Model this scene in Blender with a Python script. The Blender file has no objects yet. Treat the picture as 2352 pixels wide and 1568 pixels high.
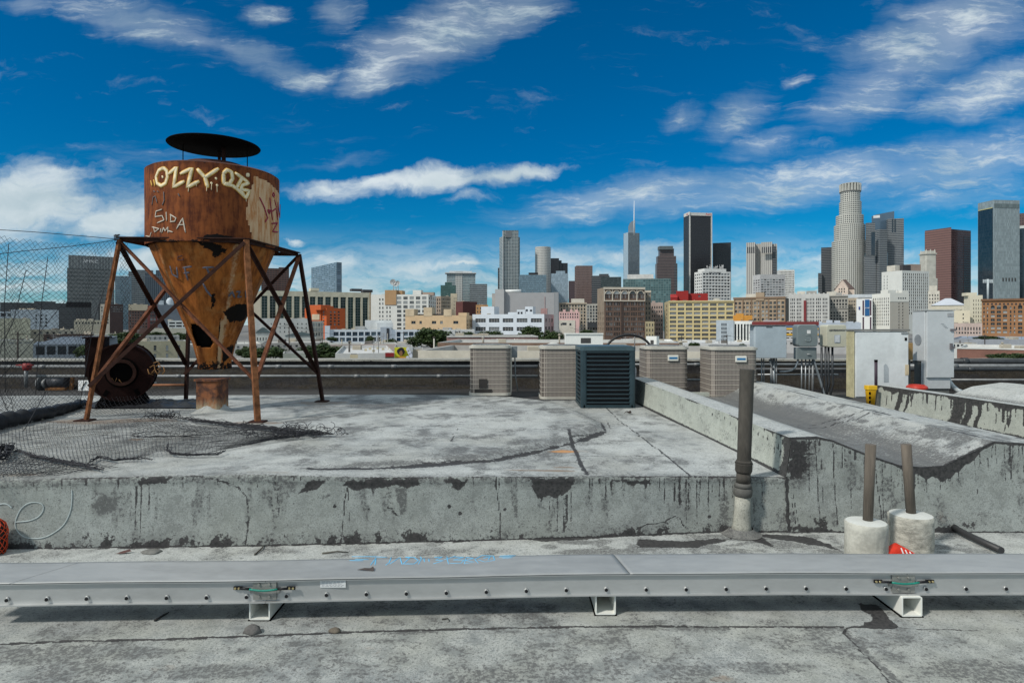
SKYV = 1.0
BLUET = (.065, .69, 1.01)
CLO = (5.9, 7.3, 7.9)
CHI = (9.5, 10.4, 10.7)
EXPO = 0.0
import bpy, math, random
import numpy as np
from mathutils import Vector, Matrix
random.seed(7)
RNG = np.random.default_rng(7)
scn = bpy.context.scene
COL = scn.collection
PI = math.pi

# ------------------------------------------------------------------ camera
F = 1470.0      # focal length in units of a 2352-wide picture
CX, HY = 1176.0, 745.0
ZC = 1.6
cam_d = bpy.data.cameras.new('camera')
cam_d.sensor_width = 36.0
cam_d.lens = 36.0 * F / 2352.0
cam_d.shift_y = -(784 - HY) / 2352.0
cam_d.clip_start = 0.05
cam_d.clip_end = 20000
cam = bpy.data.objects.new('camera', cam_d)
COL.objects.link(cam)
cam.location = (0, 0, ZC)
cam.rotation_euler = (PI / 2, 0, 0)
scn.camera = cam

def P(px, py, d):
    return Vector(((px - CX) / F * d, d, ZC - (py - HY) / F * d))

def G(px, py, z):
    d = (ZC - z) * F / (py - HY)
    return ((px - CX) / F * d, d)

# ------------------------------------------------------------------ tags and meshes
def tag(o, label=None, cat=None, group=None, kind=None):
    if label: o['label'] = label
    if cat: o['category'] = cat
    if group: o['group'] = group
    if kind: o['kind'] = kind
    return o

def thing(name, label, cat, loc=(0, 0, 0), group=None, rz=0):
    o = bpy.data.objects.new(name, None)
    COL.objects.link(o)
    o.location = loc
    o.rotation_euler = (0, 0, rz)
    o.empty_display_size = .1
    return tag(o, label, cat, group)

def link(name, me, parent=None, loc=None):
    o = bpy.data.objects.new(name, me)
    COL.objects.link(o)
    if parent is not None: o.parent = parent
    if loc is not None: o.location = loc
    return o

def copy_tree(o, parent=None):
    c = o.copy()
    COL.objects.link(c)
    c.parent = parent
    for ch in list(o.children):
        copy_tree(ch, c)
    return c

class MB:
    def __init__(s):
        s.v = []; s.f = []; s.m = []; s.uv = None; s.sm = []
    def add(s, vs, fs, mi=0, smooth=False):
        b = len(s.v)
        s.v += [tuple(x) for x in vs]
        for f in fs:
            s.f.append([b + i for i in f]); s.m.append(mi); s.sm.append(smooth)
        return s
    def box(s, x0, x1, y0, y1, z0, z1, mi=0):
        v = [(x0,y0,z0),(x1,y0,z0),(x1,y1,z0),(x0,y1,z0),(x0,y0,z1),(x1,y0,z1),(x1,y1,z1),(x0,y1,z1)]
        return s.add(v, [(3,2,1,0),(4,5,6,7),(0,1,5,4),(1,2,6,5),(2,3,7,6),(3,0,4,7)], mi)
    def bbox(s, x0, x1, y0, y1, z0, z1, b=.01, mi=0):
        # box with chamfered vertical and top edges
        def ring(i, z):
            return [(x0+b+i,y0+i,z),(x1-b-i,y0+i,z),(x1-i,y0+b+i,z),(x1-i,y1-b-i,z),(x1-b-i,y1-i,z),(x0+b+i,y1-i,z),(x0+i,y1-b-i,z),(x0+i,y0+b+i,z)]
        v = ring(0, z0) + ring(0, z1-b) + ring(b*.9, z1)
        f = [list(range(7,-1,-1)), [16+i for i in range(8)]]
        for r in (0, 8):
            for i in range(8):
                j = (i+1) % 8
                f.append((r+i, r+j, r+8+j, r+8+i))
        return s.add(v, f, mi)
    def beam(s, p, q, w, h=None, mi=0, up=(0,0,1)):
        h = h or w
        p = Vector(p); q = Vector(q); t = (q-p).normalized()
        u = Vector(up)
        if abs(t.dot(u)) > .98: u = Vector((0,1,0))
        a = t.cross(u).normalized(); b = a.cross(t).normalized()
        v = []
        for c in (p, q):
            for (i, j) in ((-1,-1),(1,-1),(1,1),(-1,1)):
                v.append(c + a*(i*w/2) + b*(j*h/2))
        return s.add(v, [(3,2,1,0),(4,5,6,7),(0,1,5,4),(1,2,6,5),(2,3,7,6),(3,0,4,7)], mi)
    def angle(s, p, q, w, th, mi=0, flip=1, up=(0,0,1)):
        # L-shaped steel angle from p to q
        p = Vector(p); q = Vector(q); t = (q-p).normalized()
        u = Vector(up)
        if abs(t.dot(u)) > .98: u = Vector((0,1,0))
        a = t.cross(u).normalized()*flip; b = t.cross(a).normalized()
        pro = [(0,0),(w,0),(w,th),(th,th),(th,w),(0,w)]
        v = [c + a*(x-w/2) + b*(y-w/2) for c in (p,q) for x,y in pro]
        f = [(0,1,2,3),(0,3,4,5),(9,8,7,6),(11,10,9,6)]
        for i in range(6):
            j = (i+1)%6
            f.append((i,i+6,j+6,j))
        return s.add(v, f, mi)
    def tube(s, pts, r, n=8, mi=0, caps=True, smooth=True):
        pts = [Vector(p) for p in pts]
        k = len(pts)
        rr = r if isinstance(r, (list, tuple)) else [r]*k
        t0 = (pts[1]-pts[0]).normalized()
        u = Vector((0,0,1))
        if abs(t0.dot(u)) > .9: u = Vector((1,0,0))
        a = t0.cross(u).normalized()
        v = []
        for i, p in enumerate(pts):
            t = (pts[min(i+1,k-1)] - pts[max(i-1,0)]).normalized()
            a = (a - t*a.dot(t)).normalized()
            b = t.cross(a)
            for j in range(n):
                an = 2*PI*j/n
                v.append(p + a*(rr[i]*math.cos(an)) + b*(rr[i]*math.sin(an)))
        f = []
        for i in range(k-1):
            for j in range(n):
                jj = (j+1)%n
                f.append((i*n+j, i*n+jj, (i+1)*n+jj, (i+1)*n+j))
        s.add(v, f, mi, smooth)
        if caps:
            b0 = len(s.v)-k*n
            s.f.append([b0+j for j in range(n-1,-1,-1)]); s.m.append(mi); s.sm.append(False)
            s.f.append([b0+(k-1)*n+j for j in range(n)]); s.m.append(mi); s.sm.append(False)
        return s
    def ribbon(s, pts, nrm, w, th, mi=0):
        # flattened rounded stroke lying on a surface with normals nrm
        k = len(pts)
        v = []
        sec = [(-1,0),(-.7,.8),(0,1),(.7,.8),(1,0),(.7,-.8),(0,-1),(-.7,-.8)]
        for i, p in enumerate(pts):
            t = (pts[min(i+1,k-1)] - pts[max(i-1,0)])
            if t.length < 1e-9: t = Vector((1,0,0))
            t.normalize()
            n_ = nrm[i]; sd = t.cross(n_).normalized()
            ww = w*(.6 if i in (0,k-1) else 1)
            pp = p + t*((-.35*w) if i == 0 else (.35*w if i == k-1 else 0))
            for a, b in sec: v.append(pp + sd*(a*ww/2) + n_*(b*th))
        f = []
        for i in range(k-1):
            for j in range(8):
                jj = (j+1)%8
                f.append((i*8+j, i*8+jj, (i+1)*8+jj, (i+1)*8+j))
        f.append(list(range(7,-1,-1))); f.append([(k-1)*8+j for j in range(8)])
        return s.add(v, f, mi, True)
    def lathe(s, prof, n=32, c=(0,0), mi=0, smooth=True, axis='z', a0=0, closed=True):
        v = []
        for r, z in prof:
            for j in range(n):
                an = a0 + 2*PI*j/n
                v.append((c[0]+r*math.cos(an), c[1]+r*math.sin(an), z))
        f = []
        for i in range(len(prof)-1):
            for j in range(n):
                jj = (j+1)%n
                f.append((i*n+j, i*n+jj, (i+1)*n+jj, (i+1)*n+j))
        return s.add(v, f, mi, smooth)
    def prism(s, outline, z0, z1, mi=0, smooth=False):
        n = len(outline)
        v = [(x,y,z0) for x,y in outline] + [(x,y,z1) for x,y in outline]
        f = [list(range(n-1,-1,-1)), list(range(n,2*n))]
        s.add(v, f, mi)
        b = len(s.v)-2*n
        for i in range(n):
            j = (i+1)%n
            s.f.append([b+i,b+j,b+n+j,b+n+i]); s.m.append(mi); s.sm.append(smooth)
        return s
    def build(s, name, mats, parent=None, loc=None):
        me = bpy.data.meshes.new(name)
        me.from_pydata(s.v, [], s.f)
        if not isinstance(mats, (list, tuple)): mats = [mats]
        for m in mats: me.materials.append(m)
        me.polygons.foreach_set('material_index', s.m)
        me.polygons.foreach_set('use_smooth', s.sm)
        if s.uv is not None:
            l = me.uv_layers.new(name='UVMap')
            l.data.foreach_set('uv', np.array(s.uv, dtype=np.float32).ravel())
        me.update()
        return link(name, me, parent, loc)

def rrect(x0, x1, y0, y1, r, n=4):
    o = []
    for cx, cy, a in ((x1-r,y0+r,-PI/2),(x1-r,y1-r,0),(x0+r,y1-r,PI/2),(x0+r,y0+r,PI)):
        for i in range(n+1):
            t = a + PI/2*i/n
            o.append((cx+r*math.cos(t), cy+r*math.sin(t)))
    return o

def grid_mesh(name, X, Y, Z, mat, attrs=None, parent=None, keep=None, smooth=True, closed=False, flip=False):
    nr, nc = X.shape
    co = np.stack([X, Y, Z], -1).reshape(-1, 3).astype(np.float32)
    r = np.arange(nr-1)[:, None]; c = np.arange(nc if closed else nc-1)[None, :]
    c2 = (c+1) % nc
    q = np.stack([r*nc+c, r*nc+c2, (r+1)*nc+c2, (r+1)*nc+c], -1).reshape(-1, 4)
    if flip: q = q[:, ::-1]
    if keep is not None: q = q[keep.reshape(-1)]
    me = bpy.data.meshes.new(name)
    me.vertices.add(len(co)); me.vertices.foreach_set('co', co.ravel())
    me.loops.add(q.size); me.loops.foreach_set('vertex_index', q.astype(np.int32).ravel())
    me.polygons.add(len(q))
    me.polygons.foreach_set('loop_start', np.arange(0, q.size, 4, dtype=np.int32))
    me.polygons.foreach_set('loop_total', np.full(len(q), 4, dtype=np.int32))
    me.polygons.foreach_set('use_smooth', np.full(len(q), smooth))
    me.update(calc_edges=True)
    me.validate()
    me.materials.append(mat)
    for k, a in (attrs or {}).items():
        at = me.attributes.new(k, 'FLOAT', 'POINT')
        at.data.foreach_set('value', a.reshape(-1).astype(np.float32))
    return link(name, me, parent)

# ------------------------------------------------------------------ numeric noise and paint
_T = np.random.default_rng(3).random((256, 256))
def vnoise(x, y, seed=0):
    x = x + seed*17.3; y = y + seed*9.7
    ix = np.floor(x).astype(int); iy = np.floor(y).astype(int)
    fx = x-ix; fy = y-iy
    fx = fx*fx*(3-2*fx); fy = fy*fy*(3-2*fy)
    a = _T[ix & 255, iy & 255]; b = _T[(ix+1) & 255, iy & 255]
    c = _T[ix & 255, (iy+1) & 255]; d = _T[(ix+1) & 255, (iy+1) & 255]
    return (a*(1-fx)+b*fx)*(1-fy) + (c*(1-fx)+d*fx)*fy
def fbm(x, y, seed=0, o=4):
    t = 0; w = .5
    for i in range(o):
        t = t + w*vnoise(x*2**i, y*2**i, seed+i); w *= .5
    return t/(1-.5**o)
def sstep(a, b, x):
    t = np.clip((x-a)/(b-a), 0, 1)
    return t*t*(3-2*t)
def pdist(x, y, pts):
    d = np.full(x.shape, 1e9)
    for (x0,y0),(x1,y1) in zip(pts[:-1], pts[1:]):
        dx, dy = x1-x0, y1-y0
        L = dx*dx+dy*dy+1e-12
        t = np.clip(((x-x0)*dx+(y-y0)*dy)/L, 0, 1)
        d = np.minimum(d, np.hypot(x-x0-t*dx, y-y0-t*dy))
    return d
def inpoly(x, y, pts):
    r = np.zeros(x.shape, bool)
    n = len(pts)
    for i in range(n):
        x0,y0 = pts[i]; x1,y1 = pts[(i+1)%n]
        if y0 == y1: continue
        c = ((y0 > y) != (y1 > y)) & (x < (x1-x0)*(y-y0)/(y1-y0)+x0)
        r ^= c
    return r
def sdf(x, y, pts):
    d = pdist(x, y, pts+[pts[0]])
    return np.where(inpoly(x, y, pts), -d, d)
def line(m, x, y, pts, w, amp=1, jit=.0, seed=0, js=8):
    if jit:
        x = x + (fbm(x*js, y*js, seed)-.5)*jit*2; y = y + (fbm(x*js, y*js, seed+5)-.5)*jit*2
    np.maximum(m, amp*sstep(w, w*.3, pdist(x, y, pts)), out=m)
def patch(m, x, y, pts, soft, amp=1, jit=0, seed=0, js=14):
    if jit:
        x = x + (fbm(x*js, y*js, seed)-.5)*jit*2; y = y + (fbm(x*js, y*js, seed+5)-.5)*jit*2
    np.maximum(m, amp*sstep(soft, -soft, sdf(x, y, pts)), out=m)
def blob(m, x, y, cx, cy, rx, ry, amp=1, jit=.3, seed=0):
    d = np.hypot((x-cx)/rx, (y-cy)/ry) + (fbm((x-cx)/rx*1.5+7, (y-cy)/ry*1.5+7, seed)-.5)*2*jit
    np.maximum(m, amp*sstep(1.1, .5, d), out=m)

# ------------------------------------------------------------------ materials
class NT:
    def __init__(s, name):
        s.m = bpy.data.materials.new(name); s.m.use_nodes = True
        s.t = s.m.node_tree; s.b = s.t.nodes['Principled BSDF']
    def n(s, typ, **kw):
        nd = s.t.nodes.new(typ)
        for k, v in kw.items(): setattr(nd, k, v)
        return nd
    def l(s, a, b): s.t.links.new(a, b)
    def val(s, nd, i, v):
        if hasattr(v, 'links') or hasattr(v, 'is_linked'): s.l(v, nd.inputs[i])
        else: nd.inputs[i].default_value = v
    def math(s, op, a, b=0.0, clamp=False):
        nd = s.n('ShaderNodeMath', operation=op); nd.use_clamp = clamp
        s.val(nd, 0, a); s.val(nd, 1, b)
        return nd.outputs[0]
    def ss(s, x, a, b):
        nd = s.n('ShaderNodeMapRange', interpolation_type='SMOOTHSTEP')
        s.val(nd, 0, x); nd.inputs[1].default_value = a; nd.inputs[2].default_value = b
        return nd.outputs[0]
    def mix(s, f, a, b, mode='MIX'):
        nd = s.n('ShaderNodeMix', data_type='RGBA', blend_type=mode)
        s.val(nd, 0, f)
        for i, c in ((6, a), (7, b)):
            if isinstance(c, tuple): nd.inputs[i].default_value = (*c, 1) if len(c) == 3 else c
            else: s.l(c, nd.inputs[i])
        return nd.outputs[2]
    def coord(s, kind='Object', scale=None, rot=None):
        c = s.n('ShaderNodeTexCoord').outputs[kind]
        if scale or rot:
            mp = s.n('ShaderNodeMapping'); s.l(c, mp.inputs[0])
            if scale: mp.inputs['Scale'].default_value = scale
            if rot: mp.inputs['Rotation'].default_value = rot
            c = mp.outputs[0]
        return c
    def noise(s, c, scale, detail=4, rough=.55, dist=0):
        nd = s.n('ShaderNodeTexNoise')
        s.l(c, nd.inputs['Vector']); nd.inputs['Scale'].default_value = scale
        nd.inputs['Detail'].default_value = detail; nd.inputs['Roughness'].default_value = rough
        nd.inputs['Distortion'].default_value = dist
        return nd.outputs['Fac']
    def attr(s, name):
        return s.n('ShaderNodeAttribute', attribute_name=name).outputs['Fac']
    def bump(s, h, st, dist=.01):
        nd = s.n('ShaderNodeBump'); nd.inputs['Strength'].default_value = st; nd.inputs['Distance'].default_value = dist
        s.l(h, nd.inputs['Height']); s.l(nd.outputs[0], s.b.inputs['Normal'])
    def out(s, col=None, rough=None, metal=None):
        if col is not None:
            if isinstance(col, tuple): s.b.inputs['Base Color'].default_value = (*col, 1)
            else: s.l(col, s.b.inputs['Base Color'])
        if rough is not None: s.val(s.b, 'Roughness', rough)
        if metal is not None: s.b.inputs['Metallic'].default_value = metal
        return s.m

_mc = {}
def mat(name, col, rough=.7, metal=0, var=.25, scale=6, bump=0, stretch=(1,1,1), spec=.4):
    if name in _mc: return _mc[name]
    n = NT(name)
    c = n.coord('Object', stretch)
    a = n.noise(c, scale, 6, .6)
    b = n.noise(c, scale*7, 3, .6)
    d = tuple(x*(1-var) for x in col); e = tuple(min(1, x*(1+var*.7)) for x in col)
    f = n.math('ADD', n.math('MULTIPLY', a, .7), n.math('MULTIPLY', b, .3))
    k = n.ss(f, .32, .68)
    n.out(n.mix(k, d, e), n.math('ADD', rough-.08, n.math('MULTIPLY', b, .16)), metal)
    n.b.inputs['Specular IOR Level'].default_value = spec
    if bump: n.bump(f, bump, .01)
    _mc[name] = n.m
    return n.m

def coated_roof(name, light=(.40,.425,.41), dark=(.20,.215,.21), amt=.5, tint=(.36,.36,.30)):
    """weathered aluminium roof coating: grain, streaky grime, tar, rust"""
    n = NT(name)
    c = n.coord('Object')
    g1 = n.noise(c, 110, 3, .7); g2 = n.noise(c, 42, 4, .65); g3 = n.noise(c, 9, 6, .62); g4 = n.noise(c, 1.6, 5, .6)
    tar = n.attr('tar'); dirt = n.attr('dirt'); rust = n.attr('rust'); pale = n.attr('pale')
    f = n.math('ADD', n.math('ADD', n.math('MULTIPLY', g1, .42), n.math('MULTIPLY', g2, .30)), n.math('MULTIPLY', g3, .28))
    k = n.ss(f, .435, .55)
    gf = n.math('SUBTRACT', n.math('ADD', n.math('MULTIPLY', g1, .45), n.math('MULTIPLY', g2, .55)), .5)
    col = n.mix(k, dark, light)
    col = n.mix(n.math('MULTIPLY', n.ss(g4, .35, .7), .45), col, tint)
    # small dark flecks
    fl = n.noise(c, 60, 4, .75)
    col = n.mix(n.math('MULTIPLY', n.ss(fl, .545, .66), amt), col, (.07,.075,.078))
    col = n.mix(n.math('MULTIPLY', pale, n.ss(g2, .3, .7)), col, (.52,.54,.53))
    dm = n.ss(n.math('ADD', n.math('MULTIPLY', dirt, 1.05), n.math('MULTIPLY', gf, 6.5)), .22, 1.0)
    col = n.mix(n.math('MULTIPLY', dm, .82), col, (.066,.066,.067))
    rm = n.ss(n.math('ADD', rust, n.math('MULTIPLY', n.math('SUBTRACT', g3, .5), 1.2)), .25, .85)
    col = n.mix(n.math('MULTIPLY', rm, .80), col, n.mix(n.ss(rust, .70, .95), (.19,.125,.080), (.50,.235,.075)))
    tm = n.ss(n.math('ADD', tar, n.math('ADD', n.math('MULTIPLY', n.math('SUBTRACT', g2, .5), 1.7), n.math('MULTIPLY', n.math('SUBTRACT', g3, .5), 1.0))), .40, .66)
    col = n.mix(n.math('MULTIPLY', tm, .95), col, n.mix(n.ss(g2, .3, .7), (.012,.012,.013), (.052,.049,.050)))
    n.out(col, n.math('ADD', .62, n.math('MULTIPLY', g2, .25)))
    n.b.inputs['Specular IOR Level'].default_value = .3
    h = n.math('SUBTRACT', f, n.math('MULTIPLY', tm, .25))
    n.bump(h, .55, .006)
    return n.m

def text_mesh(name, body, size, ext, m, parent, loc, rot, center=False, space=1.0):
    fc = bpy.data.curves.new(name, 'FONT'); fc.body = body; fc.size = size; fc.extrude = ext; fc.space_character = space
    if center: fc.align_x = 'CENTER'
    t = bpy.data.objects.new(name, fc)
    me = bpy.data.meshes.new_from_object(t)
    bpy.data.objects.remove(t); bpy.data.curves.remove(fc)
    me.materials.clear(); me.materials.append(m)
    o = link(name, me, parent, loc); o.rotation_euler = rot
    return o

def facade(name, wall, glass, bw=3.0, fh=3.8, wf=.7, hf=.6, grough=.15, vary=.5, wrough=.7, refl=.5):
    """curtain wall / punched window grid from UVs in metres"""
    n = NT(name)
    uv = n.n('ShaderNodeSeparateXYZ'); n.l(n.coord('UV'), uv.inputs[0])
    u = n.math('DIVIDE', uv.outputs[0], bw); v = n.math('DIVIDE', uv.outputs[1], fh)
    fu = n.math('FRACT', u); fv = n.math('FRACT', v)
    m = n.math('MULTIPLY', n.math('LESS_THAN', n.math('ABSOLUTE', n.math('SUBTRACT', fu, .5)), wf/2), n.math('LESS_THAN', n.math('ABSOLUTE', n.math('SUBTRACT', fv, .5)), hf/2))
    cell = n.n('ShaderNodeCombineXYZ')
    n.l(n.math('FLOOR', u), cell.inputs[0]); n.l(n.math('FLOOR', v), cell.inputs[1])
    w = n.n('ShaderNodeTexWhiteNoise'); n.l(cell.outputs[0], w.inputs['Vector'])
    ls = n.noise(n.coord('Object'), .03, 3, .5)
    gl = n.mix(n.math('MULTIPLY', n.math('POWER', w.outputs[0], 2.0), vary), glass, tuple(min(1, x*3+.06) for x in glass))
    wl = n.mix(ls, tuple(x*.85 for x in wall), tuple(min(1, x*1.1) for x in wall))
    n.out(n.mix(m, wl, gl), n.math('SUBTRACT', wrough, n.math('MULTIPLY', m, wrough-grough)))
    n.b.inputs['Specular IOR Level'].default_value = refl
    return n.m

def window_glass(name, dark=(.03,.04,.05), light=(.28,.30,.31), amount=.35, rough=.12):
    n = NT(name)
    oi = n.n('ShaderNodeObjectInfo').outputs['Random']
    gi = n.n('ShaderNodeNewGeometry').outputs['Random Per Island']
    r = n.math('FRACT', n.math('ADD', oi, n.math('MULTIPLY', gi, 3.7)))
    k = n.ss(r, 1-amount-.12, 1-amount+.12)
    n.out(n.mix(k, n.mix(r, dark, tuple(x*2.2 for x in dark)), light), rough)
    n.b.inputs['Specular IOR Level'].default_value = .28
    return n.m
# ------------------------------------------------------------------ sky and sun
SUN_DIR = Vector((-.60, -.43, .70)).normalized()
sun_d = bpy.data.lights.new('sun', 'SUN')
sun_d.energy = 3.3; sun_d.angle = math.radians(5); sun_d.color = (1, .95, .87)
sun = bpy.data.objects.new('sun', sun_d); COL.objects.link(sun)
sun.rotation_euler = SUN_DIR.to_track_quat('Z', 'Y').to_euler()

world = bpy.data.worlds.new('World'); scn.world = world
world.use_nodes = True
wt = world.node_tree
class WN(NT):
    def __init__(s, tree): s.t = tree
w = WN(wt)
bg = wt.nodes['Background']
sky = w.n('ShaderNodeTexSky', sky_type='NISHITA')
sky.sun_disc = False
sky.sun_elevation = math.asin(SUN_DIR.z); sky.sun_rotation = math.atan2(SUN_DIR.x, SUN_DIR.y)
sky.altitude = 300; sky.air_density = 1.0; sky.dust_density = .3; sky.ozone_density = 4
tc = w.n('ShaderNodeTexCoord').outputs['Generated']
sx = w.n('ShaderNodeSeparateXYZ'); w.l(tc, sx.inputs[0])
ay = w.math('MAXIMUM', w.math('ABSOLUTE', sx.outputs[1]), .08)
uu = w.math('ADD', w.math('MULTIPLY', w.math('DIVIDE', sx.outputs[0], ay), 1.47), 1.176)
vv = w.math('SUBTRACT', w.math('MULTIPLY', w.math('DIVIDE', sx.outputs[2], ay), 1.47), .745)
cb = w.n('ShaderNodeCombineXYZ'); w.l(uu, cb.inputs[0]); w.l(vv, cb.inputs[1])
pos = cb.outputs[0]
def wnoise(c, scale, detail=8, rough=.6, dist=0, loc=(0,0,0), rot=0, sc=(1,1,1), color=False, kind='FBM'):
    mp = w.n('ShaderNodeMapping'); w.l(c, mp.inputs[0])
    mp.inputs['Location'].default_value = loc; mp.inputs['Rotation'].default_value = (0,0,math.radians(rot)); mp.inputs['Scale'].default_value = sc
    nd = w.n('ShaderNodeTexNoise'); nd.noise_type = kind; w.l(mp.outputs[0], nd.inputs['Vector'])
    nd.inputs['Scale'].default_value = scale; nd.inputs['Detail'].default_value = detail; nd.inputs['Roughness'].default_value = rough; nd.inputs['Distortion'].default_value = dist
    return nd.outputs['Color' if color else 'Fac']
wc = wnoise(pos, 5, 4, .6, color=True)
vm = w.n('ShaderNodeVectorMath', operation='MULTIPLY_ADD'); w.l(wc, vm.inputs[0]); vm.inputs[1].default_value = (.11,.07,0); vm.inputs[2].default_value = (-.055,-.035,0)
va = w.n('ShaderNodeVectorMath', operation='ADD'); w.l(pos, va.inputs[0]); w.l(vm.outputs[0], va.inputs[1])
wp0 = va.outputs[0]
wc2 = wnoise(wp0, 17, 5, .65, color=True, loc=(5,5,0))
vm2 = w.n('ShaderNodeVectorMath', operation='MULTIPLY_ADD'); w.l(wc2, vm2.inputs[0]); vm2.inputs[1].default_value = (.055,.035,0); vm2.inputs[2].default_value = (-.0275,-.0175,0)
va2 = w.n('ShaderNodeVectorMath', operation='ADD'); w.l(wp0, va2.inputs[0]); w.l(vm2.outputs[0], va2.inputs[1])
wp = va2.outputs[0]
def ell(x, y, rx, ry, rot, amp):
    mp = w.n('ShaderNodeMapping', vector_type='TEXTURE'); w.l(wp, mp.inputs[0])
    mp.inputs['Location'].default_value = (x/1000, -y/1000, 0)
    mp.inputs['Rotation'].default_value = (0,0,math.radians(rot)); mp.inputs['Scale'].default_value = (rx/1000, ry/1000, 1)
    g = w.n('ShaderNodeTexGradient', gradient_type='SPHERICAL'); w.l(mp.outputs[0], g.inputs[0])
    return w.math('MULTIPLY', g.outputs['Fac'], amp)
def group(es):
    r = None
    for e in es:
        v = ell(*e); r = v if r is None else w.math('MAXIMUM', r, v)
    return r
# wispy streaks (cirrus), x, y, rx, ry, tilt, strength
cir = group([
    (330, 55, 330, 75, -15, .95), (600, 130, 270, 60, -24, .8), (615, 35, 75, 40, 5, .9),
    (780, 30, 70, 80, 60, .75), (1010, 80, 300, 110, 24, 1.25), (870, 160, 150, 75, 25, 1.25), (1150, 40, 270, 70, 22, 1.0),
    (720, 175, 90, 35, 15, .8), (60, 10, 110, 40, -15, .6),
    (2150, 90, 330, 130, 22, 1.35), (2290, 205, 260, 80, 18, 1.4), (2000, 210, 280, 110, 32, .85), (1560, 268, 90, 40, 8, .9), (1700, 270, 140, 70, 30, .9), (1825, 187, 45, 22, 20, .8), (1760, 330, 170, 45, 12, .9),
    (1830, 425, 560, 75, 9, 1.25), (1450, 455, 420, 65, 8, 1.2), (2200, 380, 380, 100, 9, 1.15), (1350, 490, 330, 40, 5, .9), (2150, 460, 300, 45, 5, .7), (2330, 300, 200, 45, 14, .6),
    (430, 380, 300, 90, -8, .45), (780, 372, 220, 22, 6, .5)])
st = wnoise(wp0, 2.6, 13, .68, .0, rot=-21, sc=(1.0,7.5,1))
st2 = wnoise(wp0, 7, 12, .70, .0, rot=-42, sc=(1,4.5,1), loc=(3,1,0))
stn = w.math('ADD', w.math('MULTIPLY', st, .6), w.math('MULTIPLY', st2, .4))
dc = w.math('MULTIPLY', w.ss(w.math('ADD', w.math('MULTIPLY', cir, .95), w.math('MULTIPLY', w.math('SUBTRACT', stn, .5), 3.3)), .18, 1.45), w.math('ADD', .60, w.math('MULTIPLY', w.ss(st2, .35, .65), .55)))
# puffier low cloud
cum = group([
    (960, 418, 330, 42, 5, 1.5), (1150, 400, 200, 28, 7, 1.3), (740, 430, 140, 30, 0, 1.0), (1090, 450, 90, 22, 5, .8),
    (60, 470, 330, 130, 6, 1.75), (280, 500, 210, 75, 14, 1.7), (110, 395, 170, 50, -12, .9),
    (680, 544, 40, 13, 0, 1.2), (1000, 612, 500, 46, 4, 1.15), (1500, 600, 600, 60, 3, 1.0), (2050, 620, 500, 60, 3, 1.15), (640, 625, 400, 70, 2, 1.2), (1300, 665, 800, 34, 1, 1.3), (320, 600, 300, 60, 2, 1.4), (1980, 590, 260, 30, 4, 1.2), (1075, 612, 120, 12, 3, 1.6)])
pn = wnoise(wp, 6, 11, .60, .0, sc=(1,2.8,1), loc=(1.3,4,0), rot=-6)
dp = w.ss(w.math('ADD', cum, w.math('MULTIPLY', w.math('SUBTRACT', pn, .5), 2.2)), .18, 1.35)
lown = wnoise(wp, 5, 8, .6, sc=(1,6,1), loc=(2,9,0), rot=-4)
low = w.math('MULTIPLY', w.ss(vv, -.50, -.70), w.math('ADD', .25, w.math('MULTIPLY', w.ss(lown, .36, .62), .65)))
# unseen white cloud added overhead and behind the camera to whiten the skylight
fill_veil = w.math('MULTIPLY', w.ss(w.math('ADD', vv, w.math('MULTIPLY', w.math('SUBTRACT', pn, .5), .6)), .10, .55), .88)
back = w.math('MULTIPLY', w.ss(sx.outputs[1], .05, -.45), w.math('MULTIPLY', w.ss(pn, .30, .55), .85))
fill_veil = w.math('MAXIMUM', fill_veil, back)
dens = w.math('MAXIMUM', w.math('MAXIMUM', w.math('MAXIMUM', w.math('MULTIPLY', dc, .86), w.math('MULTIPLY', w.ss(w.math('ADD', cir, w.math('MULTIPLY', w.math('SUBTRACT', st, .5), 1.4)), .08, 1.0), .34)), w.math('MULTIPLY', dp, .92)), w.math('MAXIMUM', low, fill_veil), True)
# deep polarised blue of the clear sky, paler low down
hs = w.n('ShaderNodeHueSaturation'); hs.inputs['Hue'].default_value = .473; hs.inputs['Saturation'].default_value = 1.5; hs.inputs['Value'].default_value = SKYV
w.l(sky.outputs[0], hs.inputs['Color'])
blue = w.mix(1.0, hs.outputs[0], BLUET, 'MULTIPLY')
cn = wnoise(wp, 4, 6, .55, loc=(7,2,0), sc=(1,2,1))
ccol = w.mix(w.ss(cn, .3, .7), CLO, CHI)
skyc = w.mix(dens, blue, ccol)
w.l(skyc, bg.inputs['Color'])
bg.inputs['Strength'].default_value = .08
scn.view_settings.view_transform = 'Standard'
scn.view_settings.look = 'None'
scn.view_settings.exposure = EXPO
scn.view_settings.gamma = 1

# ------------------------------------------------------------------ roof surfaces
ROOF = coated_roof('roof_coating_floor', (.39,.405,.39), (.19,.205,.205), .55)
FACE = coated_roof('roof_coating_wall', (.33,.355,.34), (.20,.215,.205), .40, (.28,.30,.27))
DECK = coated_roof('roof_coating_deck', (.42,.435,.425), (.22,.235,.235), .50, (.38,.38,.34))
SIDE = coated_roof('roof_coating_pale', (.44,.465,.415), (.31,.33,.295), .25, (.40,.42,.36))

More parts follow.
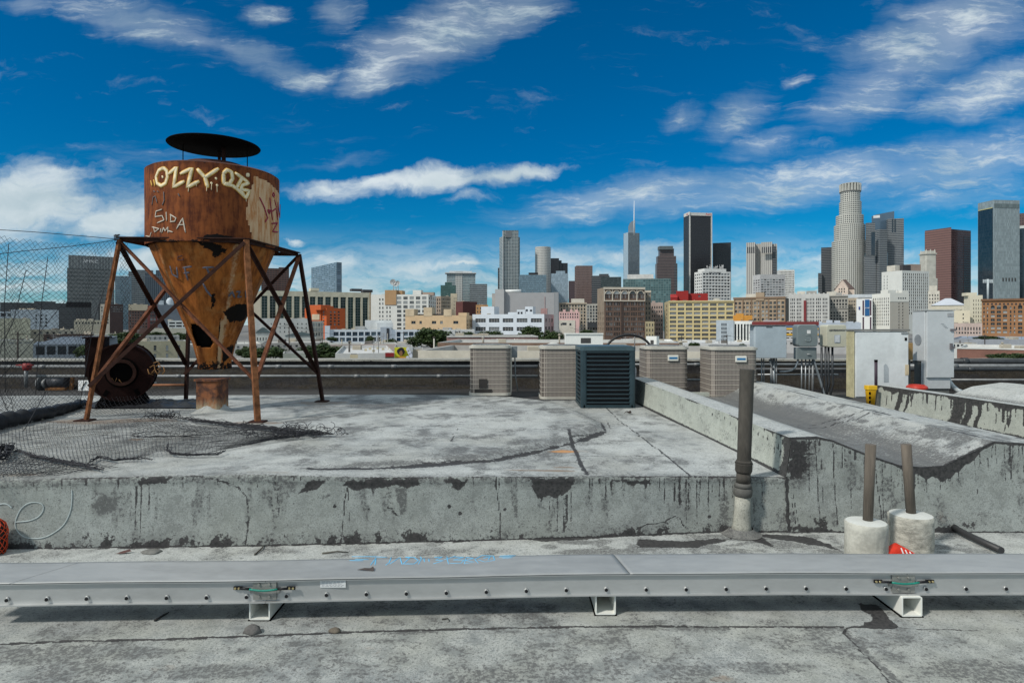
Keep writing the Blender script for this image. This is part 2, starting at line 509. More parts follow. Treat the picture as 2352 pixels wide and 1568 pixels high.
def interp(x, xs, ys): return np.interp(x, xs, ys)
FPX = [0, 588, 1139, 1470, 1654, 1815, 3000]; FD = [4.58, 4.648, 4.77, 4.88, 4.96, 4.96, 4.96]
FX = [(p-CX)/F*d for p, d in zip(FPX, FD)]
def yface(x): return np.interp(x, FX, FD)
ZPX = [0, 196, 588, 850, 1139, 1588, 1676, 1830]; ZPY = [1104, 1097, 1090, 1096, 1094.5, 1094, 1095, 1097]
ZX = [(p-CX)/F*np.interp(p, FPX, FD) for p in ZPX]
ZZ = [ZC-(y-HY)/F*np.interp(p, FPX, FD) for p, y in zip(ZPX, ZPY)]
def ztop(x): return np.interp(x, ZX, ZZ)

PLAT = [(-14,10.15),(-5.2,10.3),(-2,10.4),(-.9,10.35),(0,10.15),(.5,9.6),(.86,8.7),(1.06,7.6),(1.02,6.98),(.62,6.3),(.3,5.94),(-.18,5.41),(-.58,5.24),(-1,5.05),(-1.55,4.92),(-2.2,4.7),(-2.6,4.3),(-14,4.3)]
def zdeck(x, y):
    s = sdf(x, y, PLAT)
    bump = .065*sstep(.06, -.16, s)
    front = ztop(x)
    base = .425 - .012*sstep(5, 10, y)
    base = base + bump + .012*(fbm(x*.8, y*.8, 2)-.5)
    k = sstep(1.1, .0, y-yface(x))
    return base*(1-k) + front*k, s
def zd(x, y):
    a, _ = zdeck(np.array([float(x)]), np.array([float(y)])); return float(a[0])
def DK(px, py, lift=0.0):
    """point on the upper deck seen at a pixel"""
    z = .45
    for _ in range(4):
        x, y = G(px, py, z); z = zd(x, y)
    return Vector((x, y, z+lift))
def dkp(pts): return [tuple(DK(a, b))[:2] for a, b in pts]
def Z(ox, oy, pts, s=.25): return [(ox+s*a, oy+s*b) for a, b in pts]

def build_deck():
    xs = np.arange(-11, 2.35, .02)
    t = [0.0]
    while t[-1] < 8.2: t.append(t[-1] + .013*((4.7+t[-1])/4.7)**1.9)
    t = np.array(t)
    X = np.repeat(xs[None, :], len(t), 0)
    Y = yface(X) + t[:, None]
    Zz, s = zdeck(X, Y)
    tar = np.zeros(X.shape); dirt = np.zeros(X.shape); rust = np.zeros(X.shape); pale = np.zeros(X.shape)
    # seams of the felt and the tarred edge of the raised patch
    for pts, wd, amp in [
        (Z(1041.25,735,[(1400,800),(1430,830),(1560,950),(1830,1150),(1900,1200),(2190,1440)]), .016, .9),
        (Z(1041.25,735,[(1060,1000),(1085,1110),(1140,1240),(1180,1330),(1235,1420)]), .03, .95),
        (Z(1041.25,735,[(300,1000),(1060,1000)]), .03, .6),
        (Z(1041.25,735,[(1150,1245),(2000,1250)]), .018, .6),
        (Z(1041.25,735,[(750,1235),(900,1250)]), .02, .8),
        (Z(1041.25,735,[(0,835),(1100,830)]), .035, .55),
        ([(740,1008),(950,1010),(1040,1012)], .02, .5), ([(760,1043),(950,1044)], .014, .5),
        ([(1036,1013),(1042,996),(1052,984)], .012, .8),
        (Z(1041.25,735,[(1410,930),(1450,1000)]), .02, .7),
        (Z(1041.25,735,[(1330,1050),(1080,1060)]), .03, .6)]:
        line(tar, X, Y, dkp(pts), wd, amp, .015, 3)
    edge = PLAT[6:15]
    wob = .05+.16*np.clip(fbm(X*2.2, Y*2.2, 8)-.38, 0, 1)
    e = pdist(X, Y, edge)
    ev = e + .05*(fbm(X*9, Y*9, 18)-.5) + .03*(fbm(X*24, Y*24, 19)-.5)
    np.maximum(tar, .92*sstep(1.15, .1, ev/np.maximum(wob*(.40+.55*sstep(6.6,5.2,Y)), .01))*sstep(9.3, 8.0, Y)*(.86+.35*fbm(X*3.1, Y*3.1, 28)), out=tar)
    np.maximum(dirt, .95*sstep(.20, .0, np.abs(s+.10))*sstep(.4,.6,fbm(X*4, Y*4, 29))*sstep(9,7.5,Y), out=dirt)
    np.maximum(dirt, .55*sstep(.28, 0, e), out=dirt)
    # front lip
    lip = t[:, None]+0*X
    np.maximum(tar, (.75+.3*fbm(X*6, Y*6, 4))*sstep(.035+.03*fbm(X*3, Y, 6), .0, lip)*(.55+.45*sstep(.0,.8,X)), out=tar)
    np.maximum(dirt, .62*sstep(.22, .0, lip)*fbm(X*5, Y*5, 9)*1.5, out=dirt)
    # dark behind the patch, by the parapet
    np.maximum(tar, .9*sstep(-.02, .12, s)*sstep(9.7, 10.2, Y), out=tar)
    # grime drifts
    g = fbm(X*2.6, Y*2.2, 11, 5); g2 = fbm(X*9, Y*7, 14, 4)
    near = sstep(4.9, 5.8, Y)
    np.maximum(dirt, sstep(.36, .72, g*.6+g2*.4)*1.0*near*sstep(-4.5, -2.2, X)*sstep(1.2,.6,X), out=dirt)
    np.maximum(dirt, sstep(.42, .76, g*.5+g2*.5)*.85, out=dirt)
    pale += sstep(.42, .62, fbm(X*1.2, Y*1.2, 20))*.9
    for i in range(26):
        x = RNG.uniform(-2.6, 1.8); y = RNG.uniform(5.1, 9.2); a = RNG.uniform(-.5,.5); l_ = RNG.uniform(.2,.9)
        line(tar, X, Y, [(x,y),(x+l_*.5*math.cos(a),y+l_*.5*math.sin(a)+RNG.uniform(-.05,.05)),(x+l_*math.cos(a),y+l_*math.sin(a))], .011, RNG.uniform(.4,.75), .02, i)
    # rust
    for px, py, rx, ry, a in ((1297,1037,.17,.10,1.0),(1340,1036,.13,.10,.45),(1240,1080,.35,.06,.7),(1300,1073,.14,.06,.72),(592,971,.4,.16,.6),(740,925,.55,.26,.65),(195,968,.7,.24,.66),(330,965,.7,.2,.6),(425,925,.5,.25,.6),(840,930,.7,.2,.3),(310,1009,.12,.07,.7),(620,1084,.22,.05,.5),(1050,1070,.2,.05,.25),(40,1090,.25,.06,.5),(500,945,.6,.25,.35)):
        q = DK(px, py); blob(rust, X, Y, q.x, q.y, rx, ry, a, .35, int(px))
    for px, py, rx, ry, a in ((520,944,.5,.2,.5),(590,970,.35,.1,.5),(740,924,.25,.12,.6),(1100,935,.8,.35,.5),(1120,955,.9,.2,.45)):
        q = DK(px, py); blob(dirt, X, Y, q.x, q.y, rx, ry, a, .35, int(px)+1)
    o = grid_mesh('upper_roof', X, Y, Zz, DECK, dict(tar=tar, dirt=dirt, rust=rust, pale=pale))
    tag(o, kind='structure')

def build_face():
    xs = np.arange(-4.6, 2.22, .0095); ts = np.linspace(0, 1, 54)
    X = np.repeat(xs[None, :], len(ts), 0); T = np.repeat(ts[:, None], len(xs), 1)
    zt = ztop(X)
    Zz = T*zt
    lean = .02*(1-T)**3 + .012*(fbm(X*2.5, T*2, 3)-.5) + .02*sstep(.88,1,T)
    Y = yface(X) - .006 - np.where(T > .985, 0, lean) + .02*sstep(.9,1,T)
    Y = np.where(T >= 1, yface(X), Y)
    tar = np.zeros(X.shape); dirt = np.zeros(X.shape); rust = np.zeros(X.shape); pale = np.zeros(X.shape)
    def fp(pts): return [((a-CX)/F*float(np.interp(a, FPX, FD)), ZC-(b-HY)/F*float(np.interp(a, FPX, FD))) for a, b in pts]
    U3 = lambda p: fp(Z(551.25, 980, p)); U4 = lambda p: fp(Z(1139.25, 980, p)); U8 = lambda p: fp(Z(0, 857.5, p))
    for pts in (U3([(520,625),(600,515),(640,495),(790,495),(700,575),(640,605)]), U3([(935,520),(1050,480),(1650,465),(1645,535),(1540,552),(1400,545),(1280,550),(1110,585),(1050,575)]),
                U3([(1850,470),(2110,475),(2060,545),(2010,605),(1960,585),(1930,525)]), U4([(290,470),(745,465),(720,520),(640,590),(600,625),(480,640),(420,685),(370,635),(330,540)]), U4([(1060,490),(1450,480),(1400,512),(1200,522)]),
                U8([(1255,1020),(1310,945),(1610,940),(1540,985),(1420,1015)])):  # this last outline is a dark void, its shade painted as tar
        patch(tar, X, Zz, pts, .022, 1.0, .026, 5, 22)
    patch(dirt, X, Zz, U3([(1425,545),(1540,545),(1525,800),(1480,800),(1440,650)]), .014, .95, .015, 3)
    line(tar, X, Zz, U3([(1360,740),(1400,745),(1430,800),(1450,810)]), .012, .9)
    patch(dirt, X, Zz, U8([(850,1200),(930,1120),(970,1090),(1080,1130),(1120,1190),(1080,1270),(1000,1310),(900,1290)]), .03, 1.0, .03, 7)
    patch(dirt, X, Zz, U3([(130,470),(600,470),(480,600),(330,600),(250,500)]), .03, .75, .02, 9)
    line(tar, X, Zz, U8([(1850,950),(2070,985),(2200,1050),(2275,1130),(2290,1250),(2278,1380),(2275,1560)]), .009, .75, .01)
    line(tar, X, Zz, U3([(80,700),(85,850),(65,1070)]), .012, .7, .01)
    line(tar, X, Zz, U3([(990,560),(960,700),(955,850),(940,1060)]), .006, .9, .004)
    line(tar, X, Zz, U3([(995,560),(1010,870)]), .005, .7, .004)
    line(tar, X, Zz, U4([(0,450),(15,650),(35,800),(40,1020)]), .007, .9, .006)
    line(tar, X, Zz, U4([(1290,930),(1380,890),(1480,880),(1550,870),(1580,840),(1640,820),(1690,840),(1705,880),(1735,920)]), .007, .9, .006)
    line(dirt, X, Zz, U3([(740,650),(800,640),(870,600)]), .008, .7)
    # drips
    rd = random.Random(4)
    drips = []
    for x, a, b, wd in ((490,640,890,5),(545,640,840,4),(565,640,950,5),(625,630,980,6),(640,620,980,7),(655,620,900,5),(690,590,900,6),(1635,480,800,7),(1675,480,720,5),(1690,480,770,6),(1745,480,900,10),(1770,480,880,8),(1845,470,900,7),(1870,480,760,4),(1950,480,775,8),(1050,500,600,9),(1480,500,590,5),(860,470,720,4),(880,470,560,5)):
        drips.append((U4([(x,a),(x+rd.uniform(-6,6),b)]), wd))
    for x, a, b, wd in ((150,470,560,6),(290,640,800,5),(345,560,820,4),(1210,550,610,8)):
        drips.append((U3([(x,a),(x+20,b)]), wd))
    for x, b in ((1250,1560),(1262,1200),(1300,1560),(1372,1280)):
        drips.append((U8([(x,1035),(x+6,b)]), 5))
    for i in range(90):
        x = rd.uniform(-4.3, 2.1); L = rd.uniform(.03, .16)*(1.4 if x > .7 else .7); z = float(ztop(x))
        drips.append(([(x, z-.01), (x+rd.uniform(-.006,.006), z-L)], rd.uniform(2.5,5)))
    for pts, wd in drips:
        x0 = pts[0][0]; c0 = max(0, int((x0+4.6)/.0095)-12); c1 = c0+26
        sub = tar[:, c0:c1]
        top, bot = pts[0][1], pts[-1][1]
        fade = sstep(bot, bot+.3*(top-bot), Zz[:, c0:c1])*.35+.65
        d = pdist(X[:, c0:c1], Zz[:, c0:c1], pts)
        np.maximum(sub, .76*fade*sstep(.0009*wd+.0052, .0, d), out=sub)
    # grime along foot and lip
    nz = fbm(X*5, Zz*5, 21, 5); nz2 = fbm(X*18, Zz*16, 22, 4)
    foot = .07+.26*np.clip(fbm(X*1.3, X*0, 25)-.32, 0, 1)
    np.maximum(tar, 1.15*sstep(foot, 0, Zz)*sstep(.40, .66, nz*.5+nz2*.5), out=tar)
    np.maximum(tar, .95*sstep(.016, .004, Zz), out=tar)
    np.maximum(dirt, .7*sstep(.14, 0, Zz)*nz*1.6, out=dirt)
    np.maximum(dirt, .85*sstep(.10, 0, zt-Zz)*nz2*1.5, out=dirt)
    np.maximum(tar, .8*sstep(.018, 0, zt-Zz)*sstep(.3,.6,nz), out=tar)
    np.maximum(dirt, .55*sstep(.6,.75,fbm(X*14, Zz*3, 30)), out=dirt)
    for x, y, r in ((770,1161,.02),(1032,1162,.02),(1057,1178,.02),(1160,1168,.014),(1628,1185,.018),(848,1168,.012)):
        q = fp([(x,y)])[0]; blob(tar, X, Zz, q[0], q[1], r, r, 1, .3, x)
    line(dirt, X, Zz, fp([(1236,1160),(1252,1167)]), .012, .9)
    blob(dirt, X, Zz, fp([(1665,1170)])[0][0], .16, .05, .18, .8, .4, 4)
    o = grid_mesh('step_wall', X, Y, Zz, FACE, dict(tar=tar, dirt=dirt, rust=rust, pale=pale))
    tag(o, 'low grey coated step wall streaked with black tar drips', 'roof wall')
    # white chalk scrawl at the left end
    mb = MB()
    def chk(p):
        for _ in range(2):
            p = [p[0]]+[q for a, b in zip(p[:-1], p[1:]) for q in ((a[0]*.75+b[0]*.25, a[1]*.75+b[1]*.25), (a[0]*.25+b[0]*.75, a[1]*.25+b[1]*.75))]+[p[-1]]
        return p
    for pts in ([(150,1360),(230,1355),(300,1345),(370,1310),(410,1250),(405,1200),(350,1178),(280,1182),(220,1215),(175,1275),(145,1370),(160,1430),(220,1490),(320,1510),(430,1500),(530,1445),(600,1385),(645,1300),(668,1210),(672,1120),(668,1070)],
                [(0,1200),(40,1190),(80,1198),(115,1230)]):
        q = fp(Z(0, 857.5, chk(pts)))
        T_ = [min(1, b/float(ztop(a))) for a, b in q]
        q3 = [Vector((a, float(yface(a))-.008-.02*(1-t)**3-.012*(float(fbm(np.array([a*2.5]), np.array([t*2.0]), 3)[0])-.5), b)) for (a, b), t in zip(q, T_)]
        mb.ribbon(q3, [Vector((0,-1,0))]*len(q3), .009, .003)
    g = mb.build('chalk_scrawl', mat('faded_white_paint', (.37,.42,.42), .8), o)

def build_floor():
    xs = np.arange(-4.9, 5.0, .0115)
    ys = [1.9]
    while ys[-1] < 5.3: ys.append(ys[-1] + .0115*max(1, ys[-1]/3.6))
    ys = np.array(ys)
    X, Y = np.meshgrid(xs, ys)
    tar = np.zeros(X.shape); dirt = np.zeros(X.shape); rust = np.zeros(X.shape); pale = np.zeros(X.shape)
    fl = lambda pts: [G(a, b, 0) for a, b in pts]
    U2 = lambda p: fl(Z(0, 1163.75, p)); U6 = lambda p: fl(Z(551.25, 1176, p)); U7 = lambda p: fl(Z(1139.25, 1176, p))
    U9 = lambda p: fl([(1653.75+.21875*a, 1225+.21875*b) for a, b in p])
    # lap seam
    seam = U2([(0,1255),(640,1228),(1480,1212),(2352,1180)]) + U6([(950,1100),(1430,1082),(2352,1060)]) + U7([(700,1048),(1500,1042),(2352,1050)])
    seam += U9([(600,975),(1300,975)])
    line(tar, X, Y, seam, .013, .95, .003)
    sy = np.interp(X, [p[0] for p in seam], [p[1] for p in seam])
    lap = (Y < sy) & (X < seam[-1][0])
    Zz = np.where(lap, -.004, 0.0)
    np.maximum(dirt, sstep(.10, 0, sy-Y)*lap*sstep(.42,.62,fbm(X*5, Y*9, 3))*.9, out=dirt)
    patch(tar, X, Y, U9([(1440,720),(1500,735),(1640,740),(1700,790),(1760,860),(1880,985),(1780,1000),(1380,985),(1520,965),(1520,930),(1600,920),(1610,880),(1580,850),(1500,820)]), .006, 1, .01, 3)
    patch(dirt, X, Y, U9([(1290,1030),(1340,985),(1380,1060),(1450,1120),(1600,1270),(1780,1430),(1990,1600),(1840,1600),(1690,1420),(1500,1240),(1380,1130)]), .01, .85, .012, 4)
    line(tar, X, Y, U9([(1300,1040),(1320,1000),(1370,980),(1520,968)]), .012, 1, .004)
    line(tar, X, Y, U9([(1310,1050),(1400,1140),(1560,1290),(1800,1570)]), .010, .8, .01)
    line(tar, X, Y, U9([(1880,985),(2000,1000),(2700,1015)]), .010, .8, .005)
    # general grime
    g = fbm(X*3.2, Y*3.2, 5, 5); g2 = fbm(X*11, Y*11, 6, 4)
    np.maximum(dirt, .08+sstep(.40,.78,g*.5+g2*.5)*.72, out=dirt)
    for px, py, rx, ry in ((1580,1540,.22,.09),(1300,1555,.3,.05),(1100,1550,.3,.08),(80,1500,.5,.12),(310,1495,.35,.08),(720,1475,.16,.05),(870,1470,.12,.03),(1260,1478,.12,.03),(2000,1480,.2,.04),(1760,1530,.3,.06),(2250,1540,.4,.12),(500,1540,.4,.1)):
        x, y = G(px, py, 0); blob(dirt, X, Y, x, y, rx, ry, .7, .45, px)
    for px, py, rx, ry, a in ((845,1492,.10,.05,.38),(375,1532,.09,.05,.33),(1660,1558,.07,.04,.5),(730,1465,.05,.02,.25),(2230,1515,.12,.05,.25)):
        x, y = G(px, py, 0); blob(rust, X, Y, x, y, rx, ry, a, .4, px)
    pale += .55*sstep(3.3, 3.5, Y)*sstep(3.75, 3.6, Y)*sstep(.35,.6,fbm(X*4, Y*4, 9)) + .95*sstep(4.0,4.15,Y)
    # gutter strip behind the tray: paler, tarred toward the wall on the right
    d = yface(X)-Y
    np.maximum(tar, sstep(.06+.05*fbm(X*3, Y*3, 12), 0, d)*sstep(.38,.55,fbm(X*9,Y*9,13))*1.1, out=tar)
    for pts in (fl([(1205,1236),(1290,1225),(1450,1215),(1480,1222),(1440,1232),(1350,1238),(1250,1243)]), fl([(1470,1237),(1560,1242),(1690,1234),(1640,1248),(1600,1258),(1460,1258)]), fl([(1700,1222),(1850,1230),(1935,1262),(1900,1256),(1800,1240)]), fl([(1650,1220),(1745,1228),(1790,1262),(1740,1245)])):
        patch(tar, X, Y, pts, .02, .95, .03, 8)
    np.maximum(dirt, sstep(.44,.6,fbm(X*6, Y*9, 15))*.8*sstep(4.2,4.35,Y)*sstep(-.2,.4,X)*sstep(4,3,X), out=dirt)
    for i in range(70):
        x = RNG.uniform(-2.8, 1.2); y = RNG.uniform(4.2, 4.6)
        blob(tar, X, Y, x, y, RNG.uniform(.006,.02), RNG.uniform(.004,.01), .8, .4, i)
    o = grid_mesh('lower_roof', X, Y, Zz, ROOF, dict(tar=tar, dirt=dirt, rust=rust, pale=pale))
    tag(o, kind='structure')

# ---- raised roof gutters (trough with two flat ridges) on the right
TPX = [(1815,1005),(1880,1003),(1912,1010),(1960,1030),(2000,1046),(2070,1069),(2120,1073),(2168,1070),(2284,1014),(2352,1018)]
TD = 4.96
TPROF = [((a-CX)/F*TD, ZC-(b-HY)/F*TD) for a, b in TPX]
def build_trough():
    px = [p[0] for p in TPROF] + [4.35]; pz = [p[1] for p in TPROF] + [.66]
    xs = np.arange(px[0], px[-1], .016)
    zs = np.interp(xs, px, pz)
    ys = [TD]
    while ys[-1] < 10: ys.append(ys[-1] + .02*(ys[-1]/5)**1.6)
    ys = np.array(ys); 
    X0 = np.repeat(xs[None, :], len(ys), 0); Y = np.repeat(ys[:, None], len(xs), 1)
    k = (Y-TD)/4.5
    X = X0 - .25*k*sstep(4.2, 2.3, X0) - .12*k*sstep(3.2,4.2,X0)
    Zz = np.repeat(zs[None, :], len(ys), 0) + .045*k*sstep(3.2,2.2,X0) + .03*k*sstep(3.3,3.9,X0) + .012*(fbm(X0*2.2, Y*1.4, 3)-.5)*sstep(0,.5,Y-TD)
    Zz = Zz - sstep(3.95+.0*Y, 4.30, X0)*.03
    tar = np.zeros(X.shape); dirt = np.zeros(X.shape); rust = np.zeros(X.shape); pale = np.zeros(X.shape)
    n1 = fbm(X0*4, Y*1.3, 4, 5); n2 = fbm(X0*14, Y*9, 6, 4)
    val = sstep(2.44, 2.62, X0+.12*(n1-.5))*sstep(3.62, 3.42, X0+.16*(n1-.5))
    np.maximum(dirt, val*(.58+1.1*fbm(X0*8, Y*1.3, 44, 5)), out=dirt)
    np.maximum(dirt, sstep(.5,.66,n1*.5+n2*.5)*.9*sstep(3.4,3.6,X0), out=dirt)
    np.maximum(tar, .8*sstep(.03,.0,np.abs(X0-2.19)+.02*n2)*sstep(.3,.6,fbm(X0,Y*3,8)), out=tar)
    np.maximum(tar, .95*sstep(.045,.005,Y-TD+.02*(n2-.5)), out=tar)
    np.maximum(tar, .9*sstep(.05,.0,np.abs(X0-3.80+.05*(n1-.5)))*sstep(.52,.6,fbm(X0*0+1,Y*2.2,9)), out=tar)
    for yy in (6.6, 6.75):
        line(tar, X0, Y, [(3.0,yy+.3),(3.45,yy+.15),(3.6,yy),(3.9,yy-.05)], .02, .9, .02)
    pale += .6*sstep(2.5,2.3,X0) + .5*sstep(3.7,3.8,X0)
    A = dict(tar=tar, dirt=dirt, rust=rust, pale=pale)
    root = thing('roof_gutter', 'long grey trough-shaped roof gutter with dark valley beside the vent pipe', 'roof gutter', (0,0,0))
    o = grid_mesh('trough_top', X, Y, Zz, DECK, A, root)
    # left face (pale), from deck to the ridge edge
    ts = np.linspace(0, 1, 40); ysl = ys
    Ys = np.repeat(ysl[None, :], len(ts), 0); T = np.repeat(ts[:, None], len(ysl), 1)
    ztp = np.repeat(Zz[:, 0][None, :], len(ts), 0); xtp = np.repeat(X[:, 0][None, :], len(ts), 0)
    Zl = .36 + T*(ztp-.36)
    Xl = xtp - .05*(1-T)**2 + .01*(fbm(Ys*2, T*2, 5)-.5)*np.sin(T*PI)
    t2 = np.zeros(Xl.shape); d2 = np.zeros(Xl.shape)
    np.maximum(t2, .95*sstep(.030,.008,np.abs(Zl-.425)), out=t2)
    np.maximum(t2, .9*sstep(.03, 0, ztp-Zl+.02*(fbm(Ys*4,T*0,3)-.5))*sstep(.35,.55,fbm(Ys*2.5,T*0,7)), out=t2)
    np.maximum(t2, 1.0*sstep(.30,.02,Ys-TD-.12*(1-T))*sstep(.15,.65,.55-(Ys-TD)*3+fbm(Ys*8,Zl*4,4)*.5), out=t2)
    for i in range(16):
        yy = TD+.12+.045*i*(1+.1*i); L = .05+.25*RNG.random()*(1-i/18)
        np.maximum(t2, .75*sstep(.010,.003,np.abs(Ys-yy-.02*np.sin(Zl*14)))*sstep(-L-.02,-L,Zl-ztp)*(Ys<7), out=t2)
    np.maximum(d2, .34*sstep(.55,.7,fbm(Ys*5,Zl*9,12)), out=d2)
    np.maximum(d2, .8*sstep(9.0,9.7,Ys), out=d2)
    grid_mesh('trough_side', Xl, Ys, Zl, SIDE, dict(tar=t2, dirt=d2, rust=0*t2, pale=0*t2), root, flip=True)
    # front face down to the lower roof
    xs2 = np.arange(2.11, 4.9, .0095); ts = np.linspace(0, 1, 80)
    X2 = np.repeat(xs2[None, :], len(ts), 0); T2 = np.repeat(ts[:, None], len(xs2), 1)
    X2 = np.maximum(X2, 2.156-.05*(1-np.clip((T2*.716-.36)/.356,0,1))**2)
    zt = np.interp(X2, px, pz)
    Z2 = T2*zt
    Y2 = TD - .004 - .03*(1-T2)**3 - .008*(fbm(X2*3, Z2*3, 5)-.5)*(T2 < .985)
    tar = np.zeros(X2.shape); dirt = np.zeros(X2.shape)
    fp = lambda pts: [((1653.75+.2969*a-CX)/F*TD, ZC-(980+.2969*b-HY)/F*TD) for a, b in pts]
    patch(tar, X2, Z2, fp([(520,100),(700,110),(690,180),(660,210),(690,290),(670,370),(600,430),(540,440),(500,400)]), .05, .80, .05, 3)  # corner smear, with the shade of the corner painted in
    patch(dirt, X2, Z2, fp([(520,90),(800,90),(720,200),(700,400),(600,480),(500,440)]), .06, .9, .05, 3)
    for pts, wd in (([(735,110),(745,300),(765,820)], .007), ([(870,130),(880,400),(900,745)], .007), ([(1200,290),(1220,500),(1240,710)], .007), ([(775,160),(795,620)], .004), ([(560,520),(600,760)], .005), ([(545,540),(575,750)], .004), ([(600,210),(740,210)], .005), ([(590,300),(690,290)], .005), ([(940,150),(940,310)], .006), ([(1040,190),(1040,250)], .014)):
        line(tar, X2, Z2, fp(pts), wd, .9, .004)
    for x0, x1, b0 in ((445,470,820),(500,526,820)):
        patch(tar, X2, Z2, fp([(x0,380),(x1,380),(x1+6,b0),(x0+8,b0)]), .012, 1.1, .012, 6)
    patch(tar, X2, Z2, fp([(405,395),(535,395),(525,450),(470,480),(425,460)]), .012, 1.1, .01, 6)
    # tar fringe under the trough lip
    depth = .018 + .10*np.clip(fbm(X2*7, X2*0, 31, 4)-.30, 0, 1)*sstep(2.95,3.15,X2)*sstep(3.72,3.55,X2)*2.3
    np.maximum(tar, 1.05*sstep(depth+.01, depth-.01, zt-Z2), out=tar)
    rd = random.Random(8)
    for i in range(95):
        x = rd.uniform(2.3, 4.5); z = float(np.interp(x, px, pz))
        L = rd.uniform(.04,.2) + (rd.random() < .3)*rd.uniform(.1,.35)
        sl = .0 if x < 3.5 else rd.uniform(.0,.10)*L
        c0 = max(0, int((x-2.11)/.0095)-10); c1 = c0+30
        d = pdist(X2[:, c0:c1], Z2[:, c0:c1], [(x, z), (x+sl, z-L)])
        np.maximum(tar[:, c0:c1], .74*sstep(.0084, .0, d), out=tar[:, c0:c1])
    for pts in (fp([(660,670),(760,690),(820,720),(840,800),(760,780),(700,740)]), fp([(1850,740),(1960,720),(1960,765),(1850,770)])):
        patch(tar, X2, Z2, pts, .03, .8, .04, 9)
    nz = fbm(X2*5, Z2*5, 41, 5)
    np.maximum(tar, 1.0*sstep(.09, 0, Z2)*sstep(.42,.6,nz), out=tar)
    np.maximum(tar, .95*sstep(.014,.004,Z2), out=tar)
    np.maximum(dirt, .6*sstep(.58,.72,fbm(X2*13,Z2*8,43)), out=dirt)
    ru = np.zeros(X2.shape); q = fp([(1750,690)])[0]; blob(ru, X2, Z2, q[0], q[1], .12, .10, .35, .3, 2)
    grid_mesh('trough_end', X2, Y2, Z2, FACE, dict(tar=tar, dirt=dirt, rust=ru, pale=0*tar), root)
    # far outer side of ridge
    mb = MB()
    mb.box(4.05, 4.30, TD+.05, 9.9, .3, .62)
    mb.box(2.0, 4.2, 9.86, 9.95, .3, .55)
    mb.build('trough_core', SIDE, root)

def build_trough2():
    # second raised gutter further right; its left wall faces us
    root = thing('roof_gutter', 'second raised grey roof gutter with tar-stained side behind the yellow bin', 'roof gutter', (0,0,0))
    ys = np.arange(4.9, 8.95, .02); ts = np.linspace(0, 1, 46)
    Y = np.repeat(ys[None, :], len(ts), 0); T = np.repeat(ts[:, None], len(ys), 1)
    xw = np.interp(Y, [4.9, 6.6, 8.95], [5.30, 5.28, 5.09])
    zt = np.interp(Y, [4.9, 6.6, 8.95], [.755, .752, .755])
    Zz = .33 + T*(zt-.33)
    X = xw - .03*(1-T)**2 + .01*(fbm(Y*2, T*2, 15)-.5)*np.sin(T*PI)
    tar = np.zeros(X.shape); dirt = np.zeros(X.shape)
    dep = .02 + .30*np.clip(fbm(Y*3.2, Y*0, 51, 4)-.44, 0, 1)*sstep(6.4,7.2,Y)
    np.maximum(tar, 1.0*sstep(dep+.02, dep-.02, zt-Zz), out=tar)
    for yc, wd in ((8.45,.05),(8.30,.02),(7.45,.10),(7.30,.05),(7.15,.03)):
        np.maximum(tar, 1.1*sstep(wd*1.5, wd*.4, np.abs(Y-yc-.12*(1-T)**2+.05*(fbm(Y*2,T*6,6)-.5))), out=tar)
    for i in range(60):
        yc = RNG.uniform(5.2, 8.9); L = RNG.uniform(.05,.28)
        np.maximum(tar, .85*sstep(.014,.004,np.abs(Y-yc-.06*(1-T)**2))*sstep(L+.02,L,zt-Zz), out=tar)
    np.maximum(tar, .9*sstep(.05,.01,Zz-.42), out=tar)
    grid_mesh('trough_side', X, Y, Zz, SIDE, dict(tar=tar, dirt=dirt, rust=0*tar, pale=0*tar), root, flip=True)
    xs = np.arange(0, 2.3, .03); yy = np.arange(4.9, 8.95, .05)
    U, Y = np.meshgrid(xs, yy)
    xw = np.interp(Y, [4.9, 6.6, 8.95], [5.30, 5.28, 5.09])
    zz = np.interp(U, [0,.16,.55,.95,1.3,1.7,1.9,2.3], [.755,.755,.60,.60,.74,.80,.78,.60]) + .03*(fbm(U*2,Y*2,9)-.5)*sstep(0,.3,U)
    tar = np.zeros(U.shape); dirt = .9*sstep(.2,.3,U)*sstep(1.15,1.0,U)
    np.maximum(tar, .8*sstep(.02,0,U), out=tar)
    grid_mesh('trough_top', xw+U, Y, zz, DECK, dict(tar=tar, dirt=dirt, rust=0*tar, pale=.5+0*tar), root)
    MB().box(5.12, 7.3, 8.92, 9.0, .3, .6).build('trough_end', SIDE, root)

build_deck(); build_face(); build_floor(); build_trough(); build_trough2()
# the roof to the right of the first gutter and left/behind: plain dark felt a little lower
FELT = coated_roof('roof_felt_dark', (.085,.085,.082), (.04,.04,.04), .5, (.07,.065,.06))  # dark felt, taken lower for the shade by the parapet
o = MB().box(-14, 16, 5.2, 12.3, -.2, .352).box(-5, 5, -.5, 5.4, -.4, -.012).build('roof_slab', FELT)
tag(o, kind='structure')
# ------------------------------------------------------------------ rusty hopper on its frame
RUSTY = mat('rusty_steel_angle', (.135,.052,.028), .85, 0, .5, 9, .3, (1,1,1), .15)
RUSTD = mat('dark_rusty_steel', (.035,.015,.011), .85, 0, .5, 9, .3, (1,1,1), .15)
RUSTO = mat('orange_rust_steel', (.20,.082,.036), .85, 0, .6, 12, .3, (1,1,1), .15)
BLACKM = mat('black_sooty_metal', (.0035,.003,.003), .9, 0, .4, 5, 0, (1,1,1), .05)  # near-black all over; also stands for dark insides of hopper and inlet

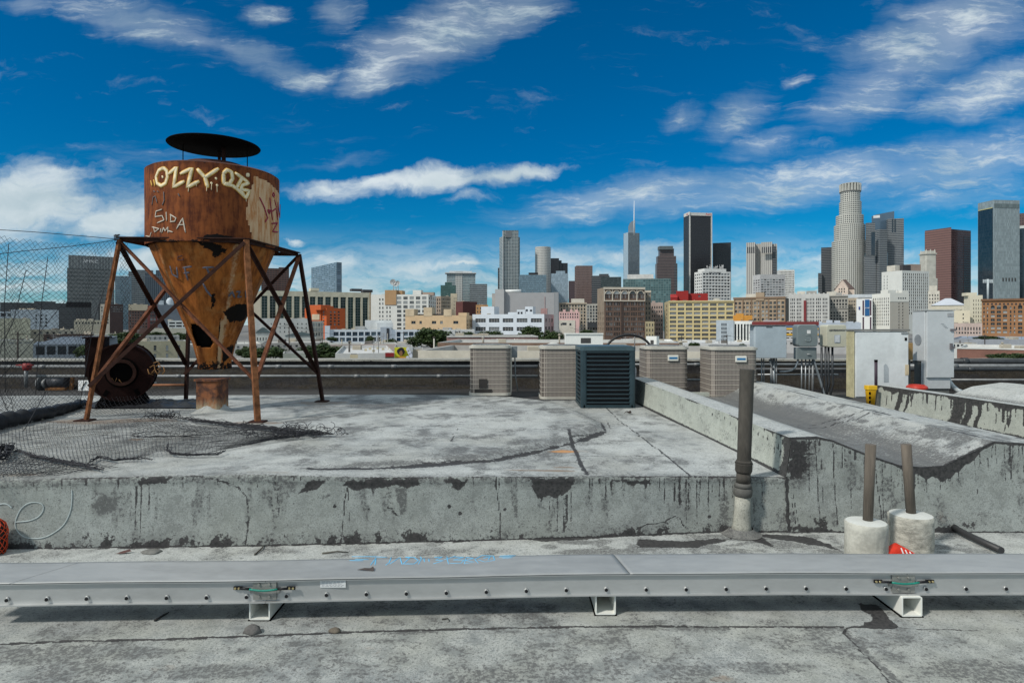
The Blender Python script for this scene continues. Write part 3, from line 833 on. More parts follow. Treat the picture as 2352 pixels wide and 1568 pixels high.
def tank_mat():
    n = NT('rusted_tank_sheet')
    c = n.coord('Object'); cs = n.coord('Object', (1,1,.16))
    g1 = n.noise(cs, 22, 6, .65); g2 = n.noise(c, 7, 6, .6); g3 = n.noise(c, 40, 4, .6)
    k = n.math('ADD', n.math('MULTIPLY', g1, .55), n.math('MULTIPLY', g2, .45))
    col = n.mix(n.ss(k, .36, .62), (.070,.019,.009), (.215,.064,.019))
    pm = n.ss(n.math('ADD', n.attr('paint'), n.math('MULTIPLY', n.math('SUBTRACT', n.math('ADD', n.math('MULTIPLY', g2, .5), n.math('MULTIPLY', g3, .5)), .5), .9)), .42, .52)
    pcol = n.mix(n.ss(g1, .42, .66), (.56,.37,.22), (.40,.16,.05))
    col = n.mix(pm, col, pcol)
    tm = n.ss(n.math('ADD', n.attr('tar'), n.math('MULTIPLY', n.math('SUBTRACT', g3, .5), .9)), .42, .58)
    col = n.mix(tm, col, (.008,.007,.007))
    n.out(col, n.math('ADD', .6, n.math('MULTIPLY', g3, .25)), 0)
    n.b.inputs['Specular IOR Level'].default_value = .12
    n.bump(k, .35, .006)
    return n.m
def cone_mat():
    n = NT('rust_orange_hopper_sheet')
    c = n.coord('Object'); cs = n.coord('Object', (1,1,.05))
    g1 = n.noise(cs, 16, 6, .65); g2 = n.noise(c, 5, 6, .62); g3 = n.noise(c, 34, 5, .65)
    col = n.mix(n.ss(n.math('ADD', n.math('MULTIPLY', g1, .65), n.math('MULTIPLY', n.noise(n.coord('Object', (1,1,.25)), 4, 4, .5), .35)), .30, .64), (.085,.024,.008), (.36,.118,.026))
    col = n.mix(n.math('MULTIPLY', n.ss(g2, .50, .75), .6), col, (.40,.20,.07))
    pm = n.ss(n.math('ADD', n.attr('paint'), n.math('MULTIPLY', n.math('SUBTRACT', n.math('ADD', n.math('MULTIPLY', g1, .5), n.math('MULTIPLY', g3, .5)), .5), 1.6)), .35, .8)
    col = n.mix(n.math('MULTIPLY', pm, .8), col, (.46,.33,.20))
    tm = n.ss(n.math('ADD', n.attr('tar'), n.math('MULTIPLY', n.math('SUBTRACT', n.math('ADD', n.math('MULTIPLY', g3, .6), n.math('MULTIPLY', g2, .4)), .5), 2.6)), .42, .60)
    col = n.mix(tm, col, (.008,.006,.005))
    n.out(col, .75, 0)
    n.b.inputs['Specular IOR Level'].default_value = .10
    n.bump(n.math('ADD', g1, g3), .3, .006)
    return n.m
TC = Vector((-3.935, 8.465, 0)); TR = .805
tank = thing('rusty_hopper', 'rusty steel hopper tank with conical bottom and black cap on a braced frame', 'hopper', (TC.x, TC.y, .47))
TL = Vector((TC.x, TC.y, .47))
def cyl_hit(px, py, off=.004):
    dx, dy, dz = (px-CX)/F, 1.0, -(py-HY)/F
    a = dx*dx+dy*dy; b = -2*(dx*TC.x+dy*TC.y); c_ = TC.x**2+TC.y**2-TR**2
    D = b*b-4*a*c_
    t = (-b-math.sqrt(max(D, 0)))/(2*a)
    p = Vector((dx*t, t, ZC+dz*t))
    nn = Vector((p.x-TC.x, p.y-TC.y, 0)).normalized()
    return p+nn*off-TL, nn
def ang(px, py): 
    p, nn = cyl_hit(px, py); return math.atan2(nn.y, nn.x), p.z+TL.z
def TZ(pts): return Z(183.75, 275.6, pts)
# shell
na = 200; zs = np.linspace(2.60, 3.555, 60)
A = np.linspace(0, 2*PI, na, endpoint=False)
AA, ZZ_ = np.meshgrid(A, zs)
RR = TR + .008*(fbm(AA*3, ZZ_*2, 3)-.5)
Xa = TR*((AA+PI) % (2*PI)-PI)
def az(pts): return [(TR*ang(a, b)[0], ang(a, b)[1]) for a, b in pts]
paint = np.zeros(AA.shape); tar = np.zeros(AA.shape)
bp = az(TZ([(1590,530),(1600,560),(1570,640),(1545,730),(1535,800),(1528,900),(1550,960),(1570,1030),(1580,1080)]))
bx = np.interp(ZZ_, [q[1] for q in bp][::-1], [q[0] for q in bp][::-1])
topz = 3.50 - .05*np.clip((Xa-bx)/.3, 0, 2) 
paint = np.where((Xa > bx) & (Xa < bx+.9) & (ZZ_ > 2.62) & (ZZ_ < topz - .05*fbm(Xa*6, ZZ_*4, 5)), 1.0, 0)
patch(tar, Xa, ZZ_, az(TZ([(1130,1060),(1250,1045),(1330,1060),(1400,1075),(1400,1100),(1130,1100)])), .03, 1, .03, 2)
np.maximum(tar, .5*sstep(3.50, 3.56, ZZ_), out=tar); np.maximum(tar, .55*sstep(2.66, 2.60, ZZ_)*fbm(Xa*5,ZZ_,9)*1.8, out=tar)
o = grid_mesh('tank_shell', RR*np.cos(AA), RR*np.sin(AA), ZZ_-TL.z, tank_mat(), dict(paint=paint, tar=tar), tank, closed=True)
MB().lathe([(TR,3.553-.47),(TR-.03,3.575-.47),(.42,3.655-.47),(.36,3.70-.47),(.26,3.715-.47),(0.001,3.72-.47)], 64).build('tank_lid', mat('lid_rust', (.085,.03,.02), .85, 0, .4, 6), tank)
MB().lathe([(.001,3.95-.47),(.562,3.945-.47),(.571,3.955-.47),(.56,3.967-.47),(.3,4.03-.47),(.001,4.06-.47)], 64).build('rain_cap', BLACKM, tank)
for px, r in ((419,.006),(567,.006)):
    X_ = (px-CX)/F*8.35 - TL.x
    MB().tube([(X_, -.1, 3.60-.47), (X_, -.1, 3.955-.47)], r, 6).build('cap_strut', BLACKM, tank)
MB().tube([(-.0+.10, .05, 3.70-.47), (.10, .05, 3.955-.47)], .028, 8).build('cap_strut', RUSTD, tank)
MB().tube([(-.05, .25, 3.70-.47), (-.05, .25, 3.955-.47)], .022, 8).build('cap_strut', RUSTD, tank)
# cone with a torn hole
nc = 150; tt = np.linspace(0, 1, 90)
AA, T_ = np.meshgrid(np.linspace(0, 2*PI, nc, endpoint=False), tt)
prof_z = np.array([2.60, 2.0, 1.35, 1.10, 1.02]); prof_r = np.array([.765, .525, .262, .205, .215])
zc = 2.60 + (1.02-2.60)*T_
rc = np.interp(-zc, -prof_z, prof_r)
seg = np.cos(PI/12)/np.cos((AA % (PI/6)) - PI/12)      # twelve flat gores
rc = rc*(.35+.65*seg) + .006*(fbm(AA*4, T_*3, 7)-.5)
def cone_px(a, b):
    # pixel -> (angle, z) on the cone front
    dx, dz = (a-CX)/F, -(b-HY)/F
    lo = 7.5
    for t in np.linspace(7.5, 8.6, 500):
        x, y, z = dx*t-TC.x, t-TC.y, ZC+dz*t
        if z > 2.6 or z < 1.0: continue
        if math.hypot(x, y) <= np.interp(-z, -prof_z, prof_r): return math.atan2(y, x), z
    return math.atan2(-1, 0), ZC+dz*8.2
aw = (AA+PI) % (2*PI)-PI
def cp(pts): return [(cone_px(*q)[0]*.5, cone_px(*q)[1]) for q in pts]
ux = aw*.5
tar = np.zeros(AA.shape); paint = np.zeros(AA.shape)
C5 = lambda p: cp(Z(183.75, 275.6, p))
C1 = lambda p: cp(Z(0, 490, p))
patch(tar, ux, zc, C5([(1130,1110),(1240,1110),(1400,1120),(1390,1190),(1300,1210),(1230,1270),(1215,1240),(1180,1190),(1130,1160)]), .025, 1.1, .04, 2)
patch(tar, ux, zc, C1([(2060,900),(2150,840),(2260,830),(2270,960),(2200,990),(2110,980)]), .03, 1.1, .05, 3)
patch(tar, ux, zc, C1([(1940,740),(1980,730),(1975,850),(1940,870)]), .02, .9, .03, 4)
patch(tar, ux, zc, C1([(2030,1240),(2150,1200),(2130,1300),(2050,1380),(2040,1300)]), .03, .8, .03, 4)
np.maximum(paint, .6*sstep(.085,.0,np.abs(ux-C5([(1420,1350)])[0][0])), out=paint)
np.maximum(paint, .5*sstep(.06,.0,np.abs(ux-C5([(760,1330)])[0][0])), out=paint)
np.maximum(paint, .9*sstep(.08,.02,np.abs(ux-C1([(2030,1130)])[0][0]))*sstep(1.75,1.6,zc), out=paint)
np.maximum(paint, .35*sstep(.45,.7,fbm(ux*6,zc*1.5,31))*sstep(2.6,1.8,zc), out=paint)
np.maximum(tar, .62*sstep(1.22, 1.04, zc), out=tar)
line(tar, ux, zc, [cp([(506,700)])[0], cp([(504,760)])[0], cp([(497,835)])[0]], .012, .8)
hole = C1([(1750,1010),(1800,1020),(1900,1080),(1960,1190),(1945,1225),(1860,1230),(1800,1215),(1770,1130)])
uc = .25*(ux[:-1,:]+np.roll(ux,-1,1)[:-1,:]+ux[1:,:]+np.roll(ux,-1,1)[1:,:]); zcc = .5*(zc[:-1,:]+zc[1:,:])
keep = ~inpoly(uc, zcc, hole)
HOP = cone_mat()
o = grid_mesh('hopper_cone', rc*np.cos(AA), rc*np.sin(AA), zc-TL.z, HOP, dict(paint=paint, tar=tar), tank, keep=keep, closed=True, flip=True)
sm = o.modifiers.new('thick', 'SOLIDIFY'); sm.thickness = .006; sm.offset = -1
MB().lathe([(.70,2.55-.47),(.45,2.0-.47),(.21,1.35-.47),(.14,1.1-.47)], 40).build('hopper_lining', BLACKM, tank)  # black inner sheet puts the shade behind the torn hole into colour
# frame
def L(p): return Vector(p)-TL
ft = {'fl': P(272,549,7.72), 'fr': P(565,552,7.69), 'br': P(686,584,9.22), 'bl': P(437,582,9.22)}
fb = {k: DK(*v) for k, v in {'fl': (195,966), 'fr': (592,969), 'br': (740,922), 'bl': (425,921)}.items()}
def leg(k, m, flip): 
    MB().angle(L(fb[k]), L(ft[k]), .060, .013, 0, flip).build('leg', m, tank)
    b = L(fb[k])
    MB().bbox(b.x-.09, b.x+.09, b.y-.08, b.y+.08, b.z-.01, b.z+.016, .006).build('foot_plate', RUSTD, tank)
leg('fl', RUSTO, 1); leg('fr', RUSTO, 1); leg('br', RUSTD, 1); leg('bl', RUSTD, 1)
for a, b in (('fl','fr'),('fr','br'),('br','bl'),('bl','fl')):
    MB().angle(L(ft[a]), L(ft[b]), .055, .012).build('top_rail', RUSTD, tank)
def at(k, t): return fb[k].lerp(ft[k], t)
def brace(a, b, tb, m, off=0):
    p = at(a, .985); q = at(b, tb)
    o_ = Vector((0, off, 0))
    MB().angle(L(p+o_), L(q+o_), .043, .009).build('brace', m, tank)
brace('fl','fr',.205, RUSTY, .03); brace('fr','fl',.185, RUSTD, -.035)
brace('fr','br',.20, RUSTD); brace('br','fr',.21, RUSTY, .0)
brace('bl','br',.185, RUSTD, .03); brace('br','bl',.185, RUSTD, -.03)
brace('fl','bl',.25, RUSTD); brace('bl','fl',.19, RUSTY, .02)
# graffiti
CREAM = mat('cream_spray_paint', (.74,.62,.40), .7, 0, .35, 14)
GREYP = mat('grey_spray_paint', (.50,.44,.36), .8, 0, .3, 20)
SLATE = mat('slate_spray_paint', (.12,.10,.10), .8, 0, .3, 20)
REDP = mat('red_spray_paint', (.25,.012,.035), .7, 0, .2, 20)
YELP = mat('yellow_spray_paint', (.60,.34,.06), .7, 0, .3, 14)
def dense(pts, n=6):
    o = []
    for (x0,y0),(x1,y1) in zip(pts[:-1], pts[1:]):
        for i in range(n): o.append((x0+(x1-x0)*i/n, y0+(y1-y0)*i/n))
    return o+[pts[-1]]
def scrawl(name, strokes, wpx, m, off=.005, parent=tank):
    for st_ in strokes:
        mb = MB()
        q = [cyl_hit(a, b, off) for a, b in TZ(dense(st_))]
        mb.ribbon([a for a, _ in q], [b for _, b in q], wpx*.25/F*7.8, .004)
        mb.build(name, m, parent)
ozzy = [[(760,445),(725,465),(700,525),(712,585),(750,606),(788,582),(806,525),(800,470),(775,446),(755,447)],
    [(822,492),(888,436),(862,618),(952,568)], [(932,492),(1030,446),(990,618),(1086,568)],
    [(1085,458),(1150,530)],[(1265,452),(1150,530),(1172,612)],
    [(1318,492),(1350,460),(1392,480),(1402,540),(1372,588),(1322,582),(1318,495)], [(1432,492),(1540,572)],[(1490,530),(1440,622)],
    [(1545,582),(1490,600),(1472,652),(1500,680)],[(1480,640),(1552,650)],[(1330,590),(1400,604),(1440,632),(1525,716),(1552,660)]]
scrawl('graffiti_glow', ozzy, 40, YELP, .003)
scrawl('graffiti', ozzy, 26, CREAM, .007)
scrawl('graffiti', [[(655,565),(665,602)],[(682,556),(692,602)]], 22, YELP)
scrawl('graffiti', [[(1248,535),(1252,542)],[(1206,578),(1210,584)],[(1258,598),(1262,604)],[(760,520),(764,530)],[(1532,498),(1548,498),(1548,515),(1532,515),(1532,500)]], 20, CREAM)
scrawl('graffiti', [[(1000,615),(996,660)],[(1165,610),(1163,655)],[(1210,585),(1206,645)],[(1258,605),(1260,665)],[(1070,570),(1070,610)],[(1525,715),(1525,750)]], 5, CREAM)
scrawl('graffiti', [[(755,822),(702,840),(695,890),(758,880),(776,920),(716,945)],[(795,850),(799,925)],[(836,868),(836,932)],[(832,870),(885,902),(872,932),(834,936)],[(890,1000),(945,902),(970,1032)],[(905,965),(962,962)],
    [(680,985),(690,1030)],[(668,985),(730,1000),(690,1030)],[(748,1000),(742,1030)],[(755,1035),(770,990),(785,1020),(810,985),(812,1035)],[(820,1020),(852,1030)],[(610,1065),(645,1075),(658,1035)]], 11, GREYP)
scrawl('graffiti', [[(665,780),(675,712),(695,700),(712,760)],[(760,780),(776,740),(772,665)],[(680,655),(692,660)],[(715,655),(722,662)],[(905,680),(915,700)]], 12, SLATE)
scrawl('graffiti', [[(1650,715),(1690,800),(1722,900),(1700,935)],[(1722,830),(1738,862),(1748,832),(1726,826)],[(1742,720),(1766,915)],[(1766,838),(1800,812),(1812,912)],[(1786,740),(1802,800)],[(1766,690),(1775,668),(1786,690),(1775,706),(1767,692)],[(1815,890),(1815,760),(1833,900),(1836,780)],[(1760,952),(1812,945),(1766,1025),(1816,1030)]], 15, REDP)
BLUEP = mat('faded_blue_spray', (.10,.10,.13), .8, 0, .3, 20)
def cscrawl(strokes, wpx, m):
    for st_ in strokes:
        mb = MB(); pts = []; nn = []
        for a, b in Z(0, 490, dense(st_, 4)):
            an, z = cone_px(a, b); r = float(np.interp(-z, -prof_z, prof_r))+.010
            pts.append(Vector((r*math.cos(an), r*math.sin(an), z-TL.z))); nn.append(Vector((math.cos(an), math.sin(an), -.35)).normalized())
        mb.ribbon(pts, nn, wpx*.25/F*7.9, .004)
        mb.build('graffiti', m, tank)
cscrawl([[(1570,490),(1590,560),(1640,590),(1630,500)],[(1690,500),(1760,490)],[(1700,500),(1730,610)],[(1700,550),(1740,545)],[(1870,500),(1960,495)],[(1900,500),(1930,570)],[(1870,650),(1900,710),(1940,760)],[(2100,760),(2130,720),(2150,770)],[(2170,720),(2200,720),(2180,770),(2210,765)],[(2250,715),(2255,770),(2270,765)]], 18, BLUEP)
cscrawl([[(1680,390),(1640,400),(1640,430),(1690,430),(1685,410)]], 9, mat('dark_marker', (.05,.02,.02), .8))

# stub of duct under the hopper
q = DK(488, 944)
duct = thing('duct_stub', 'short rusty duct stub with flaking paint below the hopper cone', 'duct', q)
n = NT('flaking_rust_duct'); c = n.coord('Object')
a_ = n.noise(c, 9, 6, .65); b_ = n.noise(n.coord('Object', (1,1,.3)), 14, 5, .6)
sz = n.n('ShaderNodeSeparateXYZ'); n.l(c, sz.inputs[0])
lowm = n.ss(n.math('ADD', n.math('MULTIPLY', sz.outputs[2], -2.2), b_), .05, .45)
n.out(n.mix(lowm, n.mix(n.ss(a_, .4, .6), (.06,.022,.012), (.22,.075,.025)), n.mix(n.ss(b_, .45, .6), (.42,.36,.24), (.26,.10,.03))), .8); n.bump(a_, .5, .01)
mb = MB(); mb.prism(rrect(-.155,.155,-.155,.155,.05), .0, .40); mb.prism(rrect(-.175,.175,-.175,.175,.05), .40, .425)
mb.build('duct_body', n.m, duct)
MB().lathe([(.29,.0),(.24,.012),(.17,.06),(.15,.1)], 24).build('duct_flashing', DECK, duct)

# blower behind the front-left leg
bq = DK(285, 932)
blower = thing('blower', 'dark rusted centrifugal blower housing beside the front leg of the hopper', 'blower', (bq.x, bq.y, bq.z), None, .42)
BL = mat('blower_dark_rust', (.015,.0055,.0045), .85, 0, .5, 7, .3, (1,1,1), .12)
mb = MB()
R_ = .375; zc_ = .475
def disc(mb, r0, r1, y0, y1, zc0, n=44, xo=0):
    v = []; 
    for (r, y) in ((r0,y0),(r1,y0),(r1,y1),(r0,y1)):
        for j in range(n): v.append((xo+r*math.cos(2*PI*j/n), y, zc0+r*math.sin(2*PI*j/n)))
    f = []
    for k in range(4):
        for j in range(n):
            jj = (j+1)%n; a = k*n; b = ((k+1)%4)*n
            f.append((a+j, a+jj, b+jj, b+j))
    mb.add(v, f, 0, False)
disc(mb, .16, R_, -.22, .22, zc_)
disc(mb, R_-.005, R_+.018, -.235, -.205, zc_); disc(mb, R_-.005, R_+.018, .205, .235, zc_)
mb.build('scroll_housing', BL, blower)
mb = MB(); disc(mb, .135, .175, -.27, -.215, zc_); mb.build('inlet_ring', RUSTD, blower)
mb = MB(); mb.lathe([(.0001,-.0),(.155,0)], 24); 
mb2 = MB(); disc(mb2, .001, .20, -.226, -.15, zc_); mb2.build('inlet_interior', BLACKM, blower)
mb = MB(); mb.box(-.42,-.20,-.2,.2,zc_-.05,zc_+.46); mb.box(-.45,-.17,-.23,.23,zc_+.46,zc_+.48); mb.build('outlet_duct', BL, blower)
mb = MB(); mb.box(-.30,.30,-.24,.24,0,.05); mb.beam((-.27,-.2,.05),(-.16,-.2,.24),.05); mb.beam((.27,-.2,.05),(.16,-.2,.24),.05); mb.beam((-.27,.2,.05),(-.16,.2,.24),.05); mb.beam((.27,.2,.05),(.16,.2,.24),.05); mb.box(-.2,.2,-.18,.18,.05,.2)
mb.build('base_stand', BLACKM, blower)
mb = MB()
GOLD = mat('gold_marker', (.24,.12,.04), .7)
for st_ in ([(1270,1420),(1300,1400),(1310,1440),(1280,1470),(1330,1470)],[(1340,1400),(1360,1420),(1330,1440),(1370,1460)],[(1250,1440),(1260,1480),(1290,1490)],[(1300,1380),(1330,1370),(1350,1390),(1320,1410)],[(1380,1420),(1390,1460),(1370,1490)],[(1310,1450),(1330,1490),(1350,1460)],[(960,1510),(985,1550),(1000,1515)],[(1020,1530),(1040,1560)]):
    q_ = [P(a, b, bq.y-.245)-bq for a, b in Z(0, 490, st_)]
    q_ = [Vector((v.x, -.242, v.z)) for v in q_]
    mb = MB(); mb.ribbon(q_, [Vector((0,-1,0))]*len(q_), .018, .004)
    mb.build('graffiti', GOLD, blower)

# ------------------------------------------------------------------ black bird netting
NETM = mat('black_netting', (.022,.023,.028), .8, 0, .2, 30)
def netting(mb, S, nu, nv, r, diag=True):
    pts = [[Vector(S(i/nu, j/nv)) for i in range(nu+1)] for j in range(nv+1)]
    def strand(p, q):
        t = (q-p)
        if t.length < 1e-5: return
        t.normalize(); u = Vector((0,-1,.35)) if abs(t.y) < .9 else Vector((0,0,1))
        a = t.cross(u).normalized()*r; b = t.cross(a).normalized()*r
        v = []
        for c_ in (p, q): v += [c_+a, c_-a*.5+b*.87, c_-a*.5-b*.87]
        mb.add(v, [(0,1,4,3),(1,2,5,4),(2,0,3,5)])
    for j in range(nv):
        for i in range(nu+1):
            if diag:
                if i < nu:
                    if (i+j) % 2 == 0: strand(pts[j][i], pts[j+1][i+1])
                    else: strand(pts[j][i+1], pts[j+1][i])
            else:
                strand(pts[j][i], pts[j+1][i])
                if i < nu: strand(pts[j][i], pts[j][i+1])
net = thing('bird_netting', 'torn black wire netting hung from the hopper frame and spread over the roof', 'netting', (-5, 7, .45))
NL = Vector((-5, 7, .45))
# hanging sheet
mb = MB()
tl, tr = P(-70, 521, 7.0), P(270, 551, 7.66)
bl, br = P(-90, 985, 7.1), P(172, 936, 7.75)
def S1(u, v):
    a = tl.lerp(tr, u); b = bl.lerp(br, u)
    p = a.lerp(b, v)
    nn = float(fbm(np.array([u*3.0]), np.array([v*2.0]), 3)[0])-.5; n2 = float(fbm(np.array([u*6.0]), np.array([v*4.0]), 8)[0])-.5
    wv = math.sin(PI*u)*math.sin(PI*min(1,v*1.0))
    return (p.x + .22*nn*min(1, v*3)*(1-u*.8) + .05*n2, p.y + .25*nn + .08*n2, p.z - .10*math.sin(PI*u)*(1-v) + .08*n2 + .1*nn*v)
netting(mb, S1, 54, 66, .0018)
# a second loose fold
def S1b(u, v):
    x, y, z = S1(u*.55, .12+v*.8)
    return (x+.08*math.sin(v*7), y-.12-.05*math.sin(u*9), z+.03*math.sin(u*8+v*5))
netting(mb, S1b, 22, 44, .0018)
def S1c(u, v):
    p = P(272+u*22+8*v, 556+v*190, 7.72+.1*math.sin(v*9)*u)
    return (p.x+.01*math.sin(v*30+u*3), p.y, p.z)
netting(mb, S1c, 5, 36, .002)
for pts in ([P(-60,524,6.98),P(80,533,7.3),P(200,543,7.55),P(275,550,7.7)], [P(-60,590,7.05),P(50,577,7.3),P(160,566,7.5),P(235,556,7.65),P(268,550,7.7)], [P(110,590,7.4),P(95,700,7.4),P(85,850,7.45),P(82,905,7.5)], [P(20,560,7.2),P(10,700,7.2),P(12,900,7.2)], [P(60,620,7.3),P(30,740,7.25),P(0,800,7.2)], [P(150,690,7.5),P(70,790,7.3),P(0,870,7.2)], [P(240,660,7.6),P(215,740,7.65),P(200,830,7.7),P(183,930,7.75)], [P(105,900,7.5),P(60,980,6.8),P(20,1035,6.2)]):
    mb.tube([Vector(p) for p in pts], .004, 5)
rd = random.Random(3)
for i in range(14):
    a = rd.uniform(0, 2*PI); c0 = P(272, 548, 7.69)
    mb.tube([c0+Vector((rd.uniform(-.04,.04), -.03, rd.uniform(-.03,.05))) for _ in range(4)], .003, 4)
for i in range(len(mb.v)): mb.v[i] = tuple(Vector(mb.v[i])-NL)
mb.build('hanging_net', NETM, net)
# net lying on the roof
mb = MB()
def lay(px, py, lift=.012):
    p = DK(px, py, lift); return p
topl = [(-60,1000),(60,978),(120,972),(260,974),(350,965),(470,985),(590,988),(680,996),(742,1002)]
botl = [(-60,1120),(100,1083),(190,1078),(240,1056),(300,1066),(352,1048),(395,1051),(470,1052),(520,1038),(620,1020),(742,1004)]
def pl(pts, u):
    x = pts[0][0]+(pts[-1][0]-pts[0][0])*u
    return x, float(np.interp(x, [p[0] for p in pts], [p[1] for p in pts]))
def S2(u, v):
    a = pl(topl, u); b = pl(botl, u)
    px = a[0]+(b[0]-a[0])*v + 26*(v-.5)*math.sin(u*5) + 30*math.sin(PI*v)*(u-.2); py = a[1]+(b[1]-a[1])*v
    n1 = float(fbm(np.array([u*7.0]), np.array([v*5.0]), 4)[0])-.5
    p = DK(px+18*n1, max(960, py+6*n1), .02)
    h = abs(n1)*.05 + .015*max(0, math.sin(u*16+v*6))*(.4+u)
    return (p.x, p.y, p.z+h)
netting(mb, S2, 92, 38, .0016, False)
def S3(u, v):
    p = DK(300+u*440, 972+u*30+v*(36-26*u), .02)
    n1 = float(fbm(np.array([u*12.0]), np.array([v*6.0]), 14)[0])-.5
    return (p.x+.08*n1, p.y+.14*n1, p.z+.02+abs(n1)*.09)
netting(mb, S3, 56, 12, .0016)
def S4(u, v):
    p = DK(200+u*185-30*v, 926+v*40, .03)
    n1 = float(fbm(np.array([u*9.0]), np.array([v*6.0]), 24)[0])-.5
    return (p.x+.05*n1, p.y+.1*n1, p.z+.02+.20*max(0,1-v*1.6)*(1-.3*u)+abs(n1)*.05)
netting(mb, S4, 40, 20, .0016)
def S5(u, v):
    p = DK(-40+u*225, 902+v*(66-40*u)+12*u, .03)
    return (p.x, p.y, p.z+.01)
netting(mb, S5, 54, 22, .0016)
def S6(u, v):
    p = DK(-60+u*(330-150*v), 1040+v*58+u*38*(1-v), .015)
    n1 = float(fbm(np.array([u*9.0]), np.array([v*6.0]), 34)[0])-.5
    return (p.x+.04*n1, p.y, p.z+abs(n1)*.05)
netting(mb, S6, 30, 10, .0016, False)
# bunched folds
def bunch(pts, k, spread, r=.0035, seed=1, up=.05):
    rd = random.Random(seed)
    base = [DK(a, b, .02) for a, b in dense(pts, 5)]
    for i in range(k):
        ph = rd.uniform(0, 6); am = rd.uniform(.2, 1)*spread
        s0 = rd.randint(0, max(0, len(base)//3)); s1 = rd.randint(len(base)*2//3, len(base))
        q_ = [b + Vector((rd.uniform(-1,1)*spread*.7, am*math.sin(ph+j*.9)+rd.uniform(-.3,.3)*spread, abs(rd.gauss(0, up)))) for j, b in enumerate(base[s0:s1])]
        if len(q_) > 2: mb.tube(q_, r, 4)
bunch([(385,962),(450,972),(540,982),(600,988),(680,1000),(742,1004)], 26, .045, .003, 1, .02)
bunch([(330,968),(385,966),(420,970)], 16, .06, .003, 2)
bunch([(20,1036),(60,1050),(120,1064),(180,1074),(235,1086)], 18, .02, .0035, 3, .012)
bunch([(-60,1040),(-10,1045),(25,1036),(10,1060),(-60,1075)], 20, .05, .0035, 4, .03)
bunch([(190,1078),(225,1056),(262,1064),(300,1060),(350,1062)], 9, .012, .003, 5, .01)
bunch([(386,1018),(384,1040),(395,1050),(440,1052),(500,1050),(518,1042)], 8, .012, .003, 6, .01)
bunch([(300,1008),(380,1008),(480,1008)], 6, .02, .003, 7, .01)
rd = random.Random(5)
for i in range(70):      # tangled end
    px = rd.gauss(690, 40) if i < 46 else rd.uniform(560, 700); py = rd.uniform(990, 1012) if i < 46 else rd.uniform(1000, 1020)
    c0 = DK(px, py, .02); r0 = rd.uniform(.02, .07); a0 = rd.uniform(0, 6); tz = rd.uniform(0, 1)
    mb.tube([c0+Vector((r0*math.cos(a0+t), r0*math.sin(a0+t)*(1-tz*.6), .01+r0*tz*(1+math.sin(a0+t)))) for t in np.linspace(0, rd.uniform(3, 6), 9)], .003, 4)
for i in range(len(mb.v)): mb.v[i] = tuple(Vector(mb.v[i])-NL)
mb.build('spread_net', NETM, net)
# black rolled sheet lying across
q0 = DK(60, 972, .07)
roll = thing('rolled_tarp', 'black rolled tarpaulin lying on the roof left of the hopper leg', 'tarp', q0)
mb = MB()
pts = [DK(-60,1000,.075), DK(0,984,.08), DK(60,972,.08), DK(100,963,.075), DK(140,951,.06), DK(165,943,.055), DK(192,933,.05)]
pp = []
for a, b in zip(pts[:-1], pts[1:]):
    for i in range(5): pp.append(a.lerp(b, i/5))
pp.append(pts[-1])
mb.tube([p-q0+Vector((0,.02*math.sin(i*1.7),.008*math.sin(i*2.3))) for i, p in enumerate(pp)], [.092-.0014*i+.012*math.sin(i*2.1)+.008*math.sin(i*3.7) for i in range(len(pp))], 14)
mb.build('tarp_roll', mat('black_tarp', (.018,.020,.024), .55, 0, .5, 18, .6), roll)
q1 = DK(290, 935, .02)
pile = thing('crumpled_sheeting', 'crumpled black plastic sheeting under the blower', 'sheeting', q1)
xs = np.linspace(-.75, 1.05, 60); ys = np.linspace(-.16, .5, 26)
X, Y = np.meshgrid(xs, ys)
H = .16*np.abs(fbm(X*5, Y*7, 3, 4)-.42)*sstep(-.75,-.6,X)*sstep(1.05,.85,X)*sstep(-.16,-.08,Y) + .0
grid_mesh('sheet', X, Y, H-.005, mat('black_sheet', (.02,.022,.026), .45, 0, .4, 12, .5), None, pile)

# ------------------------------------------------------------------ parapet, pipes behind the roof
PARA = coated_roof('old_concrete', (.060,.049,.034), (.018,.015,.012), .8, (.042,.034,.023))  # dirt-black concrete; the shade at the back is also in this colour
CAPM = coated_roof('pale_parapet_cap', (.40,.38,.32), (.22,.21,.18), .4, (.36,.34,.28))
para = thing('parapet', 'dark stained concrete parapet wall along the back edge of the roof', 'parapet', (0, 11.8, .35))
xs = np.arange(-12, 13, .06); zs = np.linspace(0, .595, 16)
X, Zg = np.meshgrid(xs, zs)
tar = .9*sstep(.45,.65,fbm(X*1.2,Zg*9,3,5)) ; dirt = .5*fbm(X*3,Zg*12,5)
np.maximum(tar, 1.0*sstep(.46,.50,Zg)*sstep(.585,.555,Zg)*sstep(.36,.5,fbm(X*4,Zg*6,7)), out=tar)
np.maximum(tar, 1.0*sstep(.09,.02,Zg), out=tar)
grid_mesh('parapet_wall', X, .03*fbm(X*2,Zg*6,4)-.02*(Zg>.47), Zg, PARA, dict(tar=tar, dirt=dirt, rust=.25*fbm(X,Zg*3,11), pale=0*tar), para)
capo = np.array([[-.05,.575],[-.05,.608],[.40,.608],[.40,.3]])
X, K = np.meshgrid(xs, np.arange(4))
Yc = capo[:,0][:,None]+.02*(fbm(X*3, K*1.0, 8)-.5); Zc2 = capo[:,1][:,None]+.018*(fbm(X*1.5, K*0.0, 9)-.5)
grid_mesh('parapet_cap', X, Yc, Zc2, CAPM, dict(tar=.5*sstep(.5,.7,fbm(X*4,K*1.0,3)), dirt=.5*fbm(X*2,K*1.0,6), rust=0*X, pale=.4+0*X), para, smooth=False)
GALV = mat('galvanised_conduit', (.30,.32,.33), .4, .6, .25, 6)
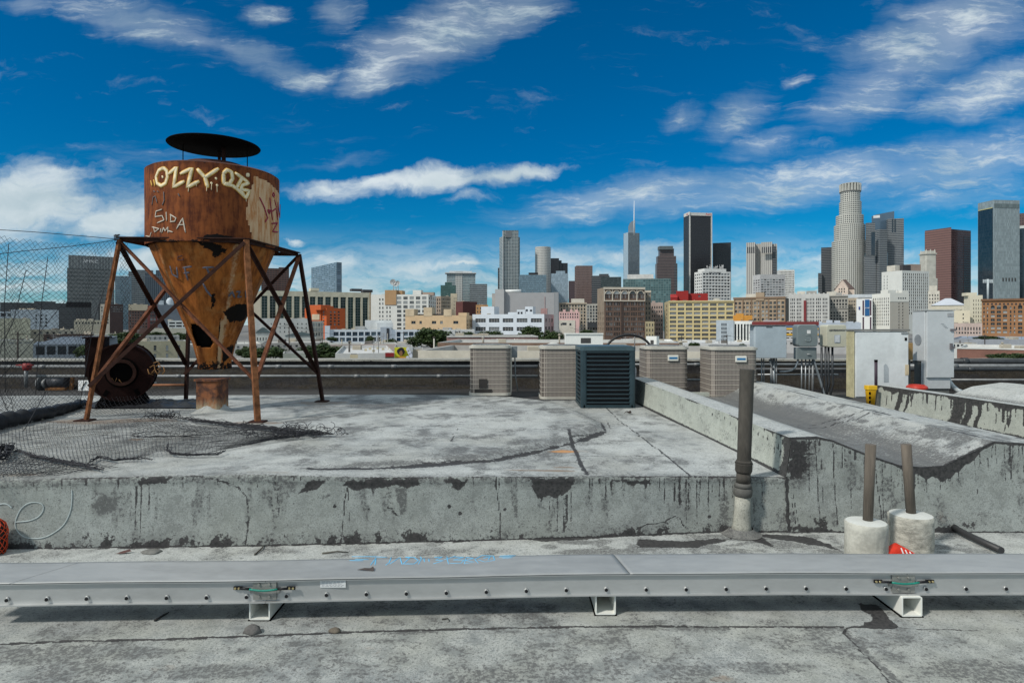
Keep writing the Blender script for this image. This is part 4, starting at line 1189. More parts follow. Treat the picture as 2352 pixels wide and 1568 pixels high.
DKP = mat('dark_conduit', (.05,.055,.06), .45, .4, .3, 6)
PIPEG = mat('weathered_grey_pipe', (.20,.21,.215), .5, .3, .3, 6)
def run(label, name, py, d, x0, x1, r, m, couplers=(), clamps=True, dy=0):
    a = P(x0, py, d); b = P(x1, py+dy, d)
    t = thing(name, label, 'pipe', a, 'pipes along the parapet')
    MB().tube([(0,0,0), b-a], r, 10).build('pipe', m, t)
    for c in couplers:
        p = (b-a)*((c-x0)/(x1-x0)); dv = (b-a).normalized()
        MB().tube([p-dv*.05, p+dv*.05], r*1.25, 10).build('coupling', m, t)
    return t
run('upper galvanised conduit along the parapet behind the hopper', 'conduit', 841.5, 11.45, -60, 1235, .028, PIPEG, (98,335,640,760,905))
run('lower galvanised conduit along the parapet behind the hopper', 'conduit', 863.5, 11.35, -60, 1235, .026, PIPEG, (410,820,890,1010))
run('dark conduit between the air conditioners near the deck', 'conduit', 872, 11.2, 1250, 1700, .02, PIPEG, (1560,))
run('grey conduit on the parapet behind the two labelled air conditioners', 'conduit', 837, 11.4, 1238, 2100, .026, PIPEG, (1600,1850))
run('thick black pipe along the top of the parapet right of the cabinet', 'pipe', 830, 11.3, 2100, 2700, .055, DKP, (2215,))
run('thinner grey pipe under the thick black pipe right of the cabinet', 'pipe', 840.5, 11.2, 2080, 2700, .038, PIPEG, (2192,))
run('black pipe low behind the electrical boxes', 'pipe', 848, 11.1, 1730, 2700, .03, DKP, (2230,))
run('thin conduit low on the parapet at the far right', 'conduit', 872, 11.0, 2180, 2700, .02, PIPEG, ())
run('thin grey conduit behind the electric meter', 'conduit', 860, 11.0, 1740, 1925, .014, GALV, (1918,))
run('dark pipe just over the thin conduit behind the electric meter', 'pipe', 854, 11.15, 1740, 1950, .012, DKP, ())
run('low rusty pipe lying behind the blower', 'pipe', 884, 11.0, 350, 430, .02, mat('rusty_pipe', (.22,.09,.04), .8), ())
run('thin white conduit rising toward the blower at the left', 'conduit', 887, 10.7, 205, 360, .014, GALV, (), dy=-8)
# valves and oddments at the far left
vq = P(62, 842, 11.2)
valve = thing('pipe_valve', 'red handled valve on the conduit at the far left', 'valve', vq)
MB().lathe([(.001,-.06),(.06,-.06),(.075,0),(.06,.06),(.001,.06)], 12).build('valve_body', mat('valve_red', (.20,.02,.02), .6), valve)
MB().tube([(0,-.02,.0),(0,-.02,-.36)], .03, 8).build('valve_stem', PIPEG, valve)
MB().tube([(-.15,-.05,.03),(.15,-.05,.03)], .016, 6).build('valve_handle', mat('valve_red', (.2,.02,.02)), valve)
vq = DK(85, 902)
mot = thing('pump_motor', 'small dark pump motor by the parapet at the far left', 'motor', vq + Vector((0,.5,0)))
mb = MB(); mb.tube([(-.15,0,.14),(.18,0,.14)], .11, 14); mb.build('motor_body', mat('motor_dark', (.05,.055,.065), .5, .3), mot)
mb = MB(); mb.tube([(-.28,-.02,.12),(-.15,-.02,.12)], [.05,.12], 14); mb.tube([(-.30,-.02,.12),(-.27,-.02,.12)], .13, 14); mb.build('motor_flange', PIPEG, mot)
mb = MB(); mb.box(-.15,.2,-.1,.1,-.05,.05); mb.beam((.25,0,0),(.28,0,.25),.05); mb.build('motor_mount', mat('rusty_mount', (.2,.09,.03), .8), mot)
sq = P(192, 885, 10.6)
sg = thing('small_sign', 'tiny white square sign with a black slash near the parapet', 'sign', sq)
MB().box(-.085,.085,-.006,.006,-.085,.085).build('sign_board', mat('sign_white', (.75,.76,.75), .6), sg)
MB().beam((-.04,-.009,-.07),(.05,-.009,.07),.022,.006).build('slash_mark', BLACKM, sg)
MB().box(-.012,.012,.008,.02,-.42,.0).build('sign_post', PIPEG, sg)

# ------------------------------------------------------------------ cable tray in the foreground
TRAYM = mat('tray_aluminium', (.47,.48,.475), .45, .55, .10, 5, .05, (.3,1,1))
COVM = mat('tray_cover', (.325,.335,.335), .48, .2, .16, 3, .05, (.4,1,1))
PLATE = mat('splice_plate_steel', (.32,.32,.30), .5, .6, .2, 9)
BOLT = mat('black_bolt', (.012,.012,.014), .5, .4)
WHITEPVC = mat('white_pvc', (.74,.75,.70), .5, 0, .06, 4)
DARKIN = mat('dark_inside', (.10,.09,.06), .9)
tray = thing('cable_tray', 'long grey metal cable tray with covers crossing the foreground roof', 'cable tray', (0, 3.6, .113))
OT = Vector((0, 3.6, .113))
VP = [(-40,3.385),(612,3.443),(1139,3.498),(1440,3.516),(2080,3.532),(2420,3.538)]
fr = [(( a-CX)/F*d, d) for a, d in VP]
ZB, ZT, WD = .113, .233, .285
def fy(x): return float(np.interp(x, [q[0] for q in fr], [q[1] for q in fr]))
def tz(x): return .004*math.sin(x*1.3)+.0015*math.sin(x*5.1)
def section(xa, xb, name, build_cover=True):
    xs = list(np.arange(xa, xb, .06))+[xb]
    # channel body: outward flanges top and bottom, web front and back
    mb = MB()
    pro = [(-.016,.006),(-.016,.0),(0,.0),(WD,.0),(WD,.117),(0,.117),(0,.117),(-.014,.117),(-.014,.112),(.004,.112),(.004,.006)]
    n_ = len(pro)
    for i, x in enumerate(xs):
        for (y, z) in pro: mb.v.append((x-OT.x, fy(x)+y-OT.y, z+tz(x)))
    for i in range(len(xs)-1):
        for j in range(n_):
            jj = (j+1)%n_
            mb.f.append([i*n_+j, (i+1)*n_+j, (i+1)*n_+jj, i*n_+jj]); mb.m.append(0); mb.sm.append(False)
    mb.f.append(list(range(n_))); mb.m.append(0); mb.sm.append(False)
    mb.f.append([(len(xs)-1)*n_+j for j in range(n_-1,-1,-1)]); mb.m.append(0); mb.sm.append(False)
    return mb.build(name, TRAYM, tray)
xj = [fr[0][0], (612-CX)/F*3.443, (2080-CX)/F*3.532, fr[-1][0]]
for a, b in zip(xj[:-1], xj[1:]): section(a+.0015, b-.0015, 'tray_section')
def cover(xa, xb, skew0, skew1, seed):
    xs = np.arange(0, 1.0001, 1/110); ys = np.linspace(0, 1, 14)
    U, V = np.meshgrid(xs, ys)
    x0 = xa+skew0*V; x1 = xb+skew1*V
    X = x0+(x1-x0)*U
    Yb = np.vectorize(fy)(X)
    dent = .006*np.sin(U*PI)*np.sin(V*PI)*(fbm(X*1.7, V*2, seed)-.3)*2
    Zg = .1205 + .004*np.sin(X*1.3)+.0015*np.sin(X*5.1) + dent + .002*V
    co = np.where(V == 0, 1, 0)
    o = grid_mesh('tray_cover', X-OT.x, Yb+V*(WD+.006)-.017-OT.y, Zg, COVM, None, tray)
    md = o.modifiers.new('thick', 'SOLIDIFY'); md.thickness = .0025; md.offset = 1
xc = [fr[0][0]-.2, (28-CX)/F*3.39, (1446-CX)/F*3.516, fr[-1][0]+.2]
sk = [0, .17, -.045, 0]
for i in range(3):
    cover(xc[i]+.002, xc[i+1]-.002, sk[i], sk[i+1], 3+i)
# bolts
for px in list(np.linspace(16, 2310, 26)):
    x = (px-CX)/F*3.46
    d = fy(x); x = (px-CX)/F*d
    mb = MB(); b_ = Vector((x-OT.x, d-OT.y, .0305+tz(x)))
    v = []
    mb.tube([b_+Vector((0,-.004,.002)), b_+Vector((0,.004,.002))], [.0105,.0130], 12, 0); mb.tube([b_+Vector((0,-.0075,-.001)), b_+Vector((0,-.0041,-.001))], [.0085,.0100], 8, 1)
    mb.build('bolt', [TRAYM, BOLT], tray)
GREENW = mat('green_wire', (.01,.20,.15), .4)
BRASS = mat('brass_lug', (.55,.46,.25), .35, .8)
for px in (609, 2074):
    x = (px-CX)/F*3.46; d = fy(x); x = (px-CX)/F*d
    c0 = Vector((x-OT.x, d-OT.y, tz(x)))
    mb = MB(); mb.box(c0.x-.062, c0.x+.062, c0.y-.0065, c0.y-.001, .010, .110); mb.box(c0.x-.08, c0.x+.08, c0.y-.0055, c0.y-.0012, .045, .068)
    for (a, b) in ((-.03,.095),(.025,.095),(-.03,.030),(.025,.030)):
        mb.tube([(c0.x+a, c0.y-.014, b), (c0.x+a, c0.y-.006, b)], .007, 8)
    pl_ = mb.build('splice_plate', PLATE, tray)
    mb = MB(); pts = [(c0.x+t*.075, c0.y-.022-.006*math.cos(t*1.5), .074-.006*math.cos(t*1.5)) for t in np.linspace(-1,1,9)]
    mb.tube(pts, .0058, 8); wr = mb.build('grounding_wire', GREENW, tray)
    mb = MB()
    for s_ in (-1,1):
        mb.tube([(c0.x+s_*.072, c0.y-.018, .073), (c0.x+s_*.13, c0.y-.014, .074)], .007, 8)
        mb.box(min(c0.x+s_*.12,c0.x+s_*.165), max(c0.x+s_*.12,c0.x+s_*.165), c0.y-.012, c0.y-.004, .066, .083)
    mb.build('wire_lug', BOLT, wr)
    mb = MB()
    for s_ in (-1,1):
        for k in (.135,.155): mb.tube([(c0.x+s_*k, c0.y-.018, .075), (c0.x+s_*k, c0.y-.011, .075)], .006, 8)
    mb.build('lug_screw', BRASS, wr)
x = (765-CX)/F*3.46; d = fy(x); x = (765-CX)/F*d
mb = MB(); mb.box(x-.069, x+.069, d-OT.y-.0025, d-OT.y-.0006, .068, .108)
st_ = mb.build('sticker', mat('sticker_white', (.62,.64,.64), .5, 0, .05), tray)
mb = MB(); rd = random.Random(2)
for zz in (.100, .094, .088, .081, .075):
    xx = -.06
    while xx < .05:
        l_ = rd.uniform(.008,.02); mb.box(x+xx, x+min(xx+l_,.062), d-OT.y-.0032, d-OT.y-.0028, zz-.0012, zz+.0012); xx += l_+.006
mb.build('sticker_print', mat('grey_print', (.33,.34,.36), .6), st_)
# blue pen scrawl on the cover
PEN = mat('blue_paint_pen', (.12,.42,.66), .6, 0, .1)
mb = MB()
def onc(a, b):
    X_, Y_ = G(a, b, .1205+.113+.006); return Vector((X_-OT.x, Y_-OT.y, .1255+tz(X_)))
for s_ in ([(1030,1185),(1200,1185),(1350,1190)],[(1060,1210),(1180,1212)],[(1010,1220),(1130,1222)],[(1250,1195),(1200,1262)],[(1250,1200),(1240,1262)],[(1390,1190),(1370,1240),(1340,1262)],[(1380,1250),(1470,1190),(1490,1255)],[(1520,1190),(1560,1195),(1500,1250),(1600,1250),(1640,1220),(1600,1190),(1530,1188)],[(1655,1185),(1670,1200),(1640,1250)],[(1690,1200),(1695,1230)],[(1735,1205),(1738,1228)],[(1790,1190),(1860,1185),(1800,1215),(1870,1220),(1780,1248)],[(1900,1180),(1915,1250)],[(1880,1210),(1960,1185),(1970,1180)],[(1930,1245),(2030,1245),(2060,1215),(1960,1215),(2060,1190),(1970,1185)],[(2080,1190),(2060,1250)],[(2080,1190),(2150,1200),(2070,1220),(2160,1235),(2060,1250)],[(2190,1250),(2160,1210),(2220,1175),(2330,1180),(2340,1220),(2250,1235),(2190,1215)],[(2240,1200),(2300,1185),(2280,1215)]):
    q_ = [onc(a, b) for a, b in Z(551.25, 980, dense(s_, 3))]
    mb.ribbon(q_, [Vector((0,0,1))]*len(q_), .007, .0016)
for s_ in ([(40,1180),(180,1178)],[(30,1190),(170,1188)],[(60,1200),(150,1198)]):
    q_ = [onc(a, b) for a, b in Z(1139.25, 980, dense(s_, 3))]
    mb.ribbon(q_, [Vector((0,0,1))]*len(q_), .005, .0016)
mb.build('pen_scrawl', PEN, tray)
# leaf on the cover
lp = onc(840, 1308)+OT
lf = MB(); lf.add([(-.05,0,.004),(-.01,.012,.010),(.02,.02,.006),(.035,.03,.012),(.045,.012,.006),(.05,-.012,.004),(.015,-.006,.003),(-.012,-.004,.004)], [(0,7,1),(1,7,6,2),(2,6,4,3),(4,6,5)])
tag(lf.build('dry_leaf', mat('dry_leaf_brown', (.07,.055,.05), .8), None, lp), 'small dark dry leaf lying on the cable tray cover', 'leaf')
# square tubes carrying the tray
def sqtube(px, py, label):
    x, y = G(px, py, .0)
    y = fy(x)-.035 
    y = (ZC*F/(py-HY))
    x = (px-CX)/F*y
    t = thing('square_tube', label, 'square tube', (x, y, 0), 'white square tubes under the tray')
    h, wdt, th = .108, .112, .007
    mb = MB()
    o = rrect(-wdt/2, wdt/2, 0.004, h+.004, .007, 2); i_ = rrect(-wdt/2+th, wdt/2-th, .004+th, h+.004-th, .004, 2)
    k = len(o); Ln = .46
    v = [(a,0,b) for a,b in o]+[(a,0,b) for a,b in i_]+[(a,Ln,b) for a,b in o]+[(a,Ln,b) for a,b in i_]
    f = []
    for j in range(k):
        jj = (j+1)%k
        f += [(j,jj,k+jj,k+j),(2*k+j,3*k+j,3*k+jj,2*k+jj),(j,2*k+j,2*k+jj,jj),(k+j,k+jj,3*k+jj,3*k+j)]
    mb.add(v, f)
    mb.build('tube_wall', WHITEPVC, t)
    MB().box(-wdt/2-.006, wdt/2+.006, -.004, Ln+.01, -.003, .0035).build('rubber_pad', BLACKM, t)
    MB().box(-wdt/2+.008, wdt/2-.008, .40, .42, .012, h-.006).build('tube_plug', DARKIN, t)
sqtube(596, 1425, 'white square tube under the tray left of the sticker')
sqtube(1391, 1413, 'middle white square tube under the tray, slightly bulged')
sqtube(2095, 1417, 'white square tube under the tray below the right green wire')

# ------------------------------------------------------------------ vent pipe, weighted posts, odds and ends
CAST = mat('weathered_cast_iron', (.075,.068,.058), .8, .2, .4, 8, .4, (1,1,.3))
COLLAR = mat('cast_collar', (.10,.098,.09), .8, .1, .3, 10, .3)
px0, py0 = G(1703, 1226, 0)
vent = thing('vent_pipe', 'tall weathered iron vent pipe standing by the step wall', 'vent pipe', (px0, py0, 0))
top = P(1716, 848, py0)-Vector((px0,py0,0)); dirv = top.normalized()
def vp(t): return Vector((0,0,0)).lerp(top, t)
def tz_(py): return (1226-py)/(1226-848.)
mb = MB(); mb.tube([vp(0), vp(tz_(1205)), vp(tz_(1170)), vp(tz_(1139))], [.090,.066,.058,.057], 20); mb.build('painted_base', coated_roof('vent_base_coating', (.38,.38,.33), (.24,.24,.21), .5, (.45,.45,.38)), vent)
mb = MB(); mb.tube([vp(tz_(1139)), vp(tz_(1136)), vp(tz_(1122)), vp(tz_(1118))], [.059,.069,.069,.060], 20); mb.tube([vp(tz_(1118)), vp(tz_(1108))], [.066,.056], 20); mb.build('lower_coupling', COLLAR, vent)
mb = MB(); mb.tube([vp(tz_(1108)), vp(tz_(1085))], .052, 20); mb.tube([vp(tz_(1085)), vp(tz_(1080)), vp(tz_(1066)), vp(tz_(1063))], [.056,.063,.063,.067], 20); mb.tube([vp(tz_(1063)), vp(tz_(1056))], [.067,.055], 20); mb.build('upper_coupling', CAST, vent)
mb = MB(); n_ = 18
pts = [vp(tz_(1060)), vp(tz_(960)), vp(1.0)]
mb.tube(pts, [.052,.053,.054], n_, caps=False); mb.tube([vp(1.0), vp(.9)], .047, n_, caps=True)
mb.build('pipe_shaft', CAST, vent)
TARFL = mat('tar_flashing', (.03,.031,.034), .7, 0, .5, 12, .5)
mb = MB(); mb.lathe([(.15,.004),(.13,.010),(.105,.025),(.085,.05)], 26); mb.build('tar_flashing', coated_roof('vent_flashing_coat', (.20,.20,.19), (.08,.08,.08), .6, (.14,.14,.13)), vent)

CONC = mat('white_concrete_block', (.44,.435,.385), .9, 0, .28, 7, .7)
CONCT = mat('white_concrete_top', (.55,.56,.53), .8, 0, .10, 12, .3)
ROUGHC = mat('rough_concrete_block', (.40,.39,.34), .9, 0, .45, 14, 1.0, (1,1,1.8))
WOODP = mat('weathered_post', (.125,.105,.085), .85, 0, .35, 5, .4, (3,3,.3))
def post(px, pyb, wpx, pytop, ctop, d, ptop, pbot, body, label, cn):
    x, y = G(px, pyb, 0)
    t = thing('weighted_post', label, 'post', (x, y, 0), 'posts set in concrete')
    r = wpx/2/F*y/math.hypot(1, (px-CX)/F); zt = ZC-(ctop-HY)/F*y
    mb = MB(); n_ = 40; prof = [(r*.97,0)]+[(r*(.975+.025*k/6), zt*k/6) for k in range(1,6)]+[(r,zt-.012),(r-.008,zt-.002)]
    mb.lathe(prof, n_)
    v0 = len(mb.v)
    rr = random.Random(cn)
    for i, (a, b, c) in enumerate(mb.v):
        k = 1+.012*math.sin(i*1.7)+.01*rr.uniform(-1,1)
        mb.v[i] = (a*k, b*k, c)
    mb.build('concrete_base', body, t)
    mb = MB(); mb.lathe([(r-.006,zt-.004),(r*.6,zt+.004),(.03,zt+.006),(.001,zt+.006)], n_); mb.build('concrete_top', CONCT, t)
    a = P(pbot[0], pbot[1], y)-Vector((x,y,0)); b = P(ptop[0], ptop[1], y)-Vector((x,y,0))
    a.z = zt-.02
    mb = MB(); mb.tube([a, a.lerp(b,.5), b], [.031,.032,.033], 12); mb.build('wooden_post', WOODP, t)
post(1989, 1296, 103, 0, 1196, 0, (2000,1020), (1993,1196), CONC, 'leaning wooden post set in the smooth white concrete cylinder', 2)
post(2092, 1272, 109, 0, 1179, 0, (2081,1020), (2093,1176), ROUGHC, 'wooden post set in the rough pitted concrete cylinder', 5)
# red and white wrapper between them
wq = Vector((*G(2064, 1304, 0), 0))
wr = thing('red_wrapper', 'crumpled red and white plastic wrapper between the concrete posts', 'wrapper', wq)
xs = np.linspace(-.10, .10, 22); ys = np.linspace(0, 1, 12)
X, V = np.meshgrid(xs, ys)
H = V*(.168-.55*np.abs(X+.02)) + .0
grid_mesh('wrapper_film', X, -.03*np.sin(V*3)+.03*(fbm(X*20,V*4,3)-.5), H, mat('red_plastic', (.62,.035,.012), .35), None, wr)
mb = MB()
for k in range(4): 
    x = -.02+.028*k
    mb.ribbon([Vector((x,-.062,.150-.012*k)), Vector((x+.02,-.064,.10-.006*k)), Vector((x+.028,-.05,.03))], [Vector((0,-1,0))]*3, .012, .003)
mb.build('white_print', mat('wrap_white', (.75,.72,.72), .4), wr)
# black conduit on the lower roof at the right
cq = Vector((*G(2195, 1222, 0), .03))
bc = thing('black_drain_pipe', 'black bent drain pipe on the lower roof at the right', 'pipe', cq)
a = Vector((*G(2188, 1220, 0), .035))-cq; b = Vector((*G(2225, 1240, 0), .035))-cq; c = Vector((*G(2300, 1275, 0), .035))-cq
MB().tube([a, b, c], .024, 12).build('pipe', mat('black_pipe', (.035,.036,.038), .5), bc)
d_ = Vector((*G(2235, 1216, 0), .04))-cq; e_ = Vector((*G(2440, 1214, 0), .04))-cq
MB().tube([d_, e_], .024, 12).build('pipe', mat('black_pipe', (.035,.036,.038)), bc)
MB().tube([a+Vector((-.01,-.01,0)), a*.4+Vector((.02,.02,0)), d_+Vector((-.02,0,0)), d_+Vector((.05,0,0))], .031, 12).build('elbow', mat('black_pipe', (.03,.03,.03)), bc)
# orange mesh bag at the left edge
oq = Vector((*G(-14, 1272, 0), 0))
ob = thing('orange_mesh_bag', 'bundle of black stuff in orange netting at the left edge', 'mesh bag', oq)
mb = MB(); mb.lathe([(.001,0),(.055,.005),(.07,.05),(.066,.1),(.075,.15),(.06,.21),(.03,.245),(.001,.25)], 20); mb.build('bag_filling', mat('black_filling', (.02,.015,.013), .8, 0, .5, 20), ob)
mb = MB(); rd = random.Random(6)
def br_(t): return float(np.interp(t, [0,.05,.1,.15,.21,.25], [.06,.074,.071,.079,.064,.02]))
for k in range(12):
    for s_ in (-1,1):
        pts = []
        for j in range(18):
            t = j/17*.25; an = 2*PI*k/12+s_*j*.16+.08*math.sin(j+k)
            r = br_(t)+.003; pts.append((r*math.cos(an), r*math.sin(an), t))
        mb.tube(pts, .0026, 5)
mb.build('orange_net', mat('orange_plastic', (.60,.055,.01), .5), ob)
# pebbles and scraps
def stone(px, py, w, h, label, col, seed):
    q_ = Vector((*G(px, py, 0), -.002))
    s_ = w/F*q_.y
    mb = MB(); rd = random.Random(seed)
    prof = [(.001,0),(.46,0),(.5,.08),(.42,.28),(.22,.44),(.001,.48)]
    mb.lathe([(r*s_, z*s_*h) for r, z in prof], 14)
    mb.v = [(a*(1+.14*math.sin(i*2.3+seed)), b*(.7+.1*math.sin(i*1.3)), c) for i, (a,b,c) in enumerate(mb.v)]
    tag(mb.build('stone', mat('stone_%d' % seed, col, .9, 0, .3, 30, .4), None, q_), label, 'stone')
stone(580, 1452, 40, 1.0, 'grey pebble in front of the left white square tube', (.115,.11,.105), 1)
stone(769, 1449, 28, .7, 'small brownish pebble on the roof seam', (.13,.11,.085), 2)
stone(348, 1268, 46, .35, 'flat grey scrap behind the tray at the foot of the step wall', (.16,.16,.15), 3)
def twig(px, py, px2, py2, r, label, col, z=0.0):
    a = Vector((*G(px, py, z), z+r)); b = Vector((*G(px2, py2, z), z+r*.8))
    mb = MB(); m_ = (b-a)*.5+Vector((.012,.01,.006)); mb.tube([(0,0,0), m_, b-a], [r, r*.9, r*.5], 6)
    tag(mb.build('twig', mat('twig_%d' % int(px), col, .85), None, a), label, 'twig')
twig(355, 1427, 388, 1407, .006, 'short black twig under the left part of the tray', (.02,.02,.02))
twig(585, 1275, 607, 1252, .006, 'thin dark stick behind the tray left of the splice plate', (.06,.055,.045))
twig(1015, 1423, 1032, 1427, .004, 'tiny dark stick in front of the tray near the middle', (.05,.05,.045))
twig(740, 1272, 800, 1269, .006, 'long grey stick behind the tray cover', (.10,.095,.08))
twig(455, 1395, 466, 1383, .005, 'little pale curl of plastic under the tray', (.5,.5,.46))
q_ = Vector((*G(284, 1271, 0), .005))
lf = MB(); lf.add([(-.05,-.01,0),(-.01,.012,.012),(.03,.02,.02),(.05,.01,.01),(.01,-.012,.004),(-.02,-.016,.002)], [(0,5,1),(1,5,4,2),(2,4,3)])
tag(lf.build('dry_leaf', mat('reddish_leaf', (.10,.05,.045), .8), None, q_), 'small reddish dry leaf behind the tray at the left', 'leaf')
q_ = DK(1446, 951, .01)
mb = MB(); rd = random.Random(9)
for i in range(14):
    a = rd.uniform(0, 6.28); l_ = rd.uniform(.02,.07)
    mb.tube([(0,0,.01), (l_*.5*math.cos(a), l_*.5*math.sin(a), .02+rd.uniform(0,.02)), (l_*math.cos(a), l_*math.sin(a), .008)], .005, 5)
tag(mb.build('twig_clump', mat('clump_brown', (.035,.022,.018), .85), None, q_), 'little dark clump of twigs in front of the black air conditioner', 'twigs')

# ------------------------------------------------------------------ air conditioners
GRILLE = NT('ac_fin_grille'); n = GRILLE
c = n.coord('Object'); sx_ = n.n('ShaderNodeSeparateXYZ'); n.l(c, sx_.inputs[0])
s_ = n.math('ADD', sx_.outputs[0], sx_.outputs[1])
fr_ = n.math('FRACT', n.math('MULTIPLY', s_, 48))
g_ = n.noise(c, 6, 4, .6)
n.out(n.mix(n.math('LESS_THAN', fr_, .42), n.mix(g_, (.20,.178,.158), (.275,.245,.218)), (.095,.082,.073)), .6)
n.bump(fr_, .5, .01)
GRILLE = GRILLE.m
BEIGE = mat('beige_enamel', (.43,.40,.34), .5, 0, .10, 6)
PALEB = mat('pale_enamel', (.48,.465,.41), .45, 0, .10, 5)
BADGEW = mat('badge_white', (.66,.66,.60), .4, 0, .05)
BADGEB = mat('badge_blue', (.02,.16,.36), .4, 0, .05)
def ac(px_l, px_r, pt, pb, label, badge=False, broken=False, side_r=False, h=None, depth=.7, rz=0):
    z0 = zd((((px_l+px_r)/2)-CX)/F*9.5, 9.5)-.005
    d = (ZC-z0)*F/(pb-HY)
    a = P(px_l, pb, d); b = P(px_r, pb, d); W = b.x-a.x; H = (pb-pt)/F*d
    t = thing('air_conditioner', label, 'air conditioner', ((a.x+b.x)/2, d+depth/2, z0), 'air conditioners along the back of the roof', rz)
    w2, d2 = W/2, depth/2
    MB().prism(rrect(-w2+.012, w2-.012, -d2+.012, d2-.012, .10, 6), .03, H-.03).build('fin_panel', GRILLE, t)
    nb = 9
    mb = MB()
    for k in range(nb):
        z = .05 + (H-.14)*(k+.5)/nb + .02
        o = rrect(-w2+.0105, w2-.0105, -d2+.0105, d2-.0105, .101, 6)
        mb.tube([(x, y, z) for x, y in o]+[(o[0][0], o[0][1], z)], .0042, 6, caps=False)
    mb.build('wire_guard', BEIGE, t)
    mb = MB(); mb.prism(rrect(-w2-.006, w2+.006, -d2-.006, d2+.006, .115, 6), 0, .04); mb.build('base_pan', PALEB, t)
    mb = MB(); mb.prism(rrect(-w2-.008, w2+.008, -d2-.008, d2+.008, .115, 6), H-.045, H-.012); mb.prism(rrect(-w2+.02, w2-.02, -d2+.02, d2-.02, .10, 6), H-.012, H)
    mb.build('top_cover', PALEB, t)
    mb = MB()
    for r in (.06,.12,.18,.24,.29):
        mb.tube([(r*math.cos(q), r*math.sin(q), H+.012) for q in np.linspace(0, 2*PI, 25)], .005, 5, caps=False)
    for k in range(6): mb.beam((0,0,H+.008), (.29*math.cos(k*PI/3), .29*math.sin(k*PI/3), H+.008), .008)
    mb.build('fan_guard', PIPEG, t)
    if badge:
        bx_ = W*.12
        mb = MB(); mb.bbox(bx_-.085, bx_+.085, -d2-.016, -d2+.012, H-.225, H-.135, .006); bg_ = mb.build('badge', BADGEW, t)
        MB().box(bx_-.065, bx_+.065, -d2-.0195, -d2-.0165, H-.195, H-.165).build('badge_label', BADGEB, bg_)
    if broken:
        mb = MB(); mb.box(-w2+.16, -w2+.29, -d2-.004, -d2+.03, .12, .26, 0); mb.box(-w2+.09, -w2+.36, -d2-.003, -d2+.03, .042, .10, 0); mb.build('missing_panel', mat('ac_dark_cavity', (.035,.032,.03), .9), t)  # dark block: shade of the torn hole put into its colour
    if side_r:
        MB().bbox(w2-.10, w2+.012, -d2+.14, d2-.05, .04, H-.045, .02).build('service_panel', PALEB, t)
        mb = MB(); mb.box(w2+.012, w2+.10, -d2+.15, -d2+.26, H-.2, H-.02); mb.tube([(w2+.06,-d2+.2,H-.2),(w2+.07,-d2+.2,H-.5),(w2+.11,-d2+.2,.05)], .012, 6); mb.build('wiring_box', mat('grey_jbox', (.16,.18,.19), .5), t)
    return t, d
ac(1077, 1174, 793.5, 908, 'leftmost beige air conditioner, with a hole torn in its lower grille', False, True, True)
ac(1241, 1343, 795, 917, 'beige air conditioner touching the black one')
ac(1484, 1584, 796, 916, 'beige air conditioner with blue badge just right of the black one', True)
ac(1633, 1744, 797, 925, 'beige air conditioner with blue badge behind the vent pipe', True)
# black unit
z0 = zd(1.3, 9)-.005; d = (ZC-z0)*F/(938-HY)
a = P(1334, 938, d); b = P(1460, 938, d); W = b.x-a.x; H = (938-795)/F*d
t = thing('air_conditioner', 'dark teal black louvred air conditioner in the middle of the row', 'air conditioner', ((a.x+b.x)/2, d+W/2, z0), 'air conditioners along the back of the roof')
TEAL = mat('dark_teal_enamel', (.020,.040,.050), .42, 0, .2, 5)
w2 = W/2
MB().box(-w2+.04, w2-.04, -w2+.04, w2-.04, .03, H-.03).build('coil_core', mat('black_coil', (.008,.009,.012), .7), t)
mb = MB()
for sx2 in (-1,1):
    for sy in (-1,1): mb.prism(rrect(sx2*(w2-.045)-.045, sx2*(w2-.045)+.045, sy*(w2-.045)-.045, sy*(w2-.045)+.045, .03, 3), .01, H-.02)
mb.build('corner_post', TEAL, t)
mb = MB()
for k in range(13):
    z = .085 + (H-.17)*k/12
    for s in (-1,1):
        mb.beam((-w2+.08, s*(w2-.012), z), (w2-.08, s*(w2-.012), z), .022, .016); mb.beam((s*(w2-.012), -w2+.08, z), (s*(w2-.012), w2-.08, z), .022, .016)
mb.build('louvre_panel', TEAL, t)
MB().prism(rrect(-w2, w2, -w2, w2, .04, 4), 0, .05).build('base_pan', TEAL, t)
mb = MB(); mb.prism(rrect(-w2-.006, w2+.006, -w2-.006, w2+.006, .05, 4), H-.065, H-.01); mb.prism(rrect(-w2+.03, w2-.03, -w2+.03, w2-.03, .04, 4), H-.01, H); mb.build('top_cover', mat('teal_top', (.05,.085,.10), .4, 0, .15), t)
mb = MB(); mb.tube([(w2+.02,-.1,H-.28),(w2+.05,-.12,H-.34),(w2+.05,-.12,H-.45),(w2+.01,-.1,H-.52)], .012, 6); mb.build('power_whip', mat('pale_cable', (.4,.4,.42), .5), t)
# arched black conduit
cq = P(1400, 800, 10.9)
t = tag(MB().tube([P(1444+52*math.cos(a), 806-37*math.sin(a), 10.9)-cq for a in np.linspace(PI*1.0, -.25, 24)], .021, 8).build('arched_conduit', mat('black_hose', (.012,.012,.013), .5), None, cq), 'arched black flexible hose rising behind the black air conditioner', 'hose')

